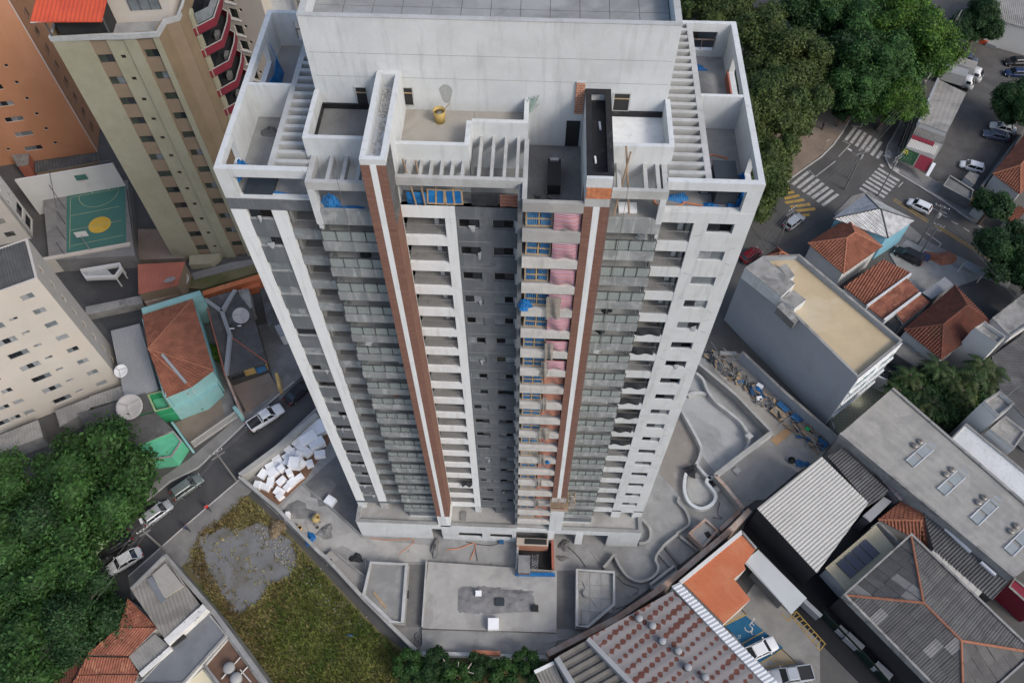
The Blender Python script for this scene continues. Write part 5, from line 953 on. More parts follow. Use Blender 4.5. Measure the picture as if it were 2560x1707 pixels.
struct('kerb', MB().strip([(71.66,90.83,0.00), (64.19,77.63,0.00), (62.63,75.21,0.00), (61.59,72.47,-0.00), (61.89,69.54,0.00), (63.27,67.97,-0.00), (68.87,62.51,0.00), (73.48,56.87,0.00), (78.77,51.19,0.00)], .2, -.02, .14), 'kerb')
for pts in ([(61.97,73.63,-0.00), (62.73,74.05,0.00), (63.03,72.91,0.00), (62.45,72.12,0.00), (61.64,72.09,0.00)], [(61.92,69.65,0.00), (62.76,69.88,0.00), (63.34,69.15,-0.00), (63.06,68.22,0.00)]): quad(KB, pts, 'line', 'ramp_paint', .115)
flat('pavement', [(50.07,58.27,0.00), (53.94,62.61,0.00), (57.28,63.81,0.00), (64.47,52.86,0.00), (75.50,45.15,0.00), (73.82,42.68,0.00), (61.30,49.84,0.00), (50.45,57.61,0.00)], .1, 'pave', th=.2)
flat('driveway', [(57.54,49.92,0.00), (61.05,53.12,-0.00), (64.49,50.81,0.00), (67.39,47.63,0.00), (71.22,45.74,0.00), (66.78,41.01,0.00), (59.42,42.96,0.00)], .12, 'conc', th=.2); flat('side_yard', [(52.67,31.34,0.00), (54.84,32.46,0.00), (60.35,30.38,0.00), (72.19,41.23,0.00), (72.88,39.05,0.00), (57.37,25.05,0.00), (53.50,26.35,0.00)], .05, 'concd', th=.1)
PK = flat('parking_lot', [(78.43,97.62,0.00), (85.82,106.43,0.00), (97.41,104.16,0.00), (92.68,88.15,-0.00), (77.32,67.68,-0.00), (69.44,67.01,0.00), (66.17,68.97,-0.00), (68.39,76.30,0.00)], .06, 'lotasph', th=.2)

# --- corner shop with the green sign, long hall behind it
roofed('long_hall', 'long hall with a flat grey beige roof beside the parking lot', [(72.05,86.83,5.50), (76.14,83.17,5.50), (70.10,72.84,5.50), (65.86,75.21,5.50)], 'fibre', 'offw', 'shed', row=0, sp=.8, amp=.012, cat='hall', ov=.02, rdir=(.5, 1, 0)); LH = bpy.data.objects['long_hall']; MB().strip([(71.75,86.31,5.90), (65.55,74.63,5.90)], .4, 5.3, 6.1).build('side_parapet', 'bluegrey', LH)
SP = roofed('corner_shop', 'corner shop with a red tiled eave, beige awning and green sign', [(66.42,75.95,4.60), (70.74,73.76,4.60), (69.56,71.17,4.40), (64.87,73.48,4.40)][::-1], 'fibre', 'offw', 'shed', row=0, sp=.25, cat='shop', ov=.02)
for k in range(7):
    p, q = V((64.92,73.49,4.30)), V((68.44,71.83,4.30)); r_, s_ = V((64.78,73.02,3.90)), V((68.15,71.26,3.90)); a_, b_ = p + (q - p) * k / 7, p + (q - p) * (k + .9) / 7; c_, d_ = r_ + (s_ - r_) * (k + .9) / 7, r_ + (s_ - r_) * k / 7
    MB().add([tuple(x) for x in (a_, b_, c_, d_)] + [tuple(x - V((0, 0, .15))) for x in (a_, b_, c_, d_)], [(3, 2, 1, 0), (0, 1, 5, 4), (1, 2, 6, 5), (2, 3, 7, 6), (3, 0, 4, 7), (4, 5, 6, 7)]).build('awning_tile', 'redsign', SP)
MB().sheet([(64.78,73.05,3.80), (69.15,71.40,3.80), (68.08,69.59,3.40), (63.77,71.43,3.40)], (.3, -1, -.1), .4, .02).build('awning', 'fibrel', SP); MB().prism([(p[0], p[1], 3.3) for p in ((64.78,73.05,3.80), (69.15,71.40,3.80), (68.08,69.59,3.40), (63.77,71.43,3.40))], 0, 3.3).build('shop_wall', 'offw', SP)
# sign boards tilted to the street: built on their own plane
s0, s1 = V((63.33,71.27,3.30)), V((65.65,69.84,3.30)); sw = np.linalg.norm((s1 - s0)[:2]); sa = math.atan2((s1 - s0)[1], (s1 - s0)[0]); dep = V((62.50,70.23,2.00))
nn = np.array([math.sin(sa), -math.cos(sa)]); 
def signT(v): # x along the board, y down the tilted board, z off the board
    b = (dep - s0); b = b - np.array([math.cos(sa), math.sin(sa), 0]) * (b[:2] @ np.array([math.cos(sa), math.sin(sa)])); L_ = np.linalg.norm(b); b = b / L_; ex = np.array([math.cos(sa), math.sin(sa), 0]); ez = np.cross(b, ex); ez = ez if ez[2] > 0 else -ez
    return tuple(s0 + ex * v[0] + b * v[1] + ez * v[2])
sh = 2.2
SG = MB(signT).box(0, 0, -.15, sw, sh, 0).build('sign_board', 'greensign', SP); MB(signT).box(sw * 1.08, 0, -.15, sw * 1.9, sh * 1.05, 0).build('sign_board', 'redsign', SP); MB(signT).box(sw * 1.95, .5, -.15, sw * 2.15, sh * 1.3, .3).build('sign_edge', 'foam', SP)
m = MB(signT); m.strip([(.25, .95, 0), (.32, .3, 0), (.5, .2, 0), (.62, .4, 0), (.62, .95, 0)], .11, .0, .02); m.strip([(.62, .4, 0), (.74, .2, 0), (.92, .3, 0), (.98, .95, 0)], .11, .0, .021); m.build('sign_letter', 'msign', SG)
for k, (cx, cy, rr_) in enumerate(((1.45, .6, .3), (.6, 1.6, .32), (1.2, 1.45, .22), (1.75, 1.35, .25))): MB(signT).strip([(cx + rr_ * math.cos(t), cy + rr_ * math.sin(t), 0) for t in np.linspace(0, 6.28, 16)[:-1]], .07, 0, .015, True).build('sign_ornament', 'ornament', SG)
wallthing('boundary_wall', 'low wall with a yellow band at the parking lot corner', [(70.11,64.75,0.50), (74.18,61.22,0.50)], .8, 1.0, 'yell'); flatroof('gate_house', 'small grey roofed gate house at the parking lot corner', [(68.53,63.56,2.20), (70.34,66.13,2.20), (73.51,62.71,2.20), (72.34,60.24,2.20)], 2.2, 'concd', 'concd', cat='shed', par=.3); roofed('gate_shelter', 'grey corrugated shelter beside the parked white car', [(72.36,65.28,2.60), (73.63,66.66,2.60), (75.10,65.93,2.60), (73.55,63.56,2.60)][::-1], 'fibre', 'offw', 'shed', row=0, sp=.3, cat='shelter', ov=.02)
roofed('tiled_house', 'white house with a dark terracotta roof beside the parking lot', [(75.83,64.23,4.60), (79.00,59.92,4.60), (88.15,70.03,4.60), (85.64,75.64,4.60)][::-1] if 0 else [(78.95,59.76,4.60), (89.11,71.47,4.60), (86.12,76.40,4.60), (75.83,64.23,4.60)], 'terra', 'offw', rh=2.2, ov=.4)
win(frameT((79.58,66.90,0.00), math.atan2(-.62, .78) if 0 else R(-40)), .3, 1.6, 2.2, 3.5, bpy.data.objects['tiled_house.001'], 'glassl', 'offw', -.5, mull=2)
wallthing('boundary_wall', 'dark wall between the parking lot and the terracotta house', [(74.95,63.53,1.00), (87.35,78.98,1.00)], .4, 2.4, 'concd')
roofed('porch', 'small orange tiled porch roof beside the street tree', [(72.53,59.16,3.00), (74.54,61.47,3.00), (75.82,60.66,3.00), (73.94,57.53,3.00)][::-1], 'terra', 'offw', 'shed', cat='porch', ov=.1); roofed('porch', 'red tiled porch roof in front of the terracotta house', [(76.59,56.16,2.80), (79.40,58.95,2.80), (80.34,57.98,2.80), (76.99,54.21,2.80)][::-1], 'terra', 'offw', 'shed', cat='porch', ov=.1)
roofed('warehouse', 'pale corrugated warehouse roof behind the parking lot', [(85.13,105.85,5.50), (94.95,101.39,5.50), (99.29,116.79,6.50), (89.55,114.33,6.50)], 'fibre', 'offw', 'shed', row=0, sp=.35, amp=.045, cat='warehouse', ov=.2); wallthing('boundary_wall', 'grey rendered wall in front of the pale warehouse', [(87.60,108.71,3.00), (94.36,105.34,3.00)], .4, 4.0, 'conc2')
for k, (p, l_, w_, h_, mt) in enumerate((((86.63,107.02,0.00), 2.2, 1.2, 2.4, 'offw'), ((88.31,107.09,0.00), 1.8, 1.8, 1.4, 'fibre'), ((87.77,105.13,0.00), 1.5, .7, .8, 'redm'), ((90.08,106.92,0.00), 2.2, 2., 1.6, 'tank'), ((91.92,106.51,0.00), 1.6, 1.6, 1.3, 'tank'), ((89.01,104.22,0.00), 2.0, .8, .6, 'zinc'), ((94.30,104.92,0.00), 1.8, 1.4, 1.2, 'tankg'), ((93.19,103.21,0.00), .9, .6, .9, 'foam'), ((94.03,102.53,0.00), 1.2, .8, .8, 'foam'))):
    tag(MB().cbox(p[0], p[1], .05, l_, w_, h_, -.5).cbox(p[0], p[1], .05 + h_, l_ * .9, w_ * .9, .08, -.5).build('yard_crate', mt), ('white cabinet at the back of the parking lot', 'grey crate beside the white cabinet', 'red crate in front of the grey crate', 'dark crate stacked near the warehouse wall', 'second dark crate near the warehouse wall', 'pale blue flat crate on the parking lot', 'grey tank by the warehouse wall', 'small white box by the grey tank', 'larger white box by the grey tank')[k], 'crate')

# --- big building with the beige roof
bp = [(41.73,18.57,13.00), (48.72,24.47,13.00), (37.42,38.56,13.00), (32.26,37.95,13.00), (29.50,36.02,13.00)]
BR = flatroof('beige_roof_building', 'tall blue grey building with a flat beige roof', bp, 13, 'bluegrey', 'beiger', 'building', .8, .35)
def blk(name, poly, z0, z1, mat, top, par): MB().prism([p[:2] for p in poly], z0, z1).build(name, mat, par); MB().prism([p[:2] for p in poly], z1, z1 + .06).build(name + '_top', top, par)
blk('stair_block', [(29.06,34.79,14.20), (31.78,36.95,14.20), (35.56,32.38,14.20), (33.40,30.10,14.20)], 12, 14.2, 'white', 'mould', BR); blk('tank_block', [(33.41,30.11,13.60), (35.44,31.73,13.60), (36.85,30.13,13.60), (35.14,28.69,13.60)], 12, 13.6, 'white', 'mould', BR); blk('ledge', [(32.91,28.98,13.30), (33.69,29.85,13.30), (35.38,26.95,13.30), (34.78,26.41,13.30)], 12, 13.3, 'concd', 'mould', BR); blk('stair_block', [(34.07,35.76,13.40), (35.17,36.45,13.40), (36.05,34.32,13.40), (35.16,33.65,13.40)], 12, 13.4, 'white', 'mould', BR)
b0, b1 = V(bp[0]), V(bp[1]); T = frameT((b0[0], b0[1], 0), math.atan2(*(b1 - b0)[1::-1])); LB = np.linalg.norm((b1 - b0)[:2])
MB(T).box(.02, -.12, 0, LB - .02, -.01, 12.6).build('front_wall', 'whiter', BR)
for k, z in enumerate((10.4, 7.2, 4.0)):
    for u in (.6, 2.0, 3.4, 5.9, 7.3): win(T, u, u + 1.15, z - .7, z + .8, BR, 'teal', 'whiter', -.2)
    MB(T).box(.1, -.35, z - 1.5, LB, -.12, z - 1.1).build('ledge_band', 'white', BR)
T2 = [(42.11,18.78,0.00), (53.56,28.59,-0.00), (52.90,24.15,0.00), (43.13,16.56,0.00)]; flat('entrance_court', T2, .15, 'limefloor', th=.3); wallthing('boundary_wall', 'mouldy boundary wall round the tiled entrance court', [(42.19,18.67,0.00), (42.70,16.05,1.00), (52.27,23.56,1.00), (52.54,25.24,1.00)], .4, 1.5, 'mould'); wallthing('garden_wall', 'pale grey wall beside the tiled entrance court', [(49.15,25.35,1.00), (51.70,23.77,1.00)], .3, 3.0, 'offw')
wallthing('boundary_wall', 'grey plinth wall between the debris strip and the blue grey building', [(30.87,28.73,2.00), (36.48,21.78,2.00), (42.19,15.46,2.00)], .35, 2.4, 'bluegrey', cop='mould')
# --- tiled houses round it
roofed('tiled_house', 'house with an orange hipped tile roof beside the silver roof', [(46.95,41.71,5.00), (53.95,47.34,5.00), (49.90,53.07,5.00), (42.55,47.52,5.00)], 'terra', 'offw', rh=2.3, ov=.45); TH = bpy.data.objects['tiled_house.002']
roofed('silver_house', 'blue house with a silver painted hipped tile roof at the crossing', [(47.07,52.27,5.60), (54.86,48.53,5.60), (59.90,52.44,5.60), (53.21,57.66,5.60)], 'silver', 'blueh', rh=2.0, ov=.3, sp=.3, amp=.03, ridgemat='fibred')
roofed('tiled_house', 'low house with a dark orange tile roof next to the beige roof', [(50.08,36.85,3.60), (47.18,40.31,3.60), (53.81,45.13,4.60), (57.53,42.60,4.60)][::-1] if 0 else [(47.08,40.15,3.80), (49.98,36.70,3.80), (57.77,42.89,4.20), (54.03,45.46,4.20)], 'terra', 'offw', 'shed', ov=.2, rdir=(-.55, -.8, 0)); roofed('tiled_house', 'low house with a bright orange roof behind the beige roof', [(50.00,36.62,3.70), (51.97,34.33,3.70), (58.21,39.58,4.00), (56.73,42.33,4.00)], 'terral', 'offw', 'shed', ov=.2, sp=.2, amp=.02, rdir=(.6, -.5, 0)); roofed('tiled_house', 'narrow orange tiled annex beside the large dark tile roof', [(54.01,35.69,3.60), (54.77,33.89,3.60), (59.33,37.71,3.90), (58.33,39.17,3.90)], 'terral', 'offw', 'shed', ov=.15, sp=.2, amp=.02, rdir=(.6, -.5, 0))
wallthing('parapet_wall', 'white parapet between the two low orange roofs', [(49.62,36.38,4.30), (57.58,42.75,4.30)], .25, 4.4, 'white', z0=3); wallthing('parapet_wall', 'white parapet along the bright orange roof', [(51.65,33.90,4.30), (58.15,39.14,4.30)], .3, 4.4, 'white', z0=3)
roofed('tiled_house', 'large house with a hipped tile roof coloured dark red for shade', [(57.83,26.95,5.00), (66.78,33.67,5.00), (63.19,40.24,5.00), (53.75,31.85,5.00)], 'terrad', 'offw', rh=2.2, ov=.3, ridgemat='terrad')
roofed('glazed_shelter', 'translucent corrugated shelter between the orange roofs', [(58.91,39.84,3.40), (63.07,42.98,3.40), (64.07,41.57,3.40), (60.04,38.67,3.40)][::-1], 'zinc', 'concd', 'shed', row=0, sp=.5, cat='shelter', ov=.6); roofed('lean_to', 'dark corrugated lean-to below the large dark tile roof', [(52.45,34.78,3.00), (54.22,36.04,3.00), (55.22,34.32,3.00), (54.06,33.42,3.00)][::-1], 'fibred', 'concd', 'shed', row=0, sp=.25, cat='shed', ov=.1)
roofed('lean_to', 'mouldy corrugated lean-to beside the palms', [(52.24,29.54,2.80), (54.37,31.13,2.80), (58.60,28.31,2.80), (55.18,26.95,2.80)][::-1], 'fibre', 'concd', 'shed', row=0, sp=.25, cat='shed', ov=.1); roofed('garden_shed', 'bluish panel roof beside the palms', [(55.46,28.68,2.60), (56.17,29.08,2.60), (57.70,27.66,2.60), (56.95,27.14,2.60)][::-1], 'zinc', 'concd', 'shed', row=0, cat='shed', ov=.05)
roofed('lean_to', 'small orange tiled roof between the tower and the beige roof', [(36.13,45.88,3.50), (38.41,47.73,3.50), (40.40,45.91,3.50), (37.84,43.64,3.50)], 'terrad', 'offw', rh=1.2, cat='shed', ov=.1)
for k in range(16):
    p = V((52.50,28.54,-0.00)) + np.array([rng.uniform(-1.5, 2.5), rng.uniform(-2.5, 2), 0]); crumple((p[0], p[1], .05), rng.uniform(.4, .8), rng.uniform(.4, .7), rng.uniform(.5, 1.1), 600 + k, mat=rng.choice(('blacknet', 'tank', 'film', 'concd')), name='refuse_sack', label='refuse sack heaped in the yard beside the palms', cat='sack', group='refuse sacks by the palms')
# --- white houses on the far right
flatroof('white_house', 'tall white house with a mouldy terrace roof beyond the palms', [(61.25,29.79,9.00), (62.99,30.93,9.00), (65.27,28.41,9.00), (63.70,27.14,9.00)], 9, 'offw', 'mould', par=.5); flatroof('white_house', 'white house with a grey slab roof beside the dark red tile roof', [(66.27,33.63,6.00), (72.71,38.69,6.00), (71.92,33.20,6.00), (67.97,30.51,6.00)], 6, 'offw', 'mould', par=.2)
flatroof('white_house', 'white tower house with an antenna on its mouldy roof', [(58.92,17.86,9.50), (61.53,19.52,9.50), (62.93,17.65,9.50), (60.29,15.65,9.50)], 9.5, 'offw', 'mould', par=.6); flatroof('white_house', 'low mouldy slab roof beside the white tower house', [(60.22,15.18,7.00), (62.84,17.22,7.00), (64.86,14.91,7.00), (62.60,12.42,7.00)], 7, 'offw', 'mould', par=.3)
flatroof('white_hall', 'long white flat roof next to the vented warehouse', [(54.77,13.49,5.50), (58.28,16.75,5.50), (65.75,7.97,5.50), (62.65,3.14,5.50), (60.95,4.72,5.50)], 5.5, 'offw', 'white', 'hall', par=.25)
roofed('dark_roof_house', 'dark corrugated hipped roof at the far right edge', [(65.36,27.98,4.60), (64.83,22.36,4.60), (68.54,15.14,4.60), (74.88,34.96,4.60)][::-1], 'fibred', 'offw', 'shed', row=0, sp=.25, amp=.04, ov=.2, rdir=(1, .1, -.1))
t = thing('antenna', 'thin antenna mast on the white tower house', 'antenna', (62.14,18.61,9.00)); MB().tube((0, 0, 0), (1.0, .8, 2.2), .04).build('mast', 'pipe', t, local=True); MB().tube((.7, .7, 1.6), (1.2, .5, 2.0), .03).build('crossbar', 'pipe', t, local=True)
# --- warehouses at the lower right
roofed('warehouse', 'warehouse with a pale ribbed metal roof', [(34.96,-4.41,6.00), (28.89,3.39,6.00), (37.82,10.55,6.60), (42.60,4.45,6.60)][::-1], 'fibrel', 'blackw', 'shed', row=0, sp=.42, amp=.045, cat='warehouse', ov=.1, rdir=tuple(V((37.94,10.70,6.30)) - V((28.80,3.27,6.30)))); roofed('shed_roof', 'dark corrugated roof next to the pale ribbed roof', [(39.10,11.12,5.40), (41.34,12.43,5.40), (46.08,6.60,5.40), (43.23,4.79,5.40)][::-1], 'fibred', 'concd', 'shed', row=0, sp=.36, amp=.06, cat='shed', ov=.05, rdir=tuple(V((37.94,10.70,6.30)) - V((28.80,3.27,6.30))))
t = roofed('translucent_roof', 'violet grey translucent sheet roof beside the vented warehouse', [(41.65,13.77,5.20), (44.87,13.68,5.20), (49.69,7.41,5.20), (47.30,5.44,5.20)][::-1], 'polyv', 'concd', 'shed', row=0, sp=1.6, amp=.02, cat='shed', ov=.2)
MB().tube((43.39,13.18,5.40), (48.26,6.37,5.40), .06).build('purlin', 'offw', t)
for q in (.1, .3, .5, .7, .9): MB().tube(lerp((41.60,13.71,5.32), (47.24,5.39,5.32), q), lerp((44.81,13.62,5.32), (49.63,7.36,5.32), q), .05).build('purlin', 'zinc', t)
VW = roofed('vented_warehouse', 'warehouse with a weathered grey roof carrying pairs of round vents', [(44.86,15.29,7.00), (50.96,20.45,7.40), (61.84,1.84,7.40), (58.90,-5.95,7.00), (57.63,-4.29,7.00)] if 0 else [(40.61,13.62,7.00), (48.49,20.30,7.60), (64.54,0.35,7.60), (57.52,-4.35,7.00)], 'fibre2', 'conc', 'shed', row=0, sp=1.1, amp=.03, cat='warehouse', ov=.05)

flat('shade_dark_rear_yard', [(66.09,43.52,0.00), (71.22,45.74,0.00), (75.86,43.07,0.00), (65.64,31.87,0.00), (60.71,30.14,0.00)], .13, 'asphalt', th=.2)  # dark ground sheet standing in for the shade beside the hipped tile roof
crumple((65.70,49.61,0.12), 2.6, 1.2, .5, 620, mat='terra', name='tile_heap', label='heap of broken red roof tiles beside the drive', cat='heap'); tag(MB().cbox(*((62.97,49.35,0.10)), 1.3, .9, .7, -.5).cbox(*((62.53,48.77,0.80)), 1.2, .8, .06, -.5).build('blue_crate', 'navy'), 'dark blue crate beside the black estate', 'crate')
t = thing('gate_roof', 'row of four grey panels roofing the gate by the street', 'roof', (70.43,47.55,0.00)); g0_, g1_ = V((67.52,46.75,2.40)), V((70.03,44.73,2.40)); ga = math.atan2(*(g1_ - g0_)[1::-1])
for k in range(4): p = g0_ + (g1_ - g0_) * (k + .5) / 4; MB().cbox(p[0], p[1], 2.4 + .03 * (k % 2), np.linalg.norm(g1_ - g0_) / 4 * .96, 1.5, .06, ga).build('roof_panel', 'zinc', t)
for k in (0, 1): p = (g0_, g1_)[k]; MB().tube((p[0], p[1], 0), (p[0], p[1], 2.4), .08).build('post', 'offw', t)

def vent(p, r, lab, grp, mat='steelv'):
    t = thing('roof_vent', lab, 'vent', p, 0, grp); MB().lathe([(r * .55, 0), (r * .55, r * .5)], n=14).build('neck', 'conc', t, True, True)
    MB().lathe([(r * .6, r * .45), (r * .98, r * .7), (r, r), (r * .9, r * 1.25), (r * .6, r * 1.42), (r * .3, r * 1.48), (0, r * 1.46)], n=14).build('turbine', mat, t, False, True); MB().lathe([(r * .34, r * 1.46), (r * .3, r * 1.55), (0, r * 1.56)], n=10).build('cap', 'steel', t, True, True)
W['steelv'] = M('vent_steel', (.22, .21, .195), .45, .2, 2., metal=.4)
for k, (x, y) in enumerate(((49.66, 12.08), (50.49, 12.66), (52.61, 8.25), (53.51, 8.91), (55.66, 4.68), (56.5, 5.32), (58.56, 1.16), (59.35, 1.83))): vent((x, y, 7.15), .42, 'round turbine vent on the weathered grey warehouse roof, one of four pairs', 'turbine vents on the grey warehouse')
# skylight sheets of the vented warehouse
vd = V((3.0, -3.65, 0)); vd /= np.linalg.norm(vd); vn = np.array([-vd[1], vd[0], 0]); v0 = V((50.1, 12.3, 7.42))
for k in range(5):
    for (s_, n_, l_, w_) in ((1.35, -.2, 1.0, 1.6), (1.35, 1.75, 1.0, 1.8), (1.35, -2.2, 1.1, 1.5)):
        p = v0 + vd * (s_ + 4.75 * (k - .05)) + vn * n_; MB(frameT(tuple(p[:2]) + (7.36 + .05 * (n_ > 1) - .06 * (n_ < -1),), math.atan2(vd[1], vd[0]))).box(-l_ / 2, -w_ / 2, 0, l_ / 2, w_ / 2, .05).build('skylight', 'sky', VW)
    for s_ in (.75, 1.95): p = v0 + vd * (s_ + 4.75 * (k - .05)); MB(frameT(tuple(p[:2]) + (7.4,), math.atan2(vd[1], vd[0]))).box(-.06, -3.0, 0, .06, 1.0, .06).build('flashing', 'zincl', VW)
MB().strip([(40.57,13.66,7.00), (57.52,-4.35,7.00)], .3, 6.6, 7.25).build('gutter', 'mould', VW); MB().strip([(48.49,20.30,7.60), (64.54,0.35,7.60)], .35, 6.8, 7.9).build('gutter', 'mould', VW)
roofed('tiled_house', 'small house with an orange hipped tile roof among the warehouses', [(44.54,3.34,4.00), (49.15,0.67,4.00), (50.40,-0.58,4.00), (51.54,3.63,4.00), (49.76,7.22,4.00)], 'terra', 'offw', faces=[([(44.54,3.34,4.00), (49.23,3.00,5.20), (49.74,3.51,5.30), (49.76,7.22,4.00)], V((44.54,3.34,4.00)) - V((49.46,3.33,5.20)) + V((0, 2, 0))), ([(44.54,3.34,4.00), (49.23,3.00,5.20), (49.13,0.73,4.00)], (0, -1, -.2)), ([(49.23,3.00,5.20), (49.74,3.51,5.30), (51.54,3.63,4.00), (50.40,-0.58,4.00), (49.13,0.73,4.00)], (.8, -.6, -.2))], lines=[((44.54,3.34,4.00), (49.23,3.00,5.20)), ((49.23,3.00,5.20), (49.13,0.73,4.00)), ((49.74,3.51,5.30), (51.54,3.63,4.00))], ov=.2)
DL = roofed('long_shed', 'long shed with a dark corrugated roof beside the vented warehouse', [(50.02,-0.80,5.00), (55.36,-6.47,5.00), (58.40,-3.84,5.60), (49.52,6.90,5.60)], 'fibred', 'concd', 'shed', row=0, sp=.36, amp=.06, cat='shed', ov=.05, rdir=tuple(V((55.36,-6.47,5.00)) - V((58.77,-3.65,5.00))))
for p, q in (((51.78,1.93,5.60), (54.10,-0.96,5.60)), ((54.98,-2.12,5.60), (56.28,-3.65,5.60))): MB().strip([p, q], .28, 5.2, 5.75).build('skylight', 'foam', DL)
t = thing('stair_roof', 'row of pale fibre sheets stepping along the dark shed', 'roof', (51.97,-3.46,5.00)); sm = boxm('sheet', 1.25, .62, .06, 'fibrel'); q0, q1 = V((49.79,-1.24,5.15)), V((53.84,-5.72,5.15)); an = math.atan2((q1 - q0)[1], (q1 - q0)[0])
for k in range(14):
    p = q0 + (q1 - q0) * k / 13; o = inst(sm, 'sheet', t, (p[0], p[1], 4.9 + .03 * (k % 2)), an + math.pi / 2)
tag(MB().prism([p[:2] for p in ((49.71,-1.03,4.80), (50.55,-0.65,4.80), (54.50,-5.23,4.80), (53.68,-5.90,4.80))], 0, 4.85).build('shed_wall', 'concd'), 'concrete wall carrying the row of pale sheets', 'wall')
roofed('grey_canopy', 'small grey flat canopy between the ribbed roofs', [(42.63,3.71,4.00), (45.91,6.43,4.00), (46.76,5.84,4.00), (43.44,2.93,4.00)][::-1], 'zinc', 'concd', 'shed', row=0, amp=.005, sp=1, cat='canopy', ov=.1); flatroof('red_shed', 'dark red roofed shed at the right edge', [(58.31,-4.48,4.00), (59.39,-3.32,4.00), (61.55,-5.54,4.00), (60.91,-7.55,4.00)], 4, 'redsign', 'redsign', cat='shed', par=.1)
SC = roofed('solar_carport', 'cream ribbed carport roof carrying four solar panels', [(37.03,-2.92,3.40), (39.24,-5.89,3.40), (45.96,-0.05,3.60), (44.28,2.81,3.60)], 'creamsheet', 'offw', 'shed', row=0, sp=.4, amp=.03, cat='carport', ov=.3, rdir=tuple(V((44.32,2.85,3.50)) - V((37.00,-2.95,3.50))) if 0 else tuple(V((39.24,-5.89,3.40)) - V((37.03,-2.92,3.40))))
w0, w1, w2, w3 = V((38.41,-2.46,3.62)), V((42.64,0.86,3.72)), V((44.04,-0.85,3.72)), V((39.82,-4.14,3.62))
for k in range(4):
    a_, b_ = w0 + (w1 - w0) * (k + .05) / 4, w0 + (w1 - w0) * (k + .95) / 4; c_, d_ = w3 + (w2 - w3) * (k + .95) / 4, w3 + (w2 - w3) * (k + .05) / 4
    MB().prism([tuple(x) for x in (a_, b_, c_, d_)], 3.5, None).build('solar_panel', 'panel', SC)
W['creamsheet']
flatroof('open_shaft', 'white walled open shaft behind the solar carport', [(43.54,2.51,3.50), (44.78,3.38,3.50), (46.92,0.66,3.50), (45.73,-0.28,3.50)], 3.5, 'offw', 'dark', cat='shaft', par=2.8)
# --- hipped roof made of many sheets
def clip(poly, n, d):
    out = []
    for i in range(len(poly)):
        a, b = poly[i], poly[(i + 1) % len(poly)]; da, db = n[0] * a[0] + n[1] * a[1] - d, n[0] * b[0] + n[1] * b[1] - d
        if da <= 0: out.append(a)
        if da * db < 0: t = da / (da - db); out.append((a[0] + (b[0] - a[0]) * t, a[1] + (b[1] - a[1]) * t))
    return out
ha, hb, hc, hd, r1, r2 = (37.65,-6.89,6.00), (47.10,0.73,6.00), (57.75,-12.48,6.00), (48.10,-19.36,6.00), (45.56,-8.05,8.20), (48.76,-12.05,8.20)
HR = thing('hipped_warehouse', 'warehouse with a dark hipped sheet roof and orange ridge tiles', 'warehouse', cen([ha, hb, hc, hd])); MB().prism([p[:2] for p in (ha, hb, hc, hd)], 0, 5.9).build('wall', 'blackw', HR); MB().strip([ha, hb, hc, hd], .35, 5.2, 6.35, True).build('gutter', 'mould', HR)
shm = [M('roof_sheet_%s' % n_, c_, .9, .14, .6, d_, .6, .5, .5, bump=.1) for n_, c_, d_ in (('dark', (.098, .095, .092), (.07, .068, .066)), ('mid', (.115, .112, .107), (.08, .078, .075)), ('pale', (.23, .222, .21), (.165, .16, .15)))]
for face in ([ha, hd, r2, r1], [hb, ha, r1], [hc, hb, r1, r2], [hd, hc, r2]):
    P = np.array(face, float); eave = P[1] - P[0]; u = eave / np.linalg.norm(eave); nrm = np.cross(u, P[2] - P[0]); nrm /= np.linalg.norm(nrm); nrm = nrm if nrm[2] > 0 else -nrm; v = np.cross(nrm, u); v = v if v[2] > 0 else -v
    p2 = [((p - P[0]) @ u, (p - P[0]) @ v) for p in P]; umx, vmx = max(p[0] for p in p2), max(p[1] for p in p2)
    nu, nv = max(1, round(umx / 1.15)), max(1, round(vmx / 2.0)); du, dv = umx / nu, vmx / nv
    for iu in range(nu):
        for iv in range(nv):
            c_ = [(iu * du, iv * dv), ((iu + 1) * du - .02, iv * dv), ((iu + 1) * du - .02, (iv + 1) * dv + .08), (iu * du, (iv + 1) * dv + .08)]
            q = p2 if (p2[1][0] - p2[0][0]) * (p2[2][1] - p2[0][1]) > 0 else p2[::-1]
            for i in range(len(q)):
                a_, b_ = q[i], q[(i + 1) % len(q)]; n_ = (b_[1] - a_[1], a_[0] - b_[0]); l_ = math.hypot(*n_)
                if l_ < 1e-6: continue
                n_ = (n_[0] / l_, n_[1] / l_); c_ = clip(c_, n_, n_[0] * a_[0] + n_[1] * a_[1])
                if len(c_) < 3: break
            if len(c_) < 3 or max(p[0] for p in c_) - min(p[0] for p in c_) < .1: continue
            lift = .04 + .03 * ((iu + iv) % 2) + .02 * iv; pts = [tuple(P[0] + u * x + v * y + nrm * lift) for x, y in c_]
            pale = rng.random(); mt = shm[2] if pale > .95 or (face[0] is hb and pale > .78) else shm[1] if pale > .6 else shm[0]
            MB().sheet(pts, tuple(-v), .3, .03, seg=3).build('roof_sheet', mt, HR)
for a_, b_ in ((ha, r1), (hb, r1), (r1, r2), (r2, hc), (r2, hd)):
    n_ = int(np.linalg.norm(V(b_) - V(a_)) / .5); rc = None
    for k in range(n_): MB().tube(lerp(a_, b_, k / n_)[:2] + (lerp(a_, b_, k / n_)[2] + .12,), lerp(a_, b_, (k + 1.12) / n_)[:2] + (lerp(a_, b_, (k + 1.12) / n_)[2] + .15,), .13, 6, .16).build('ridge_tile', 'ridget', HR)
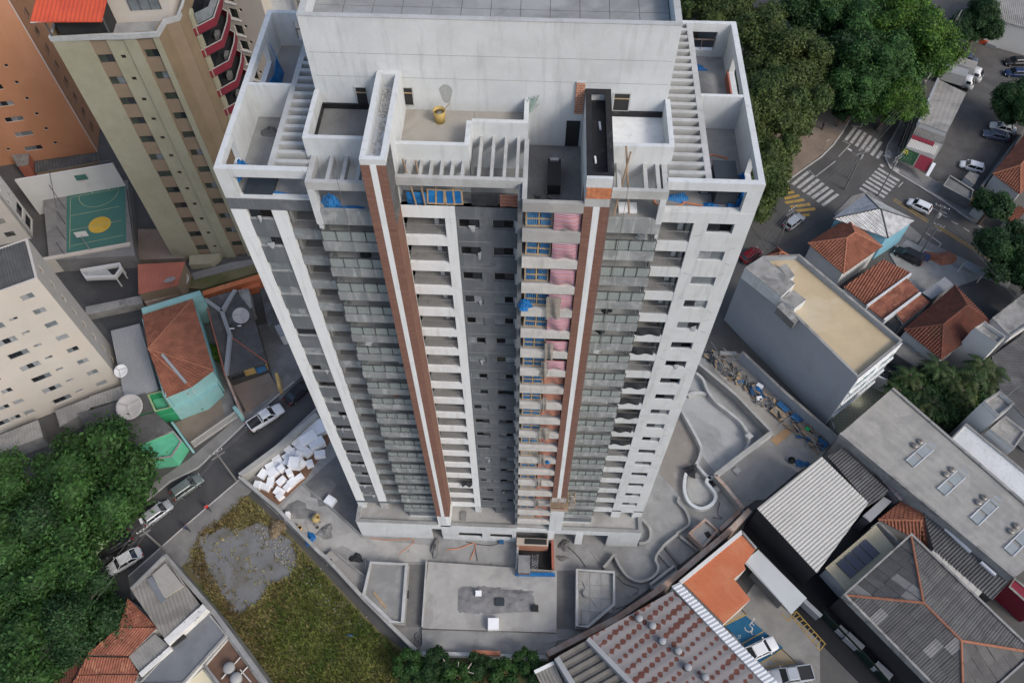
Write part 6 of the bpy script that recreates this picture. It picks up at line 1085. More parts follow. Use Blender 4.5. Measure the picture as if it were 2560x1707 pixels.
flat('black_drive', [(28.73,3.34,0.00), (30.53,5.80,0.00), (37.34,-2.54,0.00), (40.15,-5.13,0.00), (49.63,-16.49,0.00), (40.49,-15.86,0.00), (33.11,-7.49,0.00), (30.34,0.36,0.00), (28.40,2.34,0.00)], .04, 'black', th=.1)
# black drive: long dark sunshade frames and boxes beside it
for k, (p, l_, w_, h_) in enumerate((((38.84,-9.84,1.00), 1.5, .7, 1.1), ((39.86,-10.95,1.00), 2.1, .9, 1.2), ((42.54,-14.09,1.00), 2.0, .9, 1.2), ((35.29,-7.26,1.60), 2.6, .5, 1.6))):
    tag(MB().cbox(p[0], p[1], 0, l_, w_, h_, R(-46)).cbox(p[0], p[1], h_, l_ * 1.05, w_ * 1.08, .06, R(-46)).build('metal_cabinet', 'zinc'), ('smallest grey metal cabinet along the black drive', 'middle grey metal cabinet along the black drive', 'grey metal cabinet at the far end of the black drive', 'long narrow grey cover beside the pale canopy')[k], 'cabinet')
wallthing('boundary_fence', 'dark green panel fence along the black drive', [(36.56,-7.51,1.00), (41.50,-13.45,1.00), (43.31,-15.91,1.00)], .12, 1.6, 'greend2')
# --- orange L-shaped roof, canopy, parking bays
lp = [(19.34,-5.64,4.20), (27.03,0.65,4.20), (28.65,-1.09,4.20), (26.84,-2.87,4.20), (27.11,-3.66,4.20), (25.53,-4.95,4.20), (27.21,-7.32,4.20), (23.77,-10.24,4.20)]
OL = thing('orange_roof_shop', 'building with a bright orange L shaped ribbed metal roof', 'building', cen(lp)); MB().prism([p[:2] for p in lp], 0, 4.05).build('wall', 'offw', OL)
rd = tuple(V(lp[7]) - V(lp[0])); MB().sheet([lp[0], lp[5], lp[6], lp[7]], rd, .3, .03).build('roof', 'orangem', OL); MB().sheet([lp[0], lp[1], lp[2], lp[5]], rd, .3, .03).build('roof', 'orangem', OL); MB().prism([p[:2] for p in lp], 4.05, 4.13).build('roof_deck', 'orangem', OL); MB().strip([(19.00,-5.74,4.50), (27.14,0.90,4.50)], .45, 0, 4.5).build('side_parapet', 'offw', OL); MB().strip([(27.11,0.86,4.60), (28.61,-1.15,4.60)], .25, 3.8, 4.5).build('side_parapet', 'conc', OL)
roofed('pale_canopy', 'pale grey ribbed canopy beside the orange roof', [(27.20,-2.46,3.20), (29.27,-0.85,3.20), (34.27,-6.61,3.20), (32.13,-8.59,3.20)][::-1], 'fibrelg', 'concd', 'shed', row=0, sp=1.5, amp=.02, cat='canopy', ov=1.2)
PL = flat('forecourt', [(25.02,-9.24,0.00), (29.11,-4.15,0.00), (33.04,-7.64,0.00), (36.23,-10.31,0.00), (34.99,-17.66,0.00), (30.15,-17.86,0.00)], .03, 'conc3', th=.1)
quad(PL, [(24.90,-9.41,0.00), (27.58,-8.12,0.00), (31.64,-11.77,0.00), (28.58,-13.51,0.00)], 'bluef', 'blue_bay', .045)
for p, q in (((26.78,-11.46,0.00), (29.55,-9.89,0.00)), ((31.64,-11.81,0.00), (28.79,-13.54,0.00)), ((26.98,-7.24,0.00), (27.69,-8.00,0.00)), ((27.69,-8.00,0.00), (24.86,-9.39,0.00)), ((32.01,-7.68,0.00), (32.68,-8.57,0.00)), ((32.68,-8.57,0.00), (33.76,-7.61,0.00)), ((33.01,-7.78,0.00), (35.98,-11.83,0.00)), ((33.81,-7.32,0.00), (36.78,-11.12,0.00)), ((31.41,-11.88,0.00), (32.89,-13.31,0.00)), ((32.89,-13.31,0.00), (29.29,-13.99,0.00))): mark(PL, [p, q], .12, 'yline', 'bay_line', .05)
for k in range(9):
    t_ = k / 8; mark(PL, [lerp((33.01,-7.78,0.00), (35.98,-11.83,0.00), t_), lerp((33.81,-7.32,0.00), (36.78,-11.12,0.00), t_ * .95 + .03)], .1, 'yline', 'hatch_line', .05)
    if k < 7: mark(PL, [lerp((27.11,-7.38,0.00), (25.06,-8.81,0.00), k / 6.5), lerp((27.62,-7.97,0.00), (25.55,-9.05,0.00), k / 6.5)], .1, 'yline', 'hatch_line', .05); mark(PL, [lerp((31.47,-11.95,0.00), (29.81,-13.23,0.00), k / 6.5), lerp((32.77,-13.21,0.00), (30.53,-13.61,0.00), k / 6.5)], .09, 'yline', 'hatch_line', .05)
# wheelchair symbol painted on the blue bay
wc = (27.91,-9.40,0.00); T = frameT((wc[0], wc[1], .062), R(-42)); WS = MB(T).strip([(.45 * math.cos(t), -.25 + .45 * math.sin(t), 0) for t in np.linspace(-2.6, 1.0, 14)], .12, -.02, 0).build('wheelchair_symbol', 'line', PL)
MB(T).strip([(-.12, .85, 0), (-.1, .1, 0), (.4, .05, 0), (.62, -.55, 0), (.85, -.5, 0)], .13, -.02, .001).build('symbol_figure', 'line', WS); MB(T).lathe([(0, 0), (.17, 0), (.17, -.02)], (-.14, 1.08, .002), 12).build('symbol_head', 'line', WS); MB(T).strip([(-.1, .5, 0), (.35, .48, 0)], .11, -.02, .003).build('symbol_arm', 'line', WS)
mark(PL, [(26.31,-10.58,0.00), (26.68,-10.47,0.00), (26.57,-10.78,0.00), (26.31,-10.83,0.00)], .08, 'line', 'bay_mark', .055)
# --- stained ribbed roof with round vents, pale strip, fat-ribbed roof
pr = [(7.84,-12.87,6.00), (17.68,-7.23,6.00), (29.39,-18.69,6.00), (14.86,-19.65,6.00)]
RS = thing('stained_warehouse', 'grey warehouse roof with rows of rust red stains and round vents', 'warehouse', cen(pr)); MB().prism([p[:2] for p in pr], 0, 5.85).build('wall', 'conc', RS)
rdir = V(pr[1]) - V(pr[0]); rdir /= np.linalg.norm(rdir)
MB().sheet(pr, tuple(rdir), 1.28, .03, seg=8).build('roof', 'rusty', RS)
for k, p in enumerate(((13.56,-10.66,6.10), (15.04,-11.42,6.10), (16.05,-13.05,6.10), (17.76,-14.03,6.10), (18.72,-15.73,6.10), (20.52,-16.67,6.10))):
    t = thing('roof_vent', 'grey domed vent in a line of six across the rust stained roof', 'vent', (p[0], p[1], 5.9), 0, 'domed vents on the rust stained roof'); MB().lathe([(.36, 0), (.36, .5), (.4, .5), (.4, .75)], n=16).build('neck', 'conc', t, True, True); MB().lathe([(.42, .7), (.43, .8), (.36, .95), (.2, 1.03), (0, 1.05)], n=16).build('cap', 'zinc', t, True, True)
roofed('ribbed_strip_roof', 'long narrow strip of pale ribbed metal roof above the parking bays', [(17.56,-6.77,6.30), (18.53,-6.26,6.30), (29.77,-18.12,6.30), (28.76,-18.88,6.30)][::-1], 'zincl', 'offw', 'shed', row=0, sp=.45, amp=.05, cat='roof', ov=.1, rdir=tuple(V((18.53,-6.26,6.30)) - V((17.56,-6.77,6.30))))
roofed('fat_ribbed_roof', 'dark roof of fat concrete ribs at the lower edge', [(4.37,-14.86,5.00), (7.81,-12.90,5.00), (12.99,-18.11,5.00), (6.40,-18.87,5.00)][::-1], 'fibredd', 'conc', 'shed', row=0, sp=.95, amp=.2, cat='roof', ov=.05, rdir=tuple(V((7.81,-12.90,5.00)) - V((4.37,-14.86,5.00)))); wallthing('parapet_wall', 'grey gutter wall between the stained roof and the fat ribbed roof', [(7.73,-12.98,6.00), (13.25,-18.27,6.00)], .55, 6.1, 'zinc', z0=4.5); wallthing('parapet_wall', 'grey end wall of the fat ribbed roof', [(4.24,-15.05,5.40), (6.51,-18.45,5.40)], .6, 5.5, 'zinc', z0=0)
roofed('old_shed', 'old corrugated shed at the bottom edge beside the trees', [(1.90,-16.52,4.00), (4.04,-15.42,4.00), (5.67,-18.74,4.00), (3.29,-18.96,4.00)][::-1], 'fibre', 'offw', 'shed', row=0, sp=.4, cat='shed', ov=.05); wallthing('parapet_wall', 'white edge board of the old corrugated shed', [(1.82,-16.46,4.30), (3.96,-15.38,4.30)], .35, 4.3, 'whiter', z0=3.5)

# ================================================================ building site round the tower
flat('site_deck', [(-37.94,6.77,0.00), (-29.89,17.49,0.00), (-22, 24, 0), (16, 30, 0), (25.68,30.38,0.00), (34.07,17.10,0.00), (25.78,10.24,0.00), (28.90,5.48,0.00), (29.59,5.33,0.00), (8.20,-11.26,0.00), (3.35,-13.85,0.00), (-12.06,-14.21,0.00), (-19.70,-7.85,0.00)], .0, 'conc', th=.5)
def slab(name, pts, z, mat, lab=None, cat='slab', th=.12): 
    o = MB().prism([p[:2] for p in pts], z - th, z).build(name, mat)
    if lab: tag(o, lab, cat)
    else: o['kind'] = 'structure'
    return o
# boundary walls of the site
wallthing('boundary_wall', 'rough grey site wall between the yard and the vacant lot', [(-37.94,6.77,0.00), (-32.00,2.52,1.00), (-25.51,-3.00,1.00), (-24.52,-3.65,1.00), (-19.50,-8.12,1.00)], .35, 1.8, 'conc', cop='conc2'); wallthing('boundary_wall', 'low site wall beside the raised polygon planter along the lot', [(-19.50,-8.12,1.00), (-15.49,-11.42,1.00), (-12.19,-14.09,1.00)], .35, 1.5, 'conc', cop='conc2')
wallthing('boundary_wall', 'grey site wall along the left street', [(-37.87,6.88,0.00), (-33.41,11.43,1.00), (-29.28,16.41,1.00)], .7, 1.8, 'conc2', cop='conc2')
RW = wallthing('boundary_wall', 'orange brick and render wall along the rust stained warehouse', [(3.28,-14.13,2.00), (8.03,-11.59,2.00), (11.47,-9.73,2.00), (16.80,-6.11,2.00), (19.11,-4.27,2.00), (23.07,-0.89,2.00), (26.67,2.12,2.00), (29.00,4.53,2.00)], .6, 2.6, 'brickr', cop='brickr')
wallthing('boundary_wall', 'white painted wall at the bottom edge of the site', [(-11.80,-14.34,1.00), (-5.74,-14.23,1.00), (3.40,-14.19,1.00)], .4, 1.2, 'white'); t = tag(MB().strip([(-5.60,-14.10,1.40), (-2.22,-14.10,1.40)], .5, 1.2, 1.75).build('brick_course', 'brick'), 'short course of bare orange brick on the bottom site wall', 'brickwork')
wallthing('boundary_wall', 'rough topped wall between the garden walls and the debris strip', [(24.51,27.01,1.60), (29.46,21.92,1.60), (33.52,16.50,1.60)], .35, 1.7, 'conc', cop='conc2'); wallthing('boundary_wall', 'white faced wall between the lower yard and the garden walls', [(33.71,16.36,1.60), (29.38,12.91,1.60), (25.25,9.56,1.60)], .45, 1.7, 'white', cop='conc2'); wallthing('boundary_wall', 'rough wall running from the white faced wall to the pale ribbed roof', [(25.24,9.50,1.60), (26.49,7.93,1.60), (28.46,5.01,1.60)], .4, 1.7, 'conc', cop='brickr')
slab('debris_strip', [(24.93,30.47,0.00), (31.50,30.02,0.00), (43.06,16.48,0.00), (40.57,13.76,0.00), (28.84,5.65,0.00), (25.77,10.14,0.00), (34.06,17.00,0.00)], .04, 'screed'); slab('lower_yard', [(33.92,16.64,0.00), (38.37,14.03,0.00), (39.66,13.62,0.00), (31.81,6.99,0.00), (28.76,6.87,0.00), (25.85,10.12,0.00)], .07, 'conc_y'); slab('plank_platform', [(36.21,17.81,0.00), (36.96,17.12,0.00), (34.54,15.03,0.00), (33.82,15.93,0.00)], .1, 'orangefloor')
# curved garden walls
def curve(pts, n=6):
    P = [np.array(p[:2]) for p in pts]; out = []
    for i in range(len(P) - 1):
        a, b, c, d = P[max(0, i - 1)], P[i], P[i + 1], P[min(len(P) - 1, i + 2)]
        for k in range(n):
            t = k / n; out.append(.5 * (2 * b + (c - a) * t + (2 * a - 5 * b + 4 * c - d) * t * t + (3 * b - a - 3 * c + d) * t ** 3))
    return [tuple(p) + (0,) for p in out + [P[-1]]]
gw = lambda lab, pts, w=.38, h=.95, mat='raw': wallthing('garden_wall', lab, curve(pts), w, h, mat)
gw('long wavy raw garden wall beside the debris strip', [(24.27,25.80,0.90), (25.10,24.87,0.90), (25.66,22.99,0.90), (26.66,21.16,0.90), (28.62,19.31,0.90), (29.88,17.95,0.90), (30.50,16.50,0.90), (30.60,15.14,0.90), (29.94,13.95,0.90)]); gw('raw garden wall curving from the tower corner to the black sheet', [(21.69,19.63,0.90), (22.66,17.36,0.90), (23.61,15.04,0.90), (23.93,13.71,0.90), (23.55,12.36,0.90), (23.04,11.40,0.90)]); gw('short arched garden wall near the tower', [(22.84,22.21,0.60), (23.61,22.70,0.60), (24.88,22.75,0.60), (25.50,22.53,0.60)], .5, .5)
gw('curved wall of the small kidney shaped pool', [(21.63,10.13,0.80), (21.30,8.86,0.80), (21.25,7.31,0.80), (21.77,5.91,0.80), (22.95,5.22,0.80), (24.21,5.55,0.80), (25.12,6.45,0.80), (25.21,7.37,0.80), (24.66,8.28,0.80), (24.24,8.98,0.80), (24.53,9.52,0.80), (25.08,9.64,0.80)], .4, .8, 'white'); gw('straight raw wall joining the pool to the white faced wall', [(23.19,11.36,0.80), (23.97,10.23,0.80), (24.87,9.43,0.80)], .4, .8)
gw('wavy planter wall below the tower corner', [(20.48,6.75,0.60), (20.29,6.03,0.60), (21.08,5.06,0.60), (21.47,4.08,0.60), (21.49,3.09,0.60), (20.68,2.37,0.60), (19.70,1.75,0.60)], .3, .6, 'conc'); gw('curved planter wall beside the podium corner', [(15.30,3.53,0.60), (16.11,2.67,0.60), (16.44,1.91,0.60), (16.29,0.84,0.60), (15.71,0.34,0.60), (14.87,0.21,0.60)], .35, .7, 'conc2'); gw('pointed leaf shaped garden wall in front of the podium', [(10.22,-3.14,0.80), (10.88,-2.37,0.80), (11.54,-1.56,0.80), (11.91,-1.68,0.80)], .3, .9, 'conc2'); gw('broad sweeping garden wall near the brick boundary wall', [(11.72,-1.69,0.80), (12.24,-2.87,0.80), (13.19,-4.12,0.80), (14.52,-4.70,0.80), (15.80,-4.41,0.80), (16.84,-3.60,0.80), (17.12,-2.76,0.80), (16.84,-1.94,0.80), (17.07,-1.19,0.80), (17.67,-0.41,0.80), (18.17,0.18,0.80), (19.84,1.59,0.80)], .3, .9, 'conc2')
for k, (p, q) in enumerate((((18.14,0.12,0.40), (19.82,-2.25,0.40)), ((17.34,-0.86,0.40), (18.70,-2.48,0.40)), ((20.16,1.42,0.50), (22.33,-0.40,0.50)))): wallthing('kerb_wall', ('low dark channel edge in the garden court', 'low concrete edge beside the channel', 'thick concrete edge below the square pit')[k], [p, q], .3, .35 + .2 * (k == 2), 'concd' if k == 0 else 'conc')
flatroof('machine_pit', 'square rendered pit with a dark hatch beside the brick wall', [(23.40,3.58,1.60), (25.01,2.00,1.60), (22.75,-0.47,1.60), (20.99,1.45,1.60)], 1.6, 'brickr', 'conc2', 'pit', .5, .3, copm='brickr'); hp = [(23.16,1.78,1.20), (23.74,2.03,1.20), (24.15,1.39,1.20), (23.52,1.02,1.20)]; MB().prism([p[:2] for p in hp], 1.08, 1.13).build('hatch', 'dark', bpy.data.objects['machine_pit'])
flatroof('planter_box', 'narrow rectangular planter box against the brick wall', [(15.74,-5.07,1.00), (19.06,-2.47,1.00), (19.60,-3.28,1.00), (16.33,-5.76,1.00)], 1.0, 'conc', 'conc', 'planter', .5, .25, copm='conc2'); wallthing('brick_course', 'double row of perforated brick below the square pit', [(25.36,2.37,0.60), (28.50,5.36,0.60)], .5, .8, 'brickr'); wallthing('brick_course', 'second row of perforated brick above the boundary wall', [(25.66,1.71,0.60), (29.03,4.98,0.60)], .4, .9, 'brickr')
slab('damp_floor', [(18.29,11.42,0.00), (21.79,20.12,0.00), (23.90,14.33,-0.00), (22.97,11.62,0.00), (21.47,10.06,0.00), (21.06,6.94,0.00), (18.21,10.11,0.00)], .02, 'damp'); slab('pool_floor', [(21.97,10.08,0.00), (24.44,9.33,0.00), (25.24,7.50,0.00), (23.92,5.81,0.00), (22.05,6.34,0.00), (21.60,7.97,0.00)], .06, 'conc2'); slab('garden_floor', [(23.45,26.20,0.00), (25.41,25.20,0.00), (28.86,19.69,0.00), (30.77,16.17,0.00), (30.03,14.39,-0.00), (25.79,10.42,0.00), (24.15,13.18,0.00), (21.89,20.22,0.00)], .025, 'concg')
hang2 = crumple((22.32,10.40,0.80), .8, .9, .5, 31, mat='blacknet', name='black_sheet', label='black plastic sheet draped over the pool wall', cat='sheet'); crumple((24.95,9.04,0.10), .35, .6, .35, 32, mat='blacknet', name='black_sheet', label='black sheet beside the kidney pool curve', cat='sheet')
for p, lab in (((30.58,15.82,0.90), 'raw concrete block set on the wavy garden wall'), ((25.75,8.31,0.10), 'pale concrete block beside the kidney pool'), ((28.59,10.97,0.10), 'long concrete block against the white faced wall')): tag(MB().cbox(p[0], p[1], 0 if p[2] < .5 else .95, .9, .8, .35, .7).cbox(p[0], p[1], .35 if p[2] < .5 else 1.3, .7, .6, .05, .7).build('concrete_block', 'raw'), lab, 'block')
# front court slabs
SB = slab('roof_terrace', [(-11.87,-3.27,0.70), (4.36,-3.74,0.70), (4.39,-11.23,0.70), (-11.79,-11.37,0.70)], .7, 'conc2', 'large flat concrete slab in front of the tower', 'slab', .7); slab('lower_terrace', [(-11.88,-11.48,0.40), (4.41,-11.27,0.40), (4.74,-11.84,0.40), (3.42,-13.93,0.40), (-11.95,-14.16,0.40), (-11.64,-13.06,0.40)], .4, 'conc', 'lower strip of slab along the bottom site wall', 'slab', .4)
flatroof('raised_planter', 'raised polygon planter with concrete rim beside the vacant lot', [(-19.02,-3.87,1.80), (-14.24,-3.87,1.80), (-13.91,-11.27,1.80), (-15.56,-11.20,1.80), (-19.40,-8.12,1.80)], 1.8, 'conc2', 'conc', 'planter', .5, .35, copm='raw'); flatroof('raised_planter', 'raised polygon planter with tiled floor beside the brick wall', [(6.69,-3.71,1.80), (11.55,-3.85,1.80), (11.43,-7.99,1.80), (8.13,-10.78,1.80), (6.64,-10.78,1.80)], 1.8, 'conc2', 'conc', 'planter', .5, .3, copm='raw')
RP = bpy.data.objects['raised_planter.001']
q00, q10, q01 = V((7.06,-3.96,1.32)), V((11.28,-4.02,1.32)), V((6.96,-10.30,1.32))
for iu in range(3):
    for iv in range(4):
        if iu == 2 and iv == 3 or (iu == 1 and iv == 3): continue
        e = .015; P = [q00 + (q10 - q00) * (iu + a_) / 3 * .98 + (q01 - q00) * (iv + b_) / 4 for a_, b_ in ((e, e), (1 - e, e), (1 - e, 1 - e), (e, 1 - e))]; MB().prism([tuple(x)[:2] for x in P], 1.3, 1.34).build('floor_tile', 'conc2', RP)
tag(MB().tube(((7.92,-6.86,1.30)), tuple(V((7.88,-6.81,1.90)) + V((0, .1, 0))), .38, 14).build('concrete_pipe', 'conc2'), 'short concrete pipe standing in the tiled planter', 'pipe')
for k, (p, q) in enumerate((((7.56,-5.18,1.50), (7.92,-6.05,1.50)), ((8.20,-6.76,1.50), (9.27,-8.15,1.50)), ((7.50,-8.78,1.50), (7.45,-10.32,1.50)), ((-18.13,-7.52,1.40), (-16.35,-9.38,1.40)), ((-2.61,-6.31,0.80), (-0.85,-6.28,0.80)), ((1.29,-8.97,0.80), (2.45,-8.98,0.80)), ((-19.92,-2.90,0.20), (-19.79,-4.27,0.20)), ((3.02,-12.41,0.50), (5.72,-11.75,0.50)), ((8.67,-0.73,0.10), (9.76,-2.20,0.10)))): tag(MB().strip([p, q], .1 if k != 3 else .3, p[2] - .08, p[2]).build('plank', 'conc2' if k not in (3,) else 'wood'), ('short pale batten in the tiled planter near its upper wall', 'pale batten lying across the concrete pipe', 'thin bar along the left rim of the tiled planter', 'yellow board lying in the polygon planter', 'thin pole lying on the sand heap', 'pale batten beside the sand heap', 'pale bar leaning in the corner by the polygon planter', 'thin bars leaning over the lower slab corner', 'dark plank in front of the podium opening')[k], 'plank')
# sand heap, box, shaft
vs, fs, n = [], [], 40; s0_, s1_ = V((-7.82,-7.77,0.70)), V((1.70,-7.67,0.70)); sx = (s1_ - s0_); up = V((-3.36,-6.28,0.70)) - V((-3.19,-9.30,0.70)); g = np.random.default_rng(3); hgt = g.normal(0, 1, (12, 30))
for j in range(12):
    for i in range(30):
        u, v = i / 29, j / 11; r_ = max(abs(2 * u - 1) ** 3, abs(2 * v - 1) ** 2.2); p = s0_ + sx * u + up * (v - .5) * (1 + .12 * math.sin(5 * u)); vs.append((p[0] + .1 * hgt[j, i] * (1 - r_), p[1] + .06 * hgt[j, i], .69 + max(0, (1 - r_)) * (.32 + .1 * math.sin(9 * u + 2 * v) + .09 * hgt[j, i])))
for j in range(11):
    for i in range(29): fs.append((j * 30 + i, j * 30 + i + 1, (j + 1) * 30 + i + 1, (j + 1) * 30 + i))
tag(MB().add(vs, fs).build('sand_heap', 'sand', None, True), 'flattened heap of dark grey sand on the large slab', 'sand')
for k, (p, l_, w_, h_, mt, lab) in enumerate((((-3.23,-10.71,0.70), 1.3, 1.35, .9, 'foam', 'white box standing on the large slab'), ((-5.25,-7.13,1.10), .75, .65, .35, 'foam', 'pale bag lying on the sand heap'), ((-2.60,-7.97,1.00), 1.15, .95, .12, 'tank', 'square dark hatch in the sand heap'), ((1.75,-8.56,0.70), .8, .7, .5, 'blackp', 'black crumpled sack at the edge of the sand heap'), ((-25.60,4.32,0.05), 1.3, 1.15, .8, 'foam', 'white cube standing on the yard near the podium'), ((-30.79,1.93,0.05), .5, 1.1, 1.0, 'foam', 'white board leaning on the site wall'), ((-14.08,-7.36,0.10), .35, .9, .5, 'tank', 'dark box in the gap beside the polygon planter'), ((-2.77,-0.15,0.02), .6, .5, .5, 'blueboard', 'small blue box with cables by the podium'))): tag(MB().cbox(p[0], p[1], p[2], l_, w_, h_, .05 if k != 4 else -.5).cbox(p[0], p[1], p[2] + h_, l_ * .92, w_ * .92, .05, .05 if k != 4 else -.5).build('site_box', mt), lab, 'box')
HS = thing('hoist_shaft', 'open hoist shaft with dark pit and brick collar below the hoist bay', 'shaft', (1.2, -3, 0)); sq = [(-0.62,-0.18,0.00), (3.74,-0.08,0.00), (3.87,-3.69,0.00), (-0.71,-3.88,0.00)]
MB().prism([p[:2] for p in sq], 0.0, .03).build('pit_floor', 'pit', HS); MB().strip(sq[:1] + sq[3:] if 0 else [sq[0], sq[3]], .25, 0, 1.3).build('shaft_wall', 'raw', HS); MB().strip([sq[1], sq[2]], .3, 0, 1.4).build('shaft_wall', 'redf', HS); MB().strip([(-0.77,-4.49,1.00), (4.13,-4.36,1.00)], .35, .0, 1.2).build('blue_board', 'bluep', HS); MB().box(-.8, -1.1, 0, 3.2, -.1, 1.9).build('brick_collar', 'brick', HS); MB().box(.2, -.9, 1.9, 3.0, -.2, 1.95).build('collar_recess', 'dark', HS)
m = MB(); x0, y0 = 1.2, -3.0
for dx, dy in ((0, 0), (.7, 0), (0, -.7), (.7, -.7)): m.tube((x0 + dx, y0 + dy, 0), (x0 + dx, y0 + dy, 4.2), .035)
for k in range(7):
    z = .6 * k; m.tube((x0, y0, z), (x0 + .7, y0, z + .6), .025).tube((x0, y0 - .7, z + .6), (x0 + .7, y0 - .7, z), .025).tube((x0, y0, z), (x0, y0 - .7, z + .6), .025).tube((x0 + .7, y0, z), (x0 + .7, y0 - .7, z + .6), .025)
m.build('hoist_mast', 'alu', HS); MB().box(-.5, -4.6, .03, 1.0, -2.4, 2.0).build('hoist_cage', 'steel', HS); MB().box(-.5, -4.6, 2.0, 1.0, -2.4, 2.08).build('cage_roof', 'pipe', HS)
# yard on the left: foam blocks, mixer, heaps
slab('earth_strip', [(-36.49,6.00,0.00), (-33.13,10.82,0.00), (-29.56,15.66,0.00), (-26.99,13.73,0.00), (-29.51,7.54,0.00), (-32.49,3.70,0.00)], .05, 'soil'); slab('yard_slab', [(-32.37,3.10,0.00), (-29.75,6.69,0.00), (-20.69,-0.37,0.00), (-11.78,-0.97,-0.00), (-11.94,-3.05,0.00), (-19.33,-3.36,0.00), (-23.16,-1.43,-0.00), (-25.77,-2.68,0.00)], .06, 'conc2', None); slab('yard_pit', [(-29.56,6.70,0.00), (-25.95,11.12,0.00), (-21.78,4.54,0.00), (-20.72,-0.18,0.00)], .03, 'concd'); wallthing('kerb_wall', 'thin concrete kerb between the upper and lower yard', [(-29.67,6.51,0.20), (-25.24,3.41,0.20), (-20.67,-0.25,0.20)], .25, .3, 'conc')
flatroof('planter_box', 'long narrow planter with red streaks along the site wall', [(-25.27,-3.01,0.80), (-24.19,-2.19,0.80), (-19.22,-5.63,0.80), (-19.59,-7.70,0.80)], .8, 'conc', 'conc2', 'planter', .3, .2, copm='conc'); slab('channel_floor', [(-14.30,-3.53,0.00), (-12.28,-3.44,0.00), (-11.95,-11.11,0.00), (-13.98,-11.19,0.00)], .03, 'concd'); wallthing('kerb_wall', 'raw side wall of the channel beside the large slab', [(-12.06,-3.25,0.60), (-11.79,-11.25,0.60)], .2, .95, 'raw'); slab('channel_floor', [(4.45,-3.52,0.00), (6.63,-3.43,0.00), (6.62,-10.56,0.00), (4.52,-10.64,0.00)], .03, 'concd')
fb = boxm('foam_block_mesh', 1, 1, 1, 'foam'); blocks = []
bd, be = V((-30.14,13.15,0.00)) - V((-35.65,6.66,0.00)), 0
for (x, y, l_, w_, h_, a_) in ((690, 230, 3.6, 2.6, 1.1, 0), (650, 290, 3.0, 1.6, 1.5, 0), (700, 330, 2.6, 1.5, 1.3, 0), (600, 270, 1.6, 1.3, 1.0, .1), (560, 310, 1.4, 1.2, .8, .3), (590, 345, 1.5, 1.3, .9, .5), (630, 385, 1.4, 1.5, .9, .4), (500, 360, 1.3, 1.2, .8, .2), (540, 380, .8, 1.5, .7, 0), (580, 400, 1.2, 1.2, 1.1, .7), (495, 410, 1.6, 1.2, .7, .1), (510, 445, 1.5, 1.5, 1.0, .5), (590, 450, 1.3, 1.6, 1.0, .2), (560, 470, 1.8, 1.7, 1.5, .9), (650, 458, 1.2, 1.1, .7, 1.4), (420, 425, 1.5, 1.1, .8, 0), (440, 465, 1.7, 1.4, .7, .3), (380, 475, 1.5, 1.1, .8, .0), (400, 520, 1.7, 1.5, .9, .2), (470, 500, 1.1, .9, 1.2, .1), (520, 530, 1.2, .9, 1.0, 1.5), (330, 525, 1.6, 1.2, .8, .5), (460, 570, 1.6, .9, .9, .2), (530, 580, 1.4, 1.1, .9, .3), (580, 545, 1.3, .9, .7, .1), (380, 580, 1.7, 1.1, .7, .9), (340, 610, 1.1, 1.9, .6, .6), (290, 600, 1.3, 1.1, .7, .8), (500, 610, 1.3, 1.0, .6, .3), (440, 640, 1.3, 1.5, .7, .5), (450, 672, 1.1, .9, .8, .1), (720, 395, 1.8, 1.1, .8, -.4), (735, 220, 1.0, 1.1, .9, 0)): blocks.append((x, y, l_, w_, h_, a_))
FBX = [] 
for k, (x, y, l_, w_, h_, a_) in enumerate(blocks):
    p = JG(x, y); o = inst(fb, 'foam_block', None, (p[0], p[1], .04 + (.5 if k in (13, 19, 20) else 0)), .62 + a_, (l_ * .8, w_ * .82, h_)); o.rotation_euler = (rng.uniform(-.12, .12), rng.uniform(-.15, .15), .62 + a_)
    tag(o, 'white foam block lying in the heap beside the street wall', 'foam block', 'white foam blocks heaped by the street wall')
t = thing('cement_mixer', 'yellow cement mixer standing on a pale tray in the yard', 'mixer', (-27.09,1.69,0.06), .5); MB().box(-1.3, -.7, 0, .9, .7, .12).build('tray', 'conc2', t, local=True); MB(lambda v: (v[0] * .75 + v[2] * .66, v[1], -v[0] * .66 * .4 + v[2] * .75 + .7)).lathe([(.2, -.35), (.55, -.1), (.6, .25), (.35, .6), (.36, .65), (.3, .6), (.5, .2), (0, -.2)], n=14).build('drum', M('mixer_yellow', (.50, .38, .16), .6, .2, 2.), t, True, True)
for y in (-.5, .5): MB().tube((-.5, y, .1), (0, y * .8, .9), .05).tube((.5, y, .1), (0, y * .8, .9), .05).build('leg', 'steel', t, local=True)
MB().tube((0, -.5, .9), (0, .5, .9), .05).build('axle', 'steel', t, local=True)
for k, (p, r_, h_, mt, lab) in enumerate((((-28.97,0.46,0.00), .32, .8, 'yell', 'yellow drum against the site wall near the mixer'), ((-26.73,0.74,0.00), .22, .4, 'conc', 'small grey bucket beside the cement mixer'), ((-24.14,-3.73,0.80), .2, .3, 'tank', 'dark bucket at the end of the streaked planter'))): bucket((p[0], p[1], p[2]), r_, h_, mt, 'bucket', lab, 'bucket', 'dark')
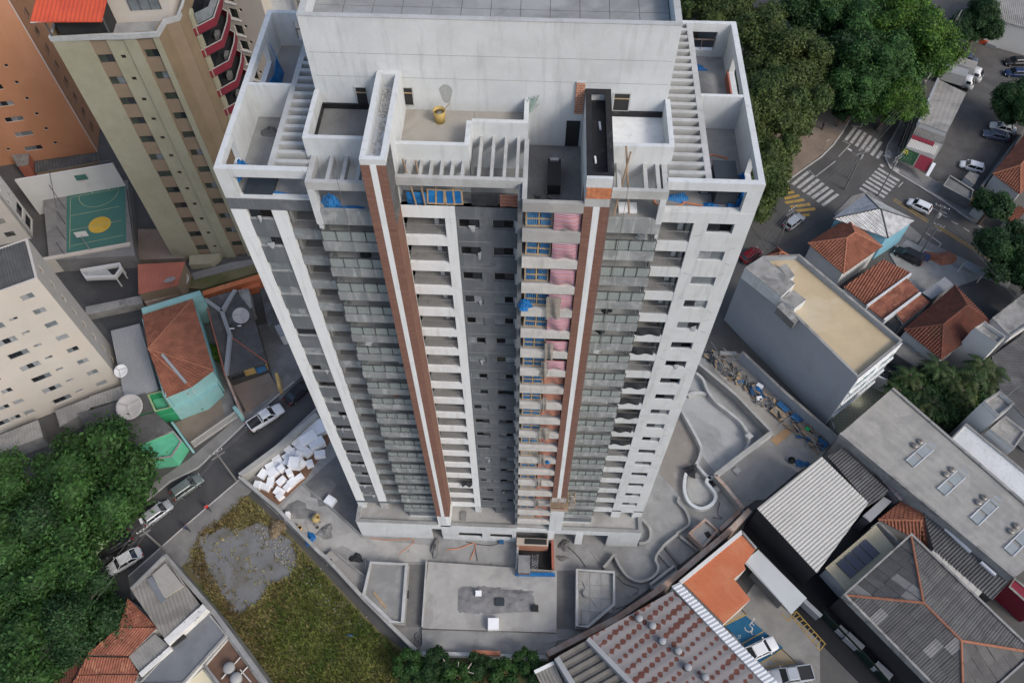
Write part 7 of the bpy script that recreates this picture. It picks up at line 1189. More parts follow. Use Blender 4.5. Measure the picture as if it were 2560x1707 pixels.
for k, (p, rx, ry, h, mt, lab) in enumerate((((-25.60,0.28,0.06), .9, 1.0, .35, 'wet', 'dark heap of wet sand beside the mixer'), ((-29.76,2.95,0.05), 2.2, 1.3, .12, 'wet', 'dark damp patch of mortar on the yard'), ((-26.89,5.54,0.05), 1.4, 1.8, .1, 'wet', 'dark heap of mortar in the lower yard'), ((-27.45,-0.66,0.05), .6, .9, .3, 'bluep', 'dark blue sheet against the site wall'), ((-21.15,-2.98,0.05), .9, .6, .4, 'blacknet', 'heap of black cable beside the polygon planter'), ((5.32,-0.28,0.05), .7, .8, .35, 'concd', 'tangle of hoses in front of the podium columns'), ((5.05,-1.90,0.05), .7, .35, .15, 'concd', 'dark plank pile in front of the podium columns'), ((-11.28,-1.26,0.05), .5, 1.3, .5, 'concd', 'narrow heap of dark rubble beside the podium opening'))): crumple(p, rx, ry, h, 300 + k, mat=mt, name='heap' if mt != 'bluep' else 'blue_sheet', label=lab, cat='heap' if mt != 'bluep' else 'sheet')
for k, pts in enumerate(([(-19.69,-0.33,0.10), (-17.50,-0.51,0.10), (-13.98,-0.37,0.10), (-15.76,-2.23,0.10)], [(-9.73,-1.44,0.10), (-8.22,-1.23,0.10), (-6.13,-0.51,0.10), (-6.59,-2.63,0.10)], [(-6.12,-0.59,0.10), (-5.98,-1.52,0.10), (-5.67,-2.74,0.10)], [(-7.37,-0.33,0.10), (-4.43,-0.68,0.10), (-2.92,-0.30,0.10)], [(5.88,-0.47,0.10), (7.18,-1.74,0.10), (8.09,-3.01,0.10)], [(11.91,-3.96,0.10), (12.80,-4.83,0.10), (14.58,-5.48,0.10), (13.83,-6.23,0.10)], [(14.63,-6.38,0.10), (13.06,-7.50,0.10), (11.61,-8.00,0.10)], [(25.88,6.46,0.10), (25.43,4.83,0.10), (25.93,4.15,0.10), (24.71,4.30,0.10)])):
    tag(MB().path(curve(pts, 5) if 0 else [tuple(p[:2]) + (.12,) for p in curve(pts, 5)], .035 if k != 1 else .05, 5).build('cable', 'orangehose' if k in (0, 1) else 'wired'), ('thin orange cable along the podium wall', 'red hose branching in front of the podium', 'grey cable falling from the red hose', 'tangled cable by the small blue box', 'black hose leading from the podium columns', 'black cable near the sweeping garden wall', 'black cable beside the tiled planter', 'loop of black cable beside the kidney pool')[k], 'cable')
for p, lab in (((-12.28,-12.19,0.40), 'upper coil of black hose in the bottom corner'), ((-12.28,-12.88,0.40), 'lower coil of black hose in the bottom corner')):
    m = MB()
    for k in range(3): m.path([(p[0] + (.38 - .05 * k) * math.cos(t), p[1] + (.38 - .05 * k) * math.sin(t), .1 + .06 * k) for t in np.linspace(0, 6.28, 16)], .05, 5)
    tag(m.build('hose_coil', 'pipe'), lab, 'hose')
t = thing('trestle', 'grey metal trestle against the podium wall', 'trestle', (12.0, -.7, 0)); m = MB()
for x in (-.7, 0, .7): MB().tube((x, .3, 0), (x, -.2, 1.3), .03).build('leg', 'pipe', t, local=True)
MB().tube((-.7, -.2, 1.3), (.7, -.2, 1.3), .03).build('top_bar', 'pipe', t, local=True)
# debris along the strip
da, db_ = V((27.02,30.55,0.00)), V((41.45,15.83,0.00)); dn_ = np.array([-(db_ - da)[1], (db_ - da)[0], 0]); dn_ /= np.linalg.norm(dn_)
kinds = [('formwork_piece', 'blueboard', 'blue formwork panel in the debris strip along the blue grey building', 'panel', 'blue formwork panels in the debris strip'), ('timber_offcut', 'wood', 'timber offcut in the debris strip along the blue grey building', 'timber', 'timber offcuts in the debris strip'), ('metal_tube', 'alu', 'metal tube in the debris strip along the blue grey building', 'tube', 'metal tubes in the debris strip'), ('concrete_ring_block', 'conc', 'hollow concrete block in the debris strip along the blue grey building', 'block', 'hollow blocks in the debris strip'), ('dark_scrap', 'tank', 'dark scrap sheet in the debris strip along the blue grey building', 'scrap', 'dark scrap sheets in the debris strip'), ('brown_board', 'woodd', 'weathered brown board in the debris strip along the blue grey building', 'board', 'brown boards in the debris strip'), ('white_foam_scrap', 'foam', 'white foam scrap in the debris strip along the blue grey building', 'foam', 'foam scraps in the debris strip')]
for k in range(230):
    t_ = rng.random(); w = rng.choices(range(7), (1.2, 2, 3, 4 if t_ < .45 else 1, 4, 3, 1))[0] if not (.42 < t_ < .95 and rng.random() < .12) else 0
    if w == 6 and not .38 < t_ < .52: w = 5
    p = da + (db_ - da) * t_ + dn_ * (rng.uniform(-1.9, .5) - .3); nm, mt, lab, ct, gp = kinds[w]; a_ = rng.gauss(-.85, .5)
    if w == 0: m = MB().cbox(0, 0, 0, rng.uniform(.4, 1.0), rng.uniform(.3, .6), .07, 0, rng.uniform(-.25, .25)).cbox(0, 0, .075, .6, .06, .05)
    elif w == 2: m = MB().tube((-rng.uniform(.6, 1.7), 0, .1), (rng.uniform(.6, 1.5), .1, rng.uniform(.1, .5)), .035)
    elif w == 3: m = MB().strip([(-.28, -.2), (.28, -.2), (.28, .2), (-.28, .2)], .09, 0, .25, True).box(-.045, -.155, 0, .045, .155, .25)
    elif w == 6: m = MB().cbox(0, 0, 0, rng.uniform(.6, 1.2), rng.uniform(.5, .8), .4, 0, rng.uniform(-.3, .3))
    else: m = MB().cbox(0, 0, 0, rng.uniform(.4, 1.3), rng.uniform(.08, .4), rng.uniform(.05, .2), 0, rng.uniform(-.2, .2))
    o = m.build(nm, mt); o.location = (p[0], p[1], .06 + rng.uniform(0, .45)); o.rotation_euler = (rng.uniform(-.15, .15), rng.uniform(-.15, .15), a_); tag(o, lab, ct, gp)
for k, (p, l_, w_, mt, lab) in enumerate((((35.37,19.86,0.40), 2.1, 1.3, 'wood', 'large tan plywood crate lid in the debris strip'), ((36.11,20.88,0.60), 1.8, .9, 'blueboard', 'blue crate top beside the plywood lid'), ((40.71,15.48,0.30), 1.5, 1.2, 'blueboard', 'blue board at the far end of the debris strip'), ((39.22,16.59,0.30), 2.8, .9, 'wood', 'long tan plywood sheet near the debris strip end'), ((37.81,19.29,0.40), 1.4, 1.0, 'blueboard', 'square blue board in the middle of the debris strip'), ((29.33,29.55,0.60), 2.4, .6, 'conc2', 'pale slab lying over the upper end of the debris strip'), ((39.00,17.50,0.60), .6, .5, 'greenp', 'bright green tray in the debris strip'))): tag(MB().cbox(p[0], p[1], p[2], l_, w_, .16, -.85 if k != 5 else 0).cbox(p[0], p[1], p[2] + .16, l_ * .9, .08, .05, -.85).build('crate_board', mt), lab, 'board')
crumple((32.86,23.85,0.10), .9, .8, .6, 401, label='crumpled bright blue sheet in the debris strip', name='blue_sheet', cat='sheet'); t = bucket(tuple(V((36.17,12.74,0.10))), .5, .5, 'tank', 'rubber_tub', 'black rubber tub in the lower yard', 'tub', 'dark'); crumple((37.58,12.47,0.08), 1.0, .5, .35, 402, mat='blueboard', label='blue boards heaped in the lower yard by the pale ribbed roof', name='board_heap', cat='boards')

# ================================================================ left street, vacant lot, lower-left houses
ST = struct('street', MB().prism([p[:2] for p in ((-57.71,-7.80,0.00), (-52.62,0.21,0.00), (-47.65,6.23,0.00), (-44.45,8.34,0.00), (-39.33,15.56,0.00), (-33.99,22.28,0.00), (-27.90,29.96,-0.00), (-24.69,24.49,-0.00), (-29.97,18.04,-0.00), (-38.02,7.56,0.00), (-41.03,4.06,0.00), (-43.82,0.41,0.00), (-49.41,-6.61,0.00), (-53.57,-12.49,0.00))], -.3, -.015), 'asphalt')
flat('pavement', [(-54.88,-0.96,0.00), (-50.06,5.91,0.00), (-46.15,9.58,0.00), (-40.59,16.58,0.00), (-35.15,23.72,0.00), (-33.99,22.28,0.00), (-39.33,15.56,0.00), (-44.45,8.34,0.00), (-47.65,6.23,0.00), (-52.62,0.21,0.00)], .1, 'pave', th=.2); flat('pavement', [(-49.41,-6.61,0.00), (-43.82,0.41,0.00), (-38.20,7.14,0.00), (-29.97,18.04,-0.00), (-28.67,16.75,0.00), (-35.81,6.38,0.00), (-40.10,0.73,0.00), (-42.13,-3.60,0.00), (-45.06,-7.78,0.00), (-48.11,-9.38,0.00)], .1, 'pave', th=.2)
struct('kerb', MB().strip([(-49.44,-6.51,0.00), (-43.85,0.52,0.00), (-38.23,7.26,0.00), (-30.00,18.17,0.00)], .18, -.02, .13), 'kerb'); struct('kerb', MB().strip([(-52.65,0.32,0.00), (-47.68,6.35,0.00), (-44.48,8.46,0.00), (-39.36,15.68,0.00), (-34.02,22.41,0.00)], .18, -.02, .13), 'kerb')
flat('vacant_lot', [(-45.45,-2.80,0.00), (-41.89,-0.53,0.00), (-37.48,5.39,-0.00), (-32.39,1.59,0.00), (-23.78,-5.91,0.00), (-16.93,-11.92,0.00), (-11.99,-14.94,0.00), (2.02,-13.91,0.00), (9.58,-17.15,0.00), (4.97,-24.82,0.00), (-30.74,-26.29,0.00), (-29.92,-17.46,0.00)], .0, 'field', th=.4); LOTP = [(-42.23,-1.24,0.00), (-39.58,1.84,0.00), (-37.24,4.83,0.00), (-32.26,0.94,0.00), (-23.68,-6.50,0.00), (-17.16,-12.03,0.00), (-12.18,-15.39,0.00), (0.19,-16.22,0.00), (-13.47,-20.67,0.00), (-28.18,-21.27,0.00), (-31.25,-15.73,0.00), (-36.63,-10.36,0.00), (-42.37,-4.64,0.00)]
GRP = [(-41.62,-1.59,0.00), (-39.22,0.33,0.00), (-36.79,0.05,0.00), (-34.43,1.23,0.00), (-30.35,-0.75,0.00), (-28.77,-3.05,0.00), (-28.99,-5.62,0.00), (-31.43,-6.82,0.00), (-32.67,-9.23,0.00), (-34.37,-10.51,0.00), (-36.85,-8.43,0.00), (-39.64,-5.30,0.00)]
flat('gravel_patch', curve(GRP + GRP[:1], 4), .02, 'gravel', th=.1); flat('bare_ground', [(-44.31,-3.17,0.00), (-41.71,-1.22,0.00), (-38.95,-6.03,0.00), (-35.51,-9.84,0.00), (-33.61,-11.67,0.00), (-36.50,-9.88,0.00)], .012, 'dirtg', th=.1)
def inside(p, poly):
    c = False; j = len(poly) - 1
    for i in range(len(poly)):
        if (poly[i][1] > p[1]) != (poly[j][1] > p[1]) and p[0] < (poly[j][0] - poly[i][0]) * (p[1] - poly[i][1]) / (poly[j][1] - poly[i][1]) + poly[i][0]: c = not c
        j = i
    return c
xs = [p[0] for p in LOTP]; ys = [p[1] for p in LOTP]; gm, sm_ = MB(), MB(); gc = (-21.44,-11.17,0.00); gg = (-27.41,-13.29,0.00)
for k in range(30000):
    p = (rng.uniform(min(xs), max(xs)), rng.uniform(min(ys), max(ys)))
    if not inside(p, LOTP): continue
    e_ = inside(p, GRP)
    if e_ and rng.random() > (.03 if rng.random() < .6 else .22) * (1 if math.sin(p[0] * 1.7) * math.sin(p[1] * 2.1) > 0 else .3): continue
    d_ = min(math.hypot(p[0] - gc[0], p[1] - gc[1]) / 11, math.hypot(p[0] - gg[0], p[1] - gg[1]) / 4) + rng.gauss(0, .25); tgt = gm if d_ < .85 else sm_; h = rng.uniform(.2, .75) * (.5 if e_ else 1)
    for b in range(3):
        a = rng.uniform(0, 6.28); w = rng.uniform(.04, .1); l_ = rng.uniform(.15, .5); x, y = p[0] + rng.gauss(0, .12), p[1] + rng.gauss(0, .12)
        tgt.add([(x - w * math.sin(a), y + w * math.cos(a), 0), (x + w * math.sin(a), y - w * math.cos(a), 0), (x + l_ * math.cos(a), y + l_ * math.sin(a), h)], [(0, 1, 2)])
tag(gm.build('green_grass', 'grassm'), 'tall green grass growing on the vacant lot', 'grass', kind='stuff'); tag(sm_.build('dry_grass', 'straw'), 'dry yellow grass growing on the vacant lot', 'grass', kind='stuff')
db = MB()
for k in range(260):
    q = rng.random(); b_ = lerp((-34.11,0.97,0.00), (-19.49,-11.09,0.00), q) if k < 210 else (rng.uniform(min(xs), max(xs)), rng.uniform(min(ys), max(ys)), 0)
    x, y = b_[0] + rng.gauss(-.6, .6), b_[1] + rng.gauss(-.4, .5); db.cbox(x, y, .02, rng.uniform(.04, .25), rng.uniform(.04, .18), rng.uniform(.03, .2), rng.uniform(0, 3), rng.uniform(-.4, .4))
tag(db.build('litter', M('rubble_litter', (.30, .285, .265), .9, .5, 4.)), 'pale rubble and litter strewn along the site wall', 'litter', kind='stuff'); crumple((-20.63,-12.47,0.10), .5, .2, .2, 501, name='blue_sheet', label='small blue sheet lying in the grass of the lot', cat='sheet'); crumple((-32.14,0.48,0.10), 1.0, 1.3, .6, 502, mat='straw2', name='rubble_heap', label='heap of dry brush and rubble against the site wall', cat='heap')
# --- lower-left houses
roofed('corrugated_house', 'house with a patched grey corrugated roof beside the lot', [(-42.80,-5.73,6.00), (-37.18,-11.07,6.00), (-39.95,-15.20,6.40), (-45.52,-9.83,6.40)], 'fibre3', 'offw', 'shed', row=0, sp=.42, amp=.06, ov=.15, rdir=tuple(V((-45.71,-9.72,6.00)) - V((-42.80,-5.73,6.00))) if 0 else (.62, -1, 0)); CH = bpy.data.objects['corrugated_house']
for pts, mt in (([(-43.97,-8.56,6.40), (-43.44,-8.17,6.40), (-41.14,-10.77,6.40), (-41.56,-11.23,6.40)], 'zincd'), ([(-43.52,-7.97,6.35), (-42.40,-6.51,6.25), (-39.55,-9.07,6.30), (-41.37,-10.60,6.40)], 'fibrel2'), ([(-42.03,-6.42,6.30), (-41.28,-7.13,6.30), (-39.28,-9.06,6.30), (-39.71,-8.80,6.30)], 'fibrel2')): MB().prism([(p[0], p[1], p[2] + .12) for p in pts], 6.0, None).build('roof_patch', mt, CH)
MB().strip([(-42.70,-5.70,6.30), (-45.51,-9.73,6.50)], .35, 5.6, 6.5).build('edge_board', 'conc', CH); MB().strip([(-36.37,-11.37,6.40), (-39.76,-15.41,6.60)], .9, 0, 6.5).build('white_parapet', 'offwm', CH)
wallthing('boundary_wall', 'long mouldy party wall along the vacant lot', [(-43.20,-5.29,5.00), (-35.65,-11.68,5.00), (-31.58,-15.56,5.00), (-27.56,-19.50,5.00)], .45, 5.4, 'mould', cop='conc'); flatroof('grey_roof_house', 'house with a flat dark grey roof beside the corrugated roof', [(-36.60,-11.38,5.40), (-33.39,-14.17,5.40), (-37.11,-19.64,5.40), (-42.25,-19.85,5.40), (-39.52,-15.64,5.40)], 5.4, 'offw', 'zincd', par=.15); tag(MB().cbox(*(lambda p: (p[0], p[1], 5.4))((-38.80,-15.02,5.40)), 1.7, .5, .5, .75).cbox(*(lambda p: (p[0], p[1], 5.9))((-38.80,-15.02,5.40)), 1.5, .3, .05, .75).build('roof_box', 'dark'), 'dark slot box on the flat grey roof', 'box')
flatroof('brown_terrace_house', 'house with a brown roof terrace holding two water tanks', [(-33.43,-14.15,5.00), (-27.90,-19.51,5.00), (-31.31,-21.24,5.00), (-35.56,-17.39,5.00)], 5.0, 'offw', 'brownfl', par=.5); flatroof('cream_roof_house', 'small cream flat roof at the bottom edge', [(-35.67,-17.48,4.60), (-33.66,-19.20,4.60), (-34.94,-21.01,4.60), (-37.42,-19.51,4.60)], 4.6, 'offw', 'creamf', par=.2)
for k, p in enumerate(((-32.39,-17.66,4.50), (-31.36,-18.68,4.50))):
    t = thing('water_tank', ('grey water tank next to the terrace corner', 'grey water tank nearer the cream flat roof')[k], 'tank', p); MB().lathe([(.5, 0), (.62, 1.0)], n=18).build('body', 'tankg', t, True, True); MB().lathe([(.66, 1.0), (.64, 1.08), (.3, 1.22), (0, 1.25)], n=18).build('lid', 'tankg', t, True, True)
for k, (p, q) in enumerate((((-33.15,-18.75,4.90), (-31.46,-16.21,4.90)), ((-32.10,-19.51,4.90), (-30.36,-17.16,4.90)), ((-31.30,-17.69,4.90), (-29.79,-18.93,4.90)))): tag(MB().tube(p, q, .07).build('water_pipe', 'offw'), ('white pipe crossing the brown terrace beside the tanks', 'second white pipe below the tanks', 'white pipe between the two terrace pipes')[k], 'pipe')
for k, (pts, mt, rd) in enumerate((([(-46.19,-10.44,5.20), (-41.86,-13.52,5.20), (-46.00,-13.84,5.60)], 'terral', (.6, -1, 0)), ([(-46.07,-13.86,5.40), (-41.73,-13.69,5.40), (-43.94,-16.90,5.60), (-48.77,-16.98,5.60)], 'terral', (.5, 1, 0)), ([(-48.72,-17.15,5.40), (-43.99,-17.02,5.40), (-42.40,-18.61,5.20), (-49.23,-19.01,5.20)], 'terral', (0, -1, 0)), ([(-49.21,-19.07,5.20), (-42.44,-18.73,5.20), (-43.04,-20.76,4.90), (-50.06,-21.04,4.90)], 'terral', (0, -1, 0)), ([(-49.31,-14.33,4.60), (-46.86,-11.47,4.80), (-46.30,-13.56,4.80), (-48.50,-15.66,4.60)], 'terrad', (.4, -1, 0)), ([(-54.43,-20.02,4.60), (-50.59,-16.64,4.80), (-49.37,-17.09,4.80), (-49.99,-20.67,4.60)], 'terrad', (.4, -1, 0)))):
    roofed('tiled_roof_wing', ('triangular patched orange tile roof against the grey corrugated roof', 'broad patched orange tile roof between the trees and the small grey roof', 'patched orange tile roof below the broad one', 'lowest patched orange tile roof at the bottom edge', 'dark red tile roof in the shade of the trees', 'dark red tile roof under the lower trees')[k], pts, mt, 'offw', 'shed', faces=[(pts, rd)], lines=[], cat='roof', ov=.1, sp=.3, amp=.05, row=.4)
roofed('small_shed', 'small grey corrugated roof with white edge between the orange and grey roofs', [(-44.08,-16.97,5.30), (-41.81,-14.32,5.30), (-39.58,-15.75,5.30), (-42.25,-18.54,5.30)][::-1], 'fibre', 'offw', 'shed', row=0, sp=.35, amp=.05, cat='shed', ov=.02, rdir=(.6, -.6, 0)); wallthing('parapet_wall', 'white stained edge wall of the small grey corrugated roof', [(-39.39,-15.84,5.60), (-42.04,-18.83,5.60)], .5, 5.7, 'offwm', z0=4)
# ================================================================ trees
def crown_mesh(seed, mat, lobes=16, leaves=7500, size=.05, flatness=.62):
    g = np.random.default_rng(seed); C = []; 
    while len(C) < lobes:
        p = g.uniform(-1, 1, 3); r = np.linalg.norm(p)
        if r < .8 and p[2] > -.45: C.append(p * (1, 1, flatness))
    C = np.array(C); rad = g.uniform(.16, .40, lobes); V_ = []; F_ = []; k = 0
    ico = []
    for i in range(5):
        for j in range(8): a = math.pi * (i + .5) / 5; b = 2 * math.pi * j / 8; ico.append((math.sin(a) * math.cos(b), math.sin(a) * math.sin(b), math.cos(a)))
    ico = np.array(ico)
    for c, r in zip(C, rad):
        V_.append(c + ico * r * .74 * g.uniform(.85, 1.1, (40, 1))); base = k; k += 40
        for i in range(4):
            for j in range(8): F_.append((base + i * 8 + j, base + i * 8 + (j + 1) % 8, base + (i + 1) * 8 + (j + 1) % 8, base + (i + 1) * 8 + j))
        F_.append(tuple(base + j for j in range(8))[::-1])
    idx = g.choice(lobes, leaves, p=rad ** 2 / (rad ** 2).sum()); n = g.normal(0, 1, (leaves, 3)); n[:, 2] = np.abs(n[:, 2]) * .9 - .25; n /= np.linalg.norm(n, axis=1)[:, None]
    cl = np.sin(n @ (7, 3, 5) + idx) * .06 + np.sin(n @ (-5, 9, 4) + 2 * idx) * .05
    P = C[idx] + n * (rad[idx] * (.92 + cl * 1.5 + g.uniform(-.2, .1, leaves) + .3 * (g.random(leaves) > .965)))[:, None]; m = n + g.normal(0, .55, (leaves, 3)) + (0, 0, .35); m /= np.linalg.norm(m, axis=1)[:, None]
    t = np.cross(m, g.normal(0, 1, (leaves, 3))); t /= np.linalg.norm(t, axis=1)[:, None]; b = np.cross(m, t); s = size * g.uniform(.6, 1.35, (leaves, 1))
    Q = np.stack([P - t * s, P - b * s * .55 + t * s * .2, P + t * s * 1.1, P + b * s * .55], 1).reshape(-1, 3)
    me = bpy.data.meshes.new('crown'); V_.append(Q); allv = np.concatenate(V_); F_ += [(k + 4 * i, k + 4 * i + 1, k + 4 * i + 2, k + 4 * i + 3) for i in range(leaves)]
    me.from_pydata(allv.tolist(), [], F_); me.materials.append(W[mat]); me.update(); return me
CM = {}
for mt in ('tree1', 'tree2', 'tree3', 'tree4'):
    for v in range(2): CM[(mt, v)] = crown_mesh(100 + v * 7 + ord(mt[-1]), mt, 34, 17000, .033)
    CM[(mt, 9)] = crown_mesh(77 + ord(mt[-1]), mt, 15, 6000, .055)
trm = MB().tube((0, 0, 0), (.03, .02, .55), .06, 8, .045)
for k in range(5): trm.tube((.03, .02, .45 + .02 * k), (.35 * math.cos(k * 1.3), .35 * math.sin(k * 1.3), .8), .03, 6, .012)
trm = trm.mesh('trunk', 'bark')
def tree(p, r, h, mt, lab, grp=None, small=False, k=0, fl=1.0):
    t = thing('tree', lab, 'tree', (p[0], p[1], 0), rng.uniform(0, 6.28), grp); o = bpy.data.objects.new('trunk', trm); link(o, t); o.scale = (h * .9, h * .9, h)
    o = bpy.data.objects.new('crown', CM[(mt, 9 if small else k % 2)]); link(o, t); o.location = (0, 0, h - r * .45 * fl); o.scale = (r, r, r * 1.0 * fl); return t
k = 0
for p, r, h, mt, lab in (
  ((-54.38,4.10,7.00), 8.6, 9, 'tree1', 'large rounded dark green street tree in front of the bright green house'), ((-62.70,1.50,6.00), 6.5, 8, 'tree1', 'dark green tree below the cream block canopy'), ((-57.24,-1.68,6.00), 7, 8, 'tree4', 'deep green tree between the street and the left edge'), ((-59.07,-6.74,6.00), 8, 9, 'tree1', 'broad green tree at the left edge beside the pale green house'), ((-54.18,-9.58,5.00), 5.5, 8, 'tree1', 'green tree overhanging the silver car on the street'), ((-57.36,-13.85,5.00), 8, 8, 'tree1', 'broad green tree above the dark red tile roof'), ((-51.19,-12.70,5.00), 6, 8, 'tree4', 'deep green tree beside the patched orange roofs'), ((-56.14,-19.45,5.00), 6, 8, 'tree1', 'green tree in the bottom left corner'),
  ((38.82,95.42,9.00), 7.5, 12, 'tree2', 'olive tree behind the right rear terrace of the tower'), ((44.43,86.51,9.00), 7.5, 12, 'tree2', 'olive tree beside the dark gap in the wood'), ((42.13,76.00,8.00), 7.5, 12, 'tree2', 'olive tree above the bare plaza'), ((36.25,74.58,9.00), 7.5, 12, 'tree2', 'olive tree close behind the right tower wall'), ((36.91,65.20,7.00), 6.5, 10, 'tree2', 'olive tree next to the plaza edge'), ((34.85,57.07,6.00), 5.5, 9, 'tree2', 'olive tree beside the yellow hatched road'), ((35.67,100.11,9.00), 7, 12, 'tree2', 'olive tree behind the crown of the tower'),
  ((51.39,103.46,8.00), 7, 11, 'tree4', 'deep green tree in the dark middle of the wood'), ((54.15,91.80,7.00), 6, 9, 'tree4', 'deep green tree in the gap between olive and bright trees'), ((57.87,99.80,9.00), 8, 12, 'tree1', 'tall dark tree at the back of the wood'), ((66.26,97.73,9.00), 8.5, 12, 'tree3', 'bright green tree at the far back of the wood'), ((68.04,91.04,8.00), 7.5, 12, 'tree3', 'bright green tree beside the dark road'), ((59.87,86.24,8.00), 7.5, 12, 'tree1', 'dark green tree in the middle of the bright group'), ((61.95,79.18,6.00), 5.5, 9, 'tree3', 'bright green tree overhanging the upper road'), ((56.06,81.04,6.00), 6.5, 10, 'tree1', 'dark green tree behind the plaza kerb'), ((65.21,110.18,9.00), 8, 12, 'tree1', 'dark green tree at the upper edge of the wood'), ((30.89,104.90,9.00), 8, 12, 'tree2', 'olive tree behind the crown roof edge'),
  ((78.76,100.86,5.00), 3.6, 7, 'tree4', 'thin dark tree beside the parking lot corner'), ((84.58,104.18,5.00), 5, 8, 'tree4', 'dark tree in front of the pale warehouse'), ((84.57,80.24,5.00), 5.5, 8, 'tree4', 'dark tree at the right edge of the parking lot'), ((73.62,57.05,4.00), 3.6, 6, 'tree4', 'dark street tree in front of the red porch'), ((73.22,45.42,6.00), 6.5, 9, 'tree4', 'large dark tree overhanging the street at the right edge'), ((75.11,40.19,5.00), 5.0, 8, 'tree4', 'dark tree in the shade beside the white slab roof house')):
    k += 1; tree(p, r, h, mt, lab, None, r < 4, k)
for n_, (p, r, h, mt, lab) in enumerate((((54.41,79.86,2.00), 2.2, 4, 'tree4', 'small tree standing on the plaza'), ((-45.75,26.11,1.00), 1.7, 2.2, 'tree3', 'green shrub in front of the turquoise house'), ((-12.82,-16.25,2.00), 2.2, 3.5, 'tree1', 'shrub at the corner of the vacant lot'), ((-9.62,-15.68,2.00), 2.0, 3.5, 'tree4', 'dark shrub below the bottom site wall'), ((-7.19,-16.89,2.00), 2.2, 3.5, 'tree1', 'green shrub below the brick course'), ((-4.49,-15.69,2.00), 1.8, 3, 'tree4', 'dark shrub under the white site wall'), ((-1.90,-16.46,2.00), 2.3, 3.5, 'tree1', 'green shrub beside the old corrugated shed'), ((0.61,-15.26,2.00), 2.0, 3.5, 'tree1', 'green shrub at the foot of the slab corner'), ((2.49,-16.49,2.00), 1.8, 3.5, 'tree4', 'dark shrub touching the old corrugated shed'), ((-10.83,-17.47,2.00), 2.0, 3., 'tree4', 'dark shrub nearest the vacant lot grass'), ((-45.98,17.74,1.00), .8, 1.2, 'tree3', 'tiny shrub in the turquoise house yard'))): tree(p, r, h, mt, lab, None, True)
m = MB()
for a, b in (((0, 0, 0), (.2, .1, 2.2)), ((.2, .1, 2.2), (1.3, .5, 3.2)), ((.2, .1, 2.2), (-.8, .9, 3.3)), ((1.3, .5, 3.2), (1.9, 1.3, 3.6)), ((1.3, .5, 3.2), (2.2, .2, 3.5)), ((-.8, .9, 3.3), (-1.4, 1.6, 3.6)), ((.15, .05, 1.6), (-1.2, -.1, 2.8)), ((.2, .1, 2.2), (.4, 1.4, 3.4))): m.tube(a, b, .08, 6, .04)
t = thing('bare_tree', 'leafless pale branches below the bottom site wall', 'tree', (-7.30,-16.97,0.00)); m.build('branches', M('pale_bark', (.42, .36, .32), .9, .1), t, local=True)
# palms
fm = MB()
for q in range(16):
    a = q * 2.4; el = .75 - .07 * q; pv = None
    for s_ in range(9):
        t_ = s_ / 8; rr_ = 2.6 * t_ * math.cos(el * (1 - t_)); zz = 2.6 * (math.sin(el) * t_ - .75 * t_ * t_); c_ = np.array([rr_ * math.cos(a), rr_ * math.sin(a), zz]); w = .62 * math.sin(math.pi * min(1, t_ * .9 + .1)) + .04; d_ = np.array([-math.sin(a), math.cos(a), 0])
        if s_:
            for sg in (-1, 1): fm.add([tuple(c_), tuple(c_ + d_ * sg * w - (0, 0, .18 * w) + .12 * (c_ - pv)), tuple(c_ + .62 * (c_ - pv)), ], [(0, 1, 2)])
            for sg in (-1, 1): fm.add([tuple((c_ + pv) / 2), tuple((c_ + pv) / 2 + d_ * sg * w - (0, 0, .2 * w)), tuple(c_)], [(0, 1, 2)])
        pv = c_
pcm = fm.mesh('crown', 'palm'); ptm = MB().tube((0, 0, 0), (.02, 0, 1), .03, 8, .02).mesh('trunk', 'bark')
for n_, (p, h) in enumerate((((52.90,24.29,4.00), 5), ((54.23,22.42,4.00), 4.5), ((56.61,25.43,4.00), 6), ((58.43,23.87,4.00), 5.5), ((59.59,22.01,4.00), 5), ((62.78,25.68,4.00), 6), ((63.63,23.77,4.00), 5), ((52.68,20.46,4.00), 3.8), ((55.34,20.26,4.00), 4.4), ((57.45,20.04,4.00), 4), ((61.22,23.99,4.00), 6.2), ((51.46,22.31,4.00), 4), ((53.95,18.97,4.00), 3.5), ((64.94,25.44,4.00), 5))):
    t = thing('palm', 'bushy palm growing in the clump between the entrance court and the white houses', 'palm', (p[0], p[1], 0), n_ * 1.7, 'palms in the clump by the white houses'); o = bpy.data.objects.new('crown', pcm); link(o, t); o.location = (0, 0, h - .2); o.scale = (.95, .95, 1); o = bpy.data.objects.new('trunk', ptm); link(o, t); o.scale = (6, 6, h)
for n_, (p, r) in enumerate((((56.47,23.08,3.00), 4.0), ((59.79,20.99,3.00), 3.5), ((52.97,22.30,3.00), 3.2), ((62.80,23.99,3.00), 3.0), ((57.29,20.17,2.00), 3.0))): tree(p, r, 4, 'tree4' if n_ != 1 else 'tree2', ('dark shrub under the middle of the palm clump', 'olive shrub at the lower side of the palm clump', 'dark shrub at the entrance court end of the palm clump', 'dark shrub at the white house end of the palm clump', 'dark shrub beside the vented warehouse gutter')[n_], None, True)

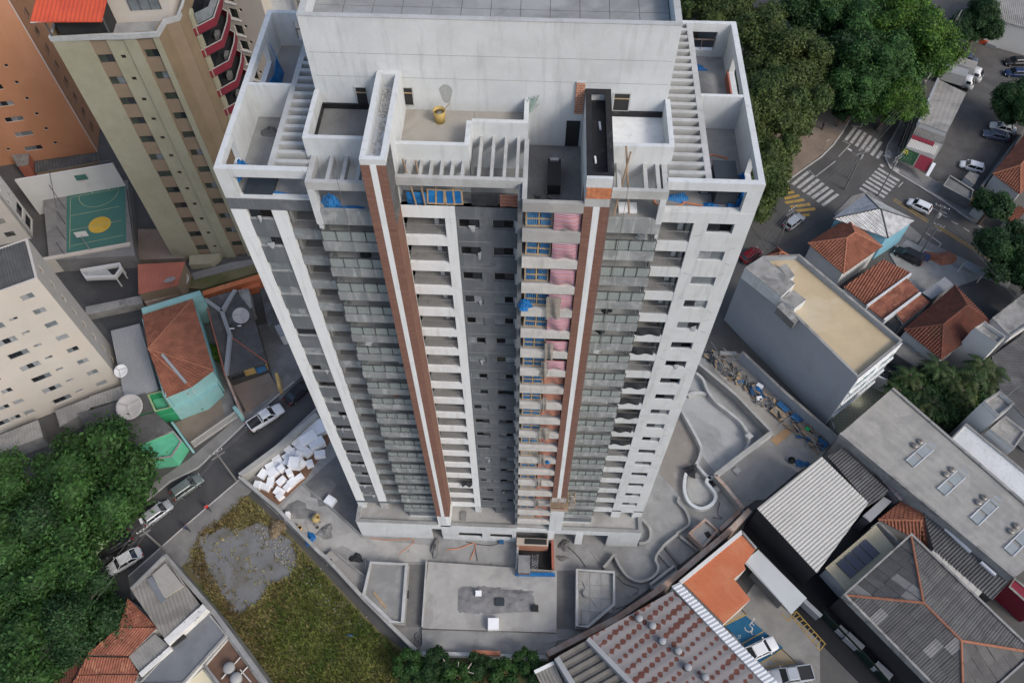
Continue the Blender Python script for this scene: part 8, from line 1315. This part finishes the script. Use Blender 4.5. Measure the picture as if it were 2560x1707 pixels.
# ================================================================ vehicles
def car(rear, front, paintn, kind, lab, grp='cars parked or driving in the streets', L_=None):
    dims = dict(hatch=(4.0, 1.72, 1.5), sedan=(4.5, 1.76, 1.46), suv=(4.6, 1.85, 1.7), pickup=(5.2, 1.86, 1.75), wagon=(4.3, 1.72, 1.55))[kind]; L, Wd, H = dims; L = L_ or L
    r_, f_ = V(rear), V(front); c = (r_ + f_) / 2; an = math.atan2((f_ - r_)[1], (f_ - r_)[0]); t = thing('car' if kind != 'pickup' else 'pickup_truck', lab, 'car' if kind != 'pickup' else 'pickup', (c[0], c[1], 0), an, grp)
    hw = Wd / 2; hx = L / 2; belt = .92 if kind != 'pickup' else 1.05; P = CP[paintn]
    hood = belt - .06; tailz = belt + (.05 if kind in ('hatch', 'suv', 'wagon') else .0)
    st = [(-hx, .80, .42, tailz - .18), (-hx + .1, .9, .32, tailz - .03), (-hx + .5, .98, .24, tailz), (-hx * .4, 1., .22, belt), (hx * .3, 1., .22, belt), (hx - 1.0, .98, .24, hood), (hx - .45, .94, .26, hood - .08), (hx - .12, .86, .32, hood - .2), (hx, .74, .4, hood - .34)]
    secs = []
    for x, w, lo, hi in st:
        y = hw * w; secs.append([(x, -y * .94, lo), (x, -y, lo + .14), (x, -y, hi - .16), (x, -y * .93, hi - .03), (x, -y * .6, hi + .02), (x, y * .6, hi + .02), (x, y * .93, hi - .03), (x, y, hi - .16), (x, y, lo + .14), (x, y * .94, lo)])
    MB().loft([s_[::-1] for s_ in secs]).build('body', P, t, True, True)
    cab = dict(hatch=(-hx + .12, -hx + .5, .45, 1.15), sedan=(-hx + .55, -hx + 1.25, .45, 1.1), suv=(-hx + .1, -hx + .45, .55, 1.2), wagon=(-hx + .1, -hx + .4, .45, 1.15), pickup=(-.75, -.5, .65, 1.35))[kind]
    a0, a1, b1, b0 = cab; w0, w1 = hw * .9, hw * .74
    MB().loft([[(x, y * w, z) for y, z in ((-1, 0), (1, 0))] for x, w, z in ()] or [[(a0, -w0, belt - .04), (a0, w0, belt - .04), (b0, w0, belt - .04), (b0, -w0, belt - .04)], [(a1, -w1, H - .05), (a1, w1, H - .05), (b1, w1, H - .05), (b1, -w1, H - .05)]]).build('glasshouse', 'glass', t, False, True)
    MB().loft([[(a1 - .08, -w1 - .03, H - .08), (a1 - .08, w1 + .03, H - .08), (b1 + .1, w1 + .03, H - .08), (b1 + .1, -w1 - .03, H - .08)], [(a1 + .02, -w1 + .06, H), (a1 + .02, w1 - .06, H), (b1 - .08, w1 - .06, H), (b1 - .08, -w1 + .06, H)]]).build('roof', P, t, False, True)
    for sg in (-1, 1):
        for (xa, xb) in ((a0, a1), (b0, b1), ((a0 + b0) / 2 - .1, (a1 + b1) / 2 - .1)): MB().tube((xa, sg * w0, belt - .04), (xb, sg * w1, H - .05), .055, 5).build('pillar', P, t, local=True)
        MB().cbox(b0 - .25, sg * (hw + .08), belt - .02, .12, .2, .14).build('mirror', P, t, local=True); MB().cbox(hx - .16, sg * hw * .62, hood - .38, .22, .36, .16).build('headlight', 'lamp', t, local=True); MB().cbox(-hx + .05, sg * hw * .72, tailz - .32, .14, .26, .26).build('tail_light', 'tail', t, local=True)
        for wx in (hx - .82, -hx + .8):
            o = MB(lambda v, wx=wx, sg=sg: (wx + v[0], sg * (hw - .1) + v[2] * sg, .31 + v[1])).lathe([(.31, -.1), (.31, .1), (.2, .115), (0, .11)], n=14).build('wheel', 'tyre', t, True, True); MB(lambda v, wx=wx, sg=sg: (wx + v[0], sg * (hw - .1) + v[2] * sg, .31 + v[1])).lathe([(.19, .1), (.18, .125), (0, .12)], n=10).build('rim', 'rim', o, False, True)
    if kind == 'pickup':
        MB().box(-hx + .12, -hw * .82, belt + .0, -.85, hw * .82, belt + .035).build('bed', 'blackp', t, local=True)
        for q in ((-hx + .06, -hw * .9, -hx + .16, hw * .9), (-hx + .1, -hw * .92, -.8, -hw * .82), (-hx + .1, hw * .82, -.8, hw * .92)): MB().box(q[0], q[1], belt - .1, q[2], q[3], belt + .12).build('bed_side', P, t, local=True)
    return t
car((-38.55,14.58,0.50), (-34.82,17.83,0.50), 'white', 'pickup', 'white pickup with a black bed cover parked on the left street', L_=5.3); car((-33.98,18.96,0.50), (-31.79,22.01,0.50), 'black', 'sedan', 'black car parked in front of the white pickup'); car((-46.21,4.29,0.50), (-43.72,6.71,0.50), 'greygreen', 'wagon', 'grey green estate car parked below the utility pole'); car((-49.22,0.43,0.50), (-46.60,3.09,0.50), 'silver', 'hatch', 'silver hatchback parked beside the rounded street tree'); car((-48.97,-3.76,0.50), (-51.52,-5.75,0.50), 'white', 'sedan', 'white saloon driving down the dark end of the left street'); car((-50.73,-1.60,0.50), (-53.59,-3.95,0.50), 'black', 'sedan', 'black car parked in the shade of the street trees')
car((66.22,59.10,0.50), (62.81,61.44,0.50), 'white', 'hatch', 'white hatchback driving beside the yellow centre line'); car((76.46,52.54,0.50), (73.16,55.25,0.50), 'dgrey', 'sedan', 'dark grey saloon on the street under the large dark tree'); car((62.13,48.05,0.50), (58.49,50.75,0.50), 'black', 'suv', 'black estate parked on the drive beside the blue house'); car((77.88,69.17,0.50), (73.88,70.76,0.50), 'white', 'hatch', 'white hatchback parked beside the gate shelter'); car((84.60,77.35,0.50), (80.14,78.67,0.50), 'blue', 'sedan', 'slate blue saloon parked next to a white saloon'); car((86.14,79.30,0.50), (82.18,80.85,0.50), 'white', 'sedan', 'white saloon parked next to the slate blue saloon'); car((93.74,95.46,0.50), (88.67,95.68,0.50), 'navy', 'sedan', 'navy saloon in the pair at the edge of the parking lot'); car((94.89,99.17,0.50), (89.56,98.74,0.50), 'black', 'sedan', 'black saloon in the pair at the edge of the parking lot'); car((81.59,99.95,0.50), (84.40,98.96,0.50), 'blue', 'hatch', 'bluish hatchback behind the white trucks'); car((41.62,54.62,0.50), (44.41,57.25,0.50), 'silver', 'wagon', 'silver estate car waiting beside the yellow hatching'); car((33.09,47.04,0.50), (36.96,49.93,0.50), 'red', 'hatch', 'dark red car parked beside the tower corner'); car((27.13,-12.84,0.50), (30.20,-11.43,0.50), 'white', 'sedan', 'white saloon parked beside the blue disabled bay'); car((33.94,-14.56,0.50), (29.82,-15.25,0.50), 'silver', 'pickup', 'silver pickup with a black bed parked at the bottom edge')
def truck(rear, front, lab, bl, dark):
    r_, f_ = V(rear), V(front); c = (r_ + f_) / 2; an = math.atan2((f_ - r_)[1], (f_ - r_)[0]); t = thing('box_truck', lab, 'truck', (c[0], c[1], 0), an, 'trucks in the parking lot'); cx = bl / 2
    MB().box(-bl / 2 - .8, -1.1, .85, bl / 2 - .8, 1.1, 3.0).build('box_body', 'offw', t, local=True); MB().box(-bl / 2 - .78, -1.0, 3.0, bl / 2 - .82, 1.0, 3.05).build('box_roof', 'zinc' if dark else 'fibre', t, local=True); x0 = bl / 2 - .7; P = CP['white']
    MB().loft([[(x0, -1., .5), (x0, 1., .5), (x0 + 1.9, 1., .5), (x0 + 1.9, -1., .5)], [(x0, -1., 1.5), (x0, 1., 1.5), (x0 + 1.85, .98, 1.4), (x0 + 1.85, -.98, 1.4)], [(x0, -.9, 2.35), (x0, .9, 2.35), (x0 + 1.1, .85, 2.3), (x0 + 1.1, -.85, 2.3)]]).build('cab', P, t, True, True)
    MB().add([(x0 + 1.82, -.86, 1.5), (x0 + 1.82, .86, 1.5), (x0 + 1.2, .76, 2.26), (x0 + 1.2, -.76, 2.26)], [(0, 1, 2, 3)]).add([(x0 + 1.8, -.84, 1.48), (x0 + 1.8, .84, 1.48), (x0 + 1.15, .74, 2.25), (x0 + 1.15, -.74, 2.25)], [(3, 2, 1, 0)]).build('windscreen', 'glass', t, local=True)
    for sg in (-1, 1):
        MB().box(x0 + .35, sg * .93, 1.5, x0 + 1.15, sg * .99, 2.1).build('side_window', 'glass', t, local=True); MB().cbox(x0 + 1.88, sg * .75, .8, .1, .3, .2).build('headlight', 'lamp', t, local=True); MB().cbox(x0 + 1.5, sg * 1.15, 1.5, .1, .25, .4).build('mirror', 'blackp', t, local=True)
        for wx in (x0 + .9, -bl / 2 + .2): MB(lambda v, wx=wx, sg=sg: (wx + v[0], sg * .95 + v[2] * sg, .42 + v[1])).lathe([(.42, -.15), (.42, .12), (.25, .14), (0, .13)], n=14).build('wheel', 'tyre', t, True, True)
    MB().box(-bl / 2 - .6, -.5, .45, bl / 2, .5, .85).build('chassis', 'blackp', t, local=True)
truck((78.33,96.45,1.50), (83.09,93.78,1.20), 'white box truck parked nearest the bluish hatchback', 5.0, False); truck((76.33,93.68,1.50), (81.04,91.42,1.00), 'smaller white box truck parked beside the long hall', 4.4, True)
t = thing('motorcycle', 'black motorcycle parked behind the white pickup', 'motorcycle', (-38.52,14.27,0.00), 2.4)
for x in (-.6, .62): MB(lambda v, x=x: (x + v[0], v[2], .3 + v[1])).lathe([(.3, -.05), (.3, .05), (.2, .05), (.2, -.05), (.3, -.05)], n=14).build('wheel', 'tyre', t, local=True)
MB().loft([[(-.6, -.1, .6), (-.6, .1, .6), (-.6, .1, .78), (-.6, -.1, .78)], [(-.1, -.14, .6), (-.1, .14, .6), (-.1, .14, .78), (-.1, -.14, .78)]]).build('seat', 'blackp', t, local=True); MB().loft([[(-.1, -.12, .5), (-.1, .12, .5), (-.1, .12, .85), (-.1, -.12, .85)], [(.4, -.09, .55), (.4, .09, .55), (.4, .09, .9), (.4, -.09, .9)]]).build('tank', CP['black'], t, local=True); MB().tube((.62, 0, .3), (.4, 0, .98), .04).build('fork', 'alu', t, local=True); MB().tube((.4, -.36, 1.02), (.4, .36, 1.02), .025).build('handlebar', 'alu', t, local=True); MB().box(-.3, -.15, .25, .3, .15, .55).build('engine', 'steel', t, local=True)
# ================================================================ poles and wires
def pole(base, h, lab, arm=0., an=0., lamp=False, r=.14):
    t = thing('utility_pole' if not lamp else 'street_lamp', lab, 'pole' if not lamp else 'street lamp', (base[0], base[1], 0), an); MB().tube((0, 0, 0), (0, 0, h), r, 8, r * .65).build('mast', 'pole', t, local=True)
    if arm:
        for z in (h - .3, h - 1.2): MB().box(-arm, -.06, z, arm, .06, z + .14).build('crossarm', 'pole', t, local=True)
        for x in (-arm * .9, -arm * .3, arm * .3, arm * .9): MB().lathe([(.05, 0), (.07, .1), (.03, .2)], (x, 0, h - .16), 8).build('insulator', 'offw', t, local=True)
        MB().lathe([(.25, 0), (.28, .1), (.28, .8), (.2, .9)], (.3, .2, h - 2.6), 10).build('transformer', 'tankg', t, local=True) if arm > 1.0 else None
    if lamp:
        MB().tube((0, 0, h - .1), (1.6, 0, h + .3), .05).build('lamp_arm', 'pole', t, local=True); MB().box(1.4, -.15, h + .22, 2.1, .15, h + .38).build('lamp_head', 'offw', t, local=True)
    return (base[0], base[1], h)
pts = [pole((-38.77,6.77,0.00), 9.2, 'concrete utility pole on the pavement beside the foam blocks', .9, .7), pole((-45.62,-3.12,0.00), 8, 'thin utility pole at the corner of the corrugated house', .7, .7), pole((-26.97,24.05,0.00), 9, 'utility pole at the far end of the left street', .9, .7)]
q1 = pole((53.02,64.17,0.00), 9.5, 'utility pole with a transformer beside the wide crossing', 1.2, .4); q2 = pole((58.33,62.86,0.00), 9.5, 'utility pole crossing the view of the right zebra crossing', 1.2, .7); q3 = pole((62.68,52.40,0.00), 9, 'utility pole on the pavement behind the blue house', 1.1, -.5); q4 = pole((62.55,50.37,0.00), 7, 'shorter utility pole by the blue house drive', .8, -.5); q5 = pole((39.58,51.03,0.00), 9, 'utility pole beside the silver estate car', .9, .7); q6 = pole((68.33,83.59,0.00), 9, 'utility pole beside the long hall', 1.1, 1.0); q7 = pole((78.34,101.65,0.00), 9, 'utility pole at the dark end of the upper road', .9, 1.0)
pole((54.03,66.93,0.00), 5, 'traffic signal mast beside the left stop line', 0, 2.4, True, .09); pole((-45.57,-3.05,0.00), 6.5, 'street lamp at the corner of the corrugated house', 0, 2.2, True, .09); pole((64.92,78.46,0.00), 7, 'street lamp beside the upper road', 0, 2, True, .09)
t = thing('street_sign', 'small white street sign on a thin post on the plaza', 'sign', (50.70,73.37,0.10)); MB().tube((0, 0, 0), (0, 0, 2.6), .04).build('post', 'pipe', t, local=True); MB().cbox(0, 0, 2.2, .8, .05, .7, .5, 0, .6).build('board', 'offw', t, local=True)
def wires(a, b, n, lab, sag=.6, sp=.4):
    a, b = V(a), V(b); d_ = b - a; s_ = np.array([-d_[1], d_[0], 0]); s_ /= np.linalg.norm(s_)
    t = thing('power_line', lab, 'cable', tuple(a))
    for k in range(n):
        o = s_ * (k - (n - 1) / 2) * sp; MB().path([tuple(a + d_ * u + o - V((0, 0, sag * 4 * u * (1 - u) + .25 * (k % 2)))) for u in np.linspace(0, 1, 9)], .016, 4).build('wire', 'wire', t)
wires(pts[1], pts[0], 4, 'overhead wires along the left street beside the vacant lot'); wires(pts[0], pts[2], 4, 'overhead wires along the left street beside the foam blocks'); wires(pts[1], (-54.08,-19.73,7.00), 4, 'overhead wires running into the lower trees'); wires(q6, q1, 4, 'overhead wires crossing the wide junction'); wires(q1, q5, 4, 'overhead wires above the lower left crossing'); wires(q2, q6, 3, 'overhead wires beside the corner shop'); wires(q1, q2, 3, 'short overhead wires over the middle of the junction'); wires(q2, q3, 4, 'overhead wires above the main street'); wires(q3, (71.51,32.16,8.00), 3, 'overhead wires leading to the right edge'); wires(q6, q7, 4, 'overhead wires along the dark upper road'); wires(q5, (25.73,33.05,8.00), 4, 'overhead wires running behind the tower')
# ================================================================ people
def person(base, an, top, lab, stride=.25):
    t = thing('person', lab, 'person', (base[0], base[1], .1), an)
    J_ = [(0, 0, .95), (0, 0, 1.2), (0, 0, 1.42), (.02, 0, 1.52), (.03, 0, 1.66), (0, .19, 1.4), (.05, .24, 1.12), (.18, .22, .9), (0, -.19, 1.4), (-.06, -.24, 1.12), (.02, -.24, .88), (0, .1, .92), (stride, .1, .5), (stride * .9, .1, .06), (stride + .16, .1, .03), (0, -.1, .92), (-stride * .6, -.1, .5), (-stride * 1.2, -.1, .07), (-stride * 1.1 + .16, -.1, .03)]
    E_ = [(0, 1), (1, 2), (2, 3), (3, 4), (2, 5), (5, 6), (6, 7), (2, 8), (8, 9), (9, 10), (0, 11), (11, 12), (12, 13), (13, 14), (0, 15), (15, 16), (16, 17), (17, 18)]; rad = [.15, .14, .15, .06, .1, .07, .05, .035, .07, .05, .035, .1, .07, .05, .04, .1, .07, .05, .04]
    me = bpy.data.meshes.new('body'); me.from_pydata(J_, E_, []); me.materials.append(W['skin']); o = bpy.data.objects.new('body', me); link(o, t); md = o.modifiers.new('skin', 'SKIN')
    for i, v in enumerate(me.skin_vertices[0].data): v.radius = (rad[i], rad[i] * .9); v.use_root = (i == 0)
    o.modifiers.new('sub', 'SUBSURF').render_levels = 1
    MB().lathe([(.17, .9), (.19, 1.1), (.21, 1.38), (.12, 1.47), (.07, 1.48)], n=12).build('shirt', top, t, True, True)
    for sg, kn, ft in ((1, (stride, .1, .5), (stride * .9, .1, .1)), (-1, (-stride * .6, -.1, .5), (-stride * 1.2, -.1, .1))): MB().tube((0, sg * .09, .95), kn, .115, 8, .09).tube(kn, ft, .085, 8, .065).build('trouser_leg', 'jeans', t, True, True); MB().tube((0, sg * .2, 1.41), (.02, sg * .25, 1.16), .085, 8, .07).build('sleeve', top, t, True, True); MB().cbox(ft[0] + .06, ft[1], 0, .26, .1, .09).build('shoe', 'blackp', t, local=True)
    MB().lathe([(.115, 1.66), (.118, 1.72), (.09, 1.79), (0, 1.81)], (.01, 0, 0), 10).build('hair', 'hair', t, True, True); return t
person((-41.46,2.60,0.10), 2.3, 'redc', 'person in a red shirt walking along the pavement by the lot'); person((-43.48,-0.23,0.10), 2.3, 'navy', 'person in dark clothes walking near the kerb'); person((51.60,78.89,0.10), .3, 'jeans', 'person in black standing in the shade on the plaza', .05)
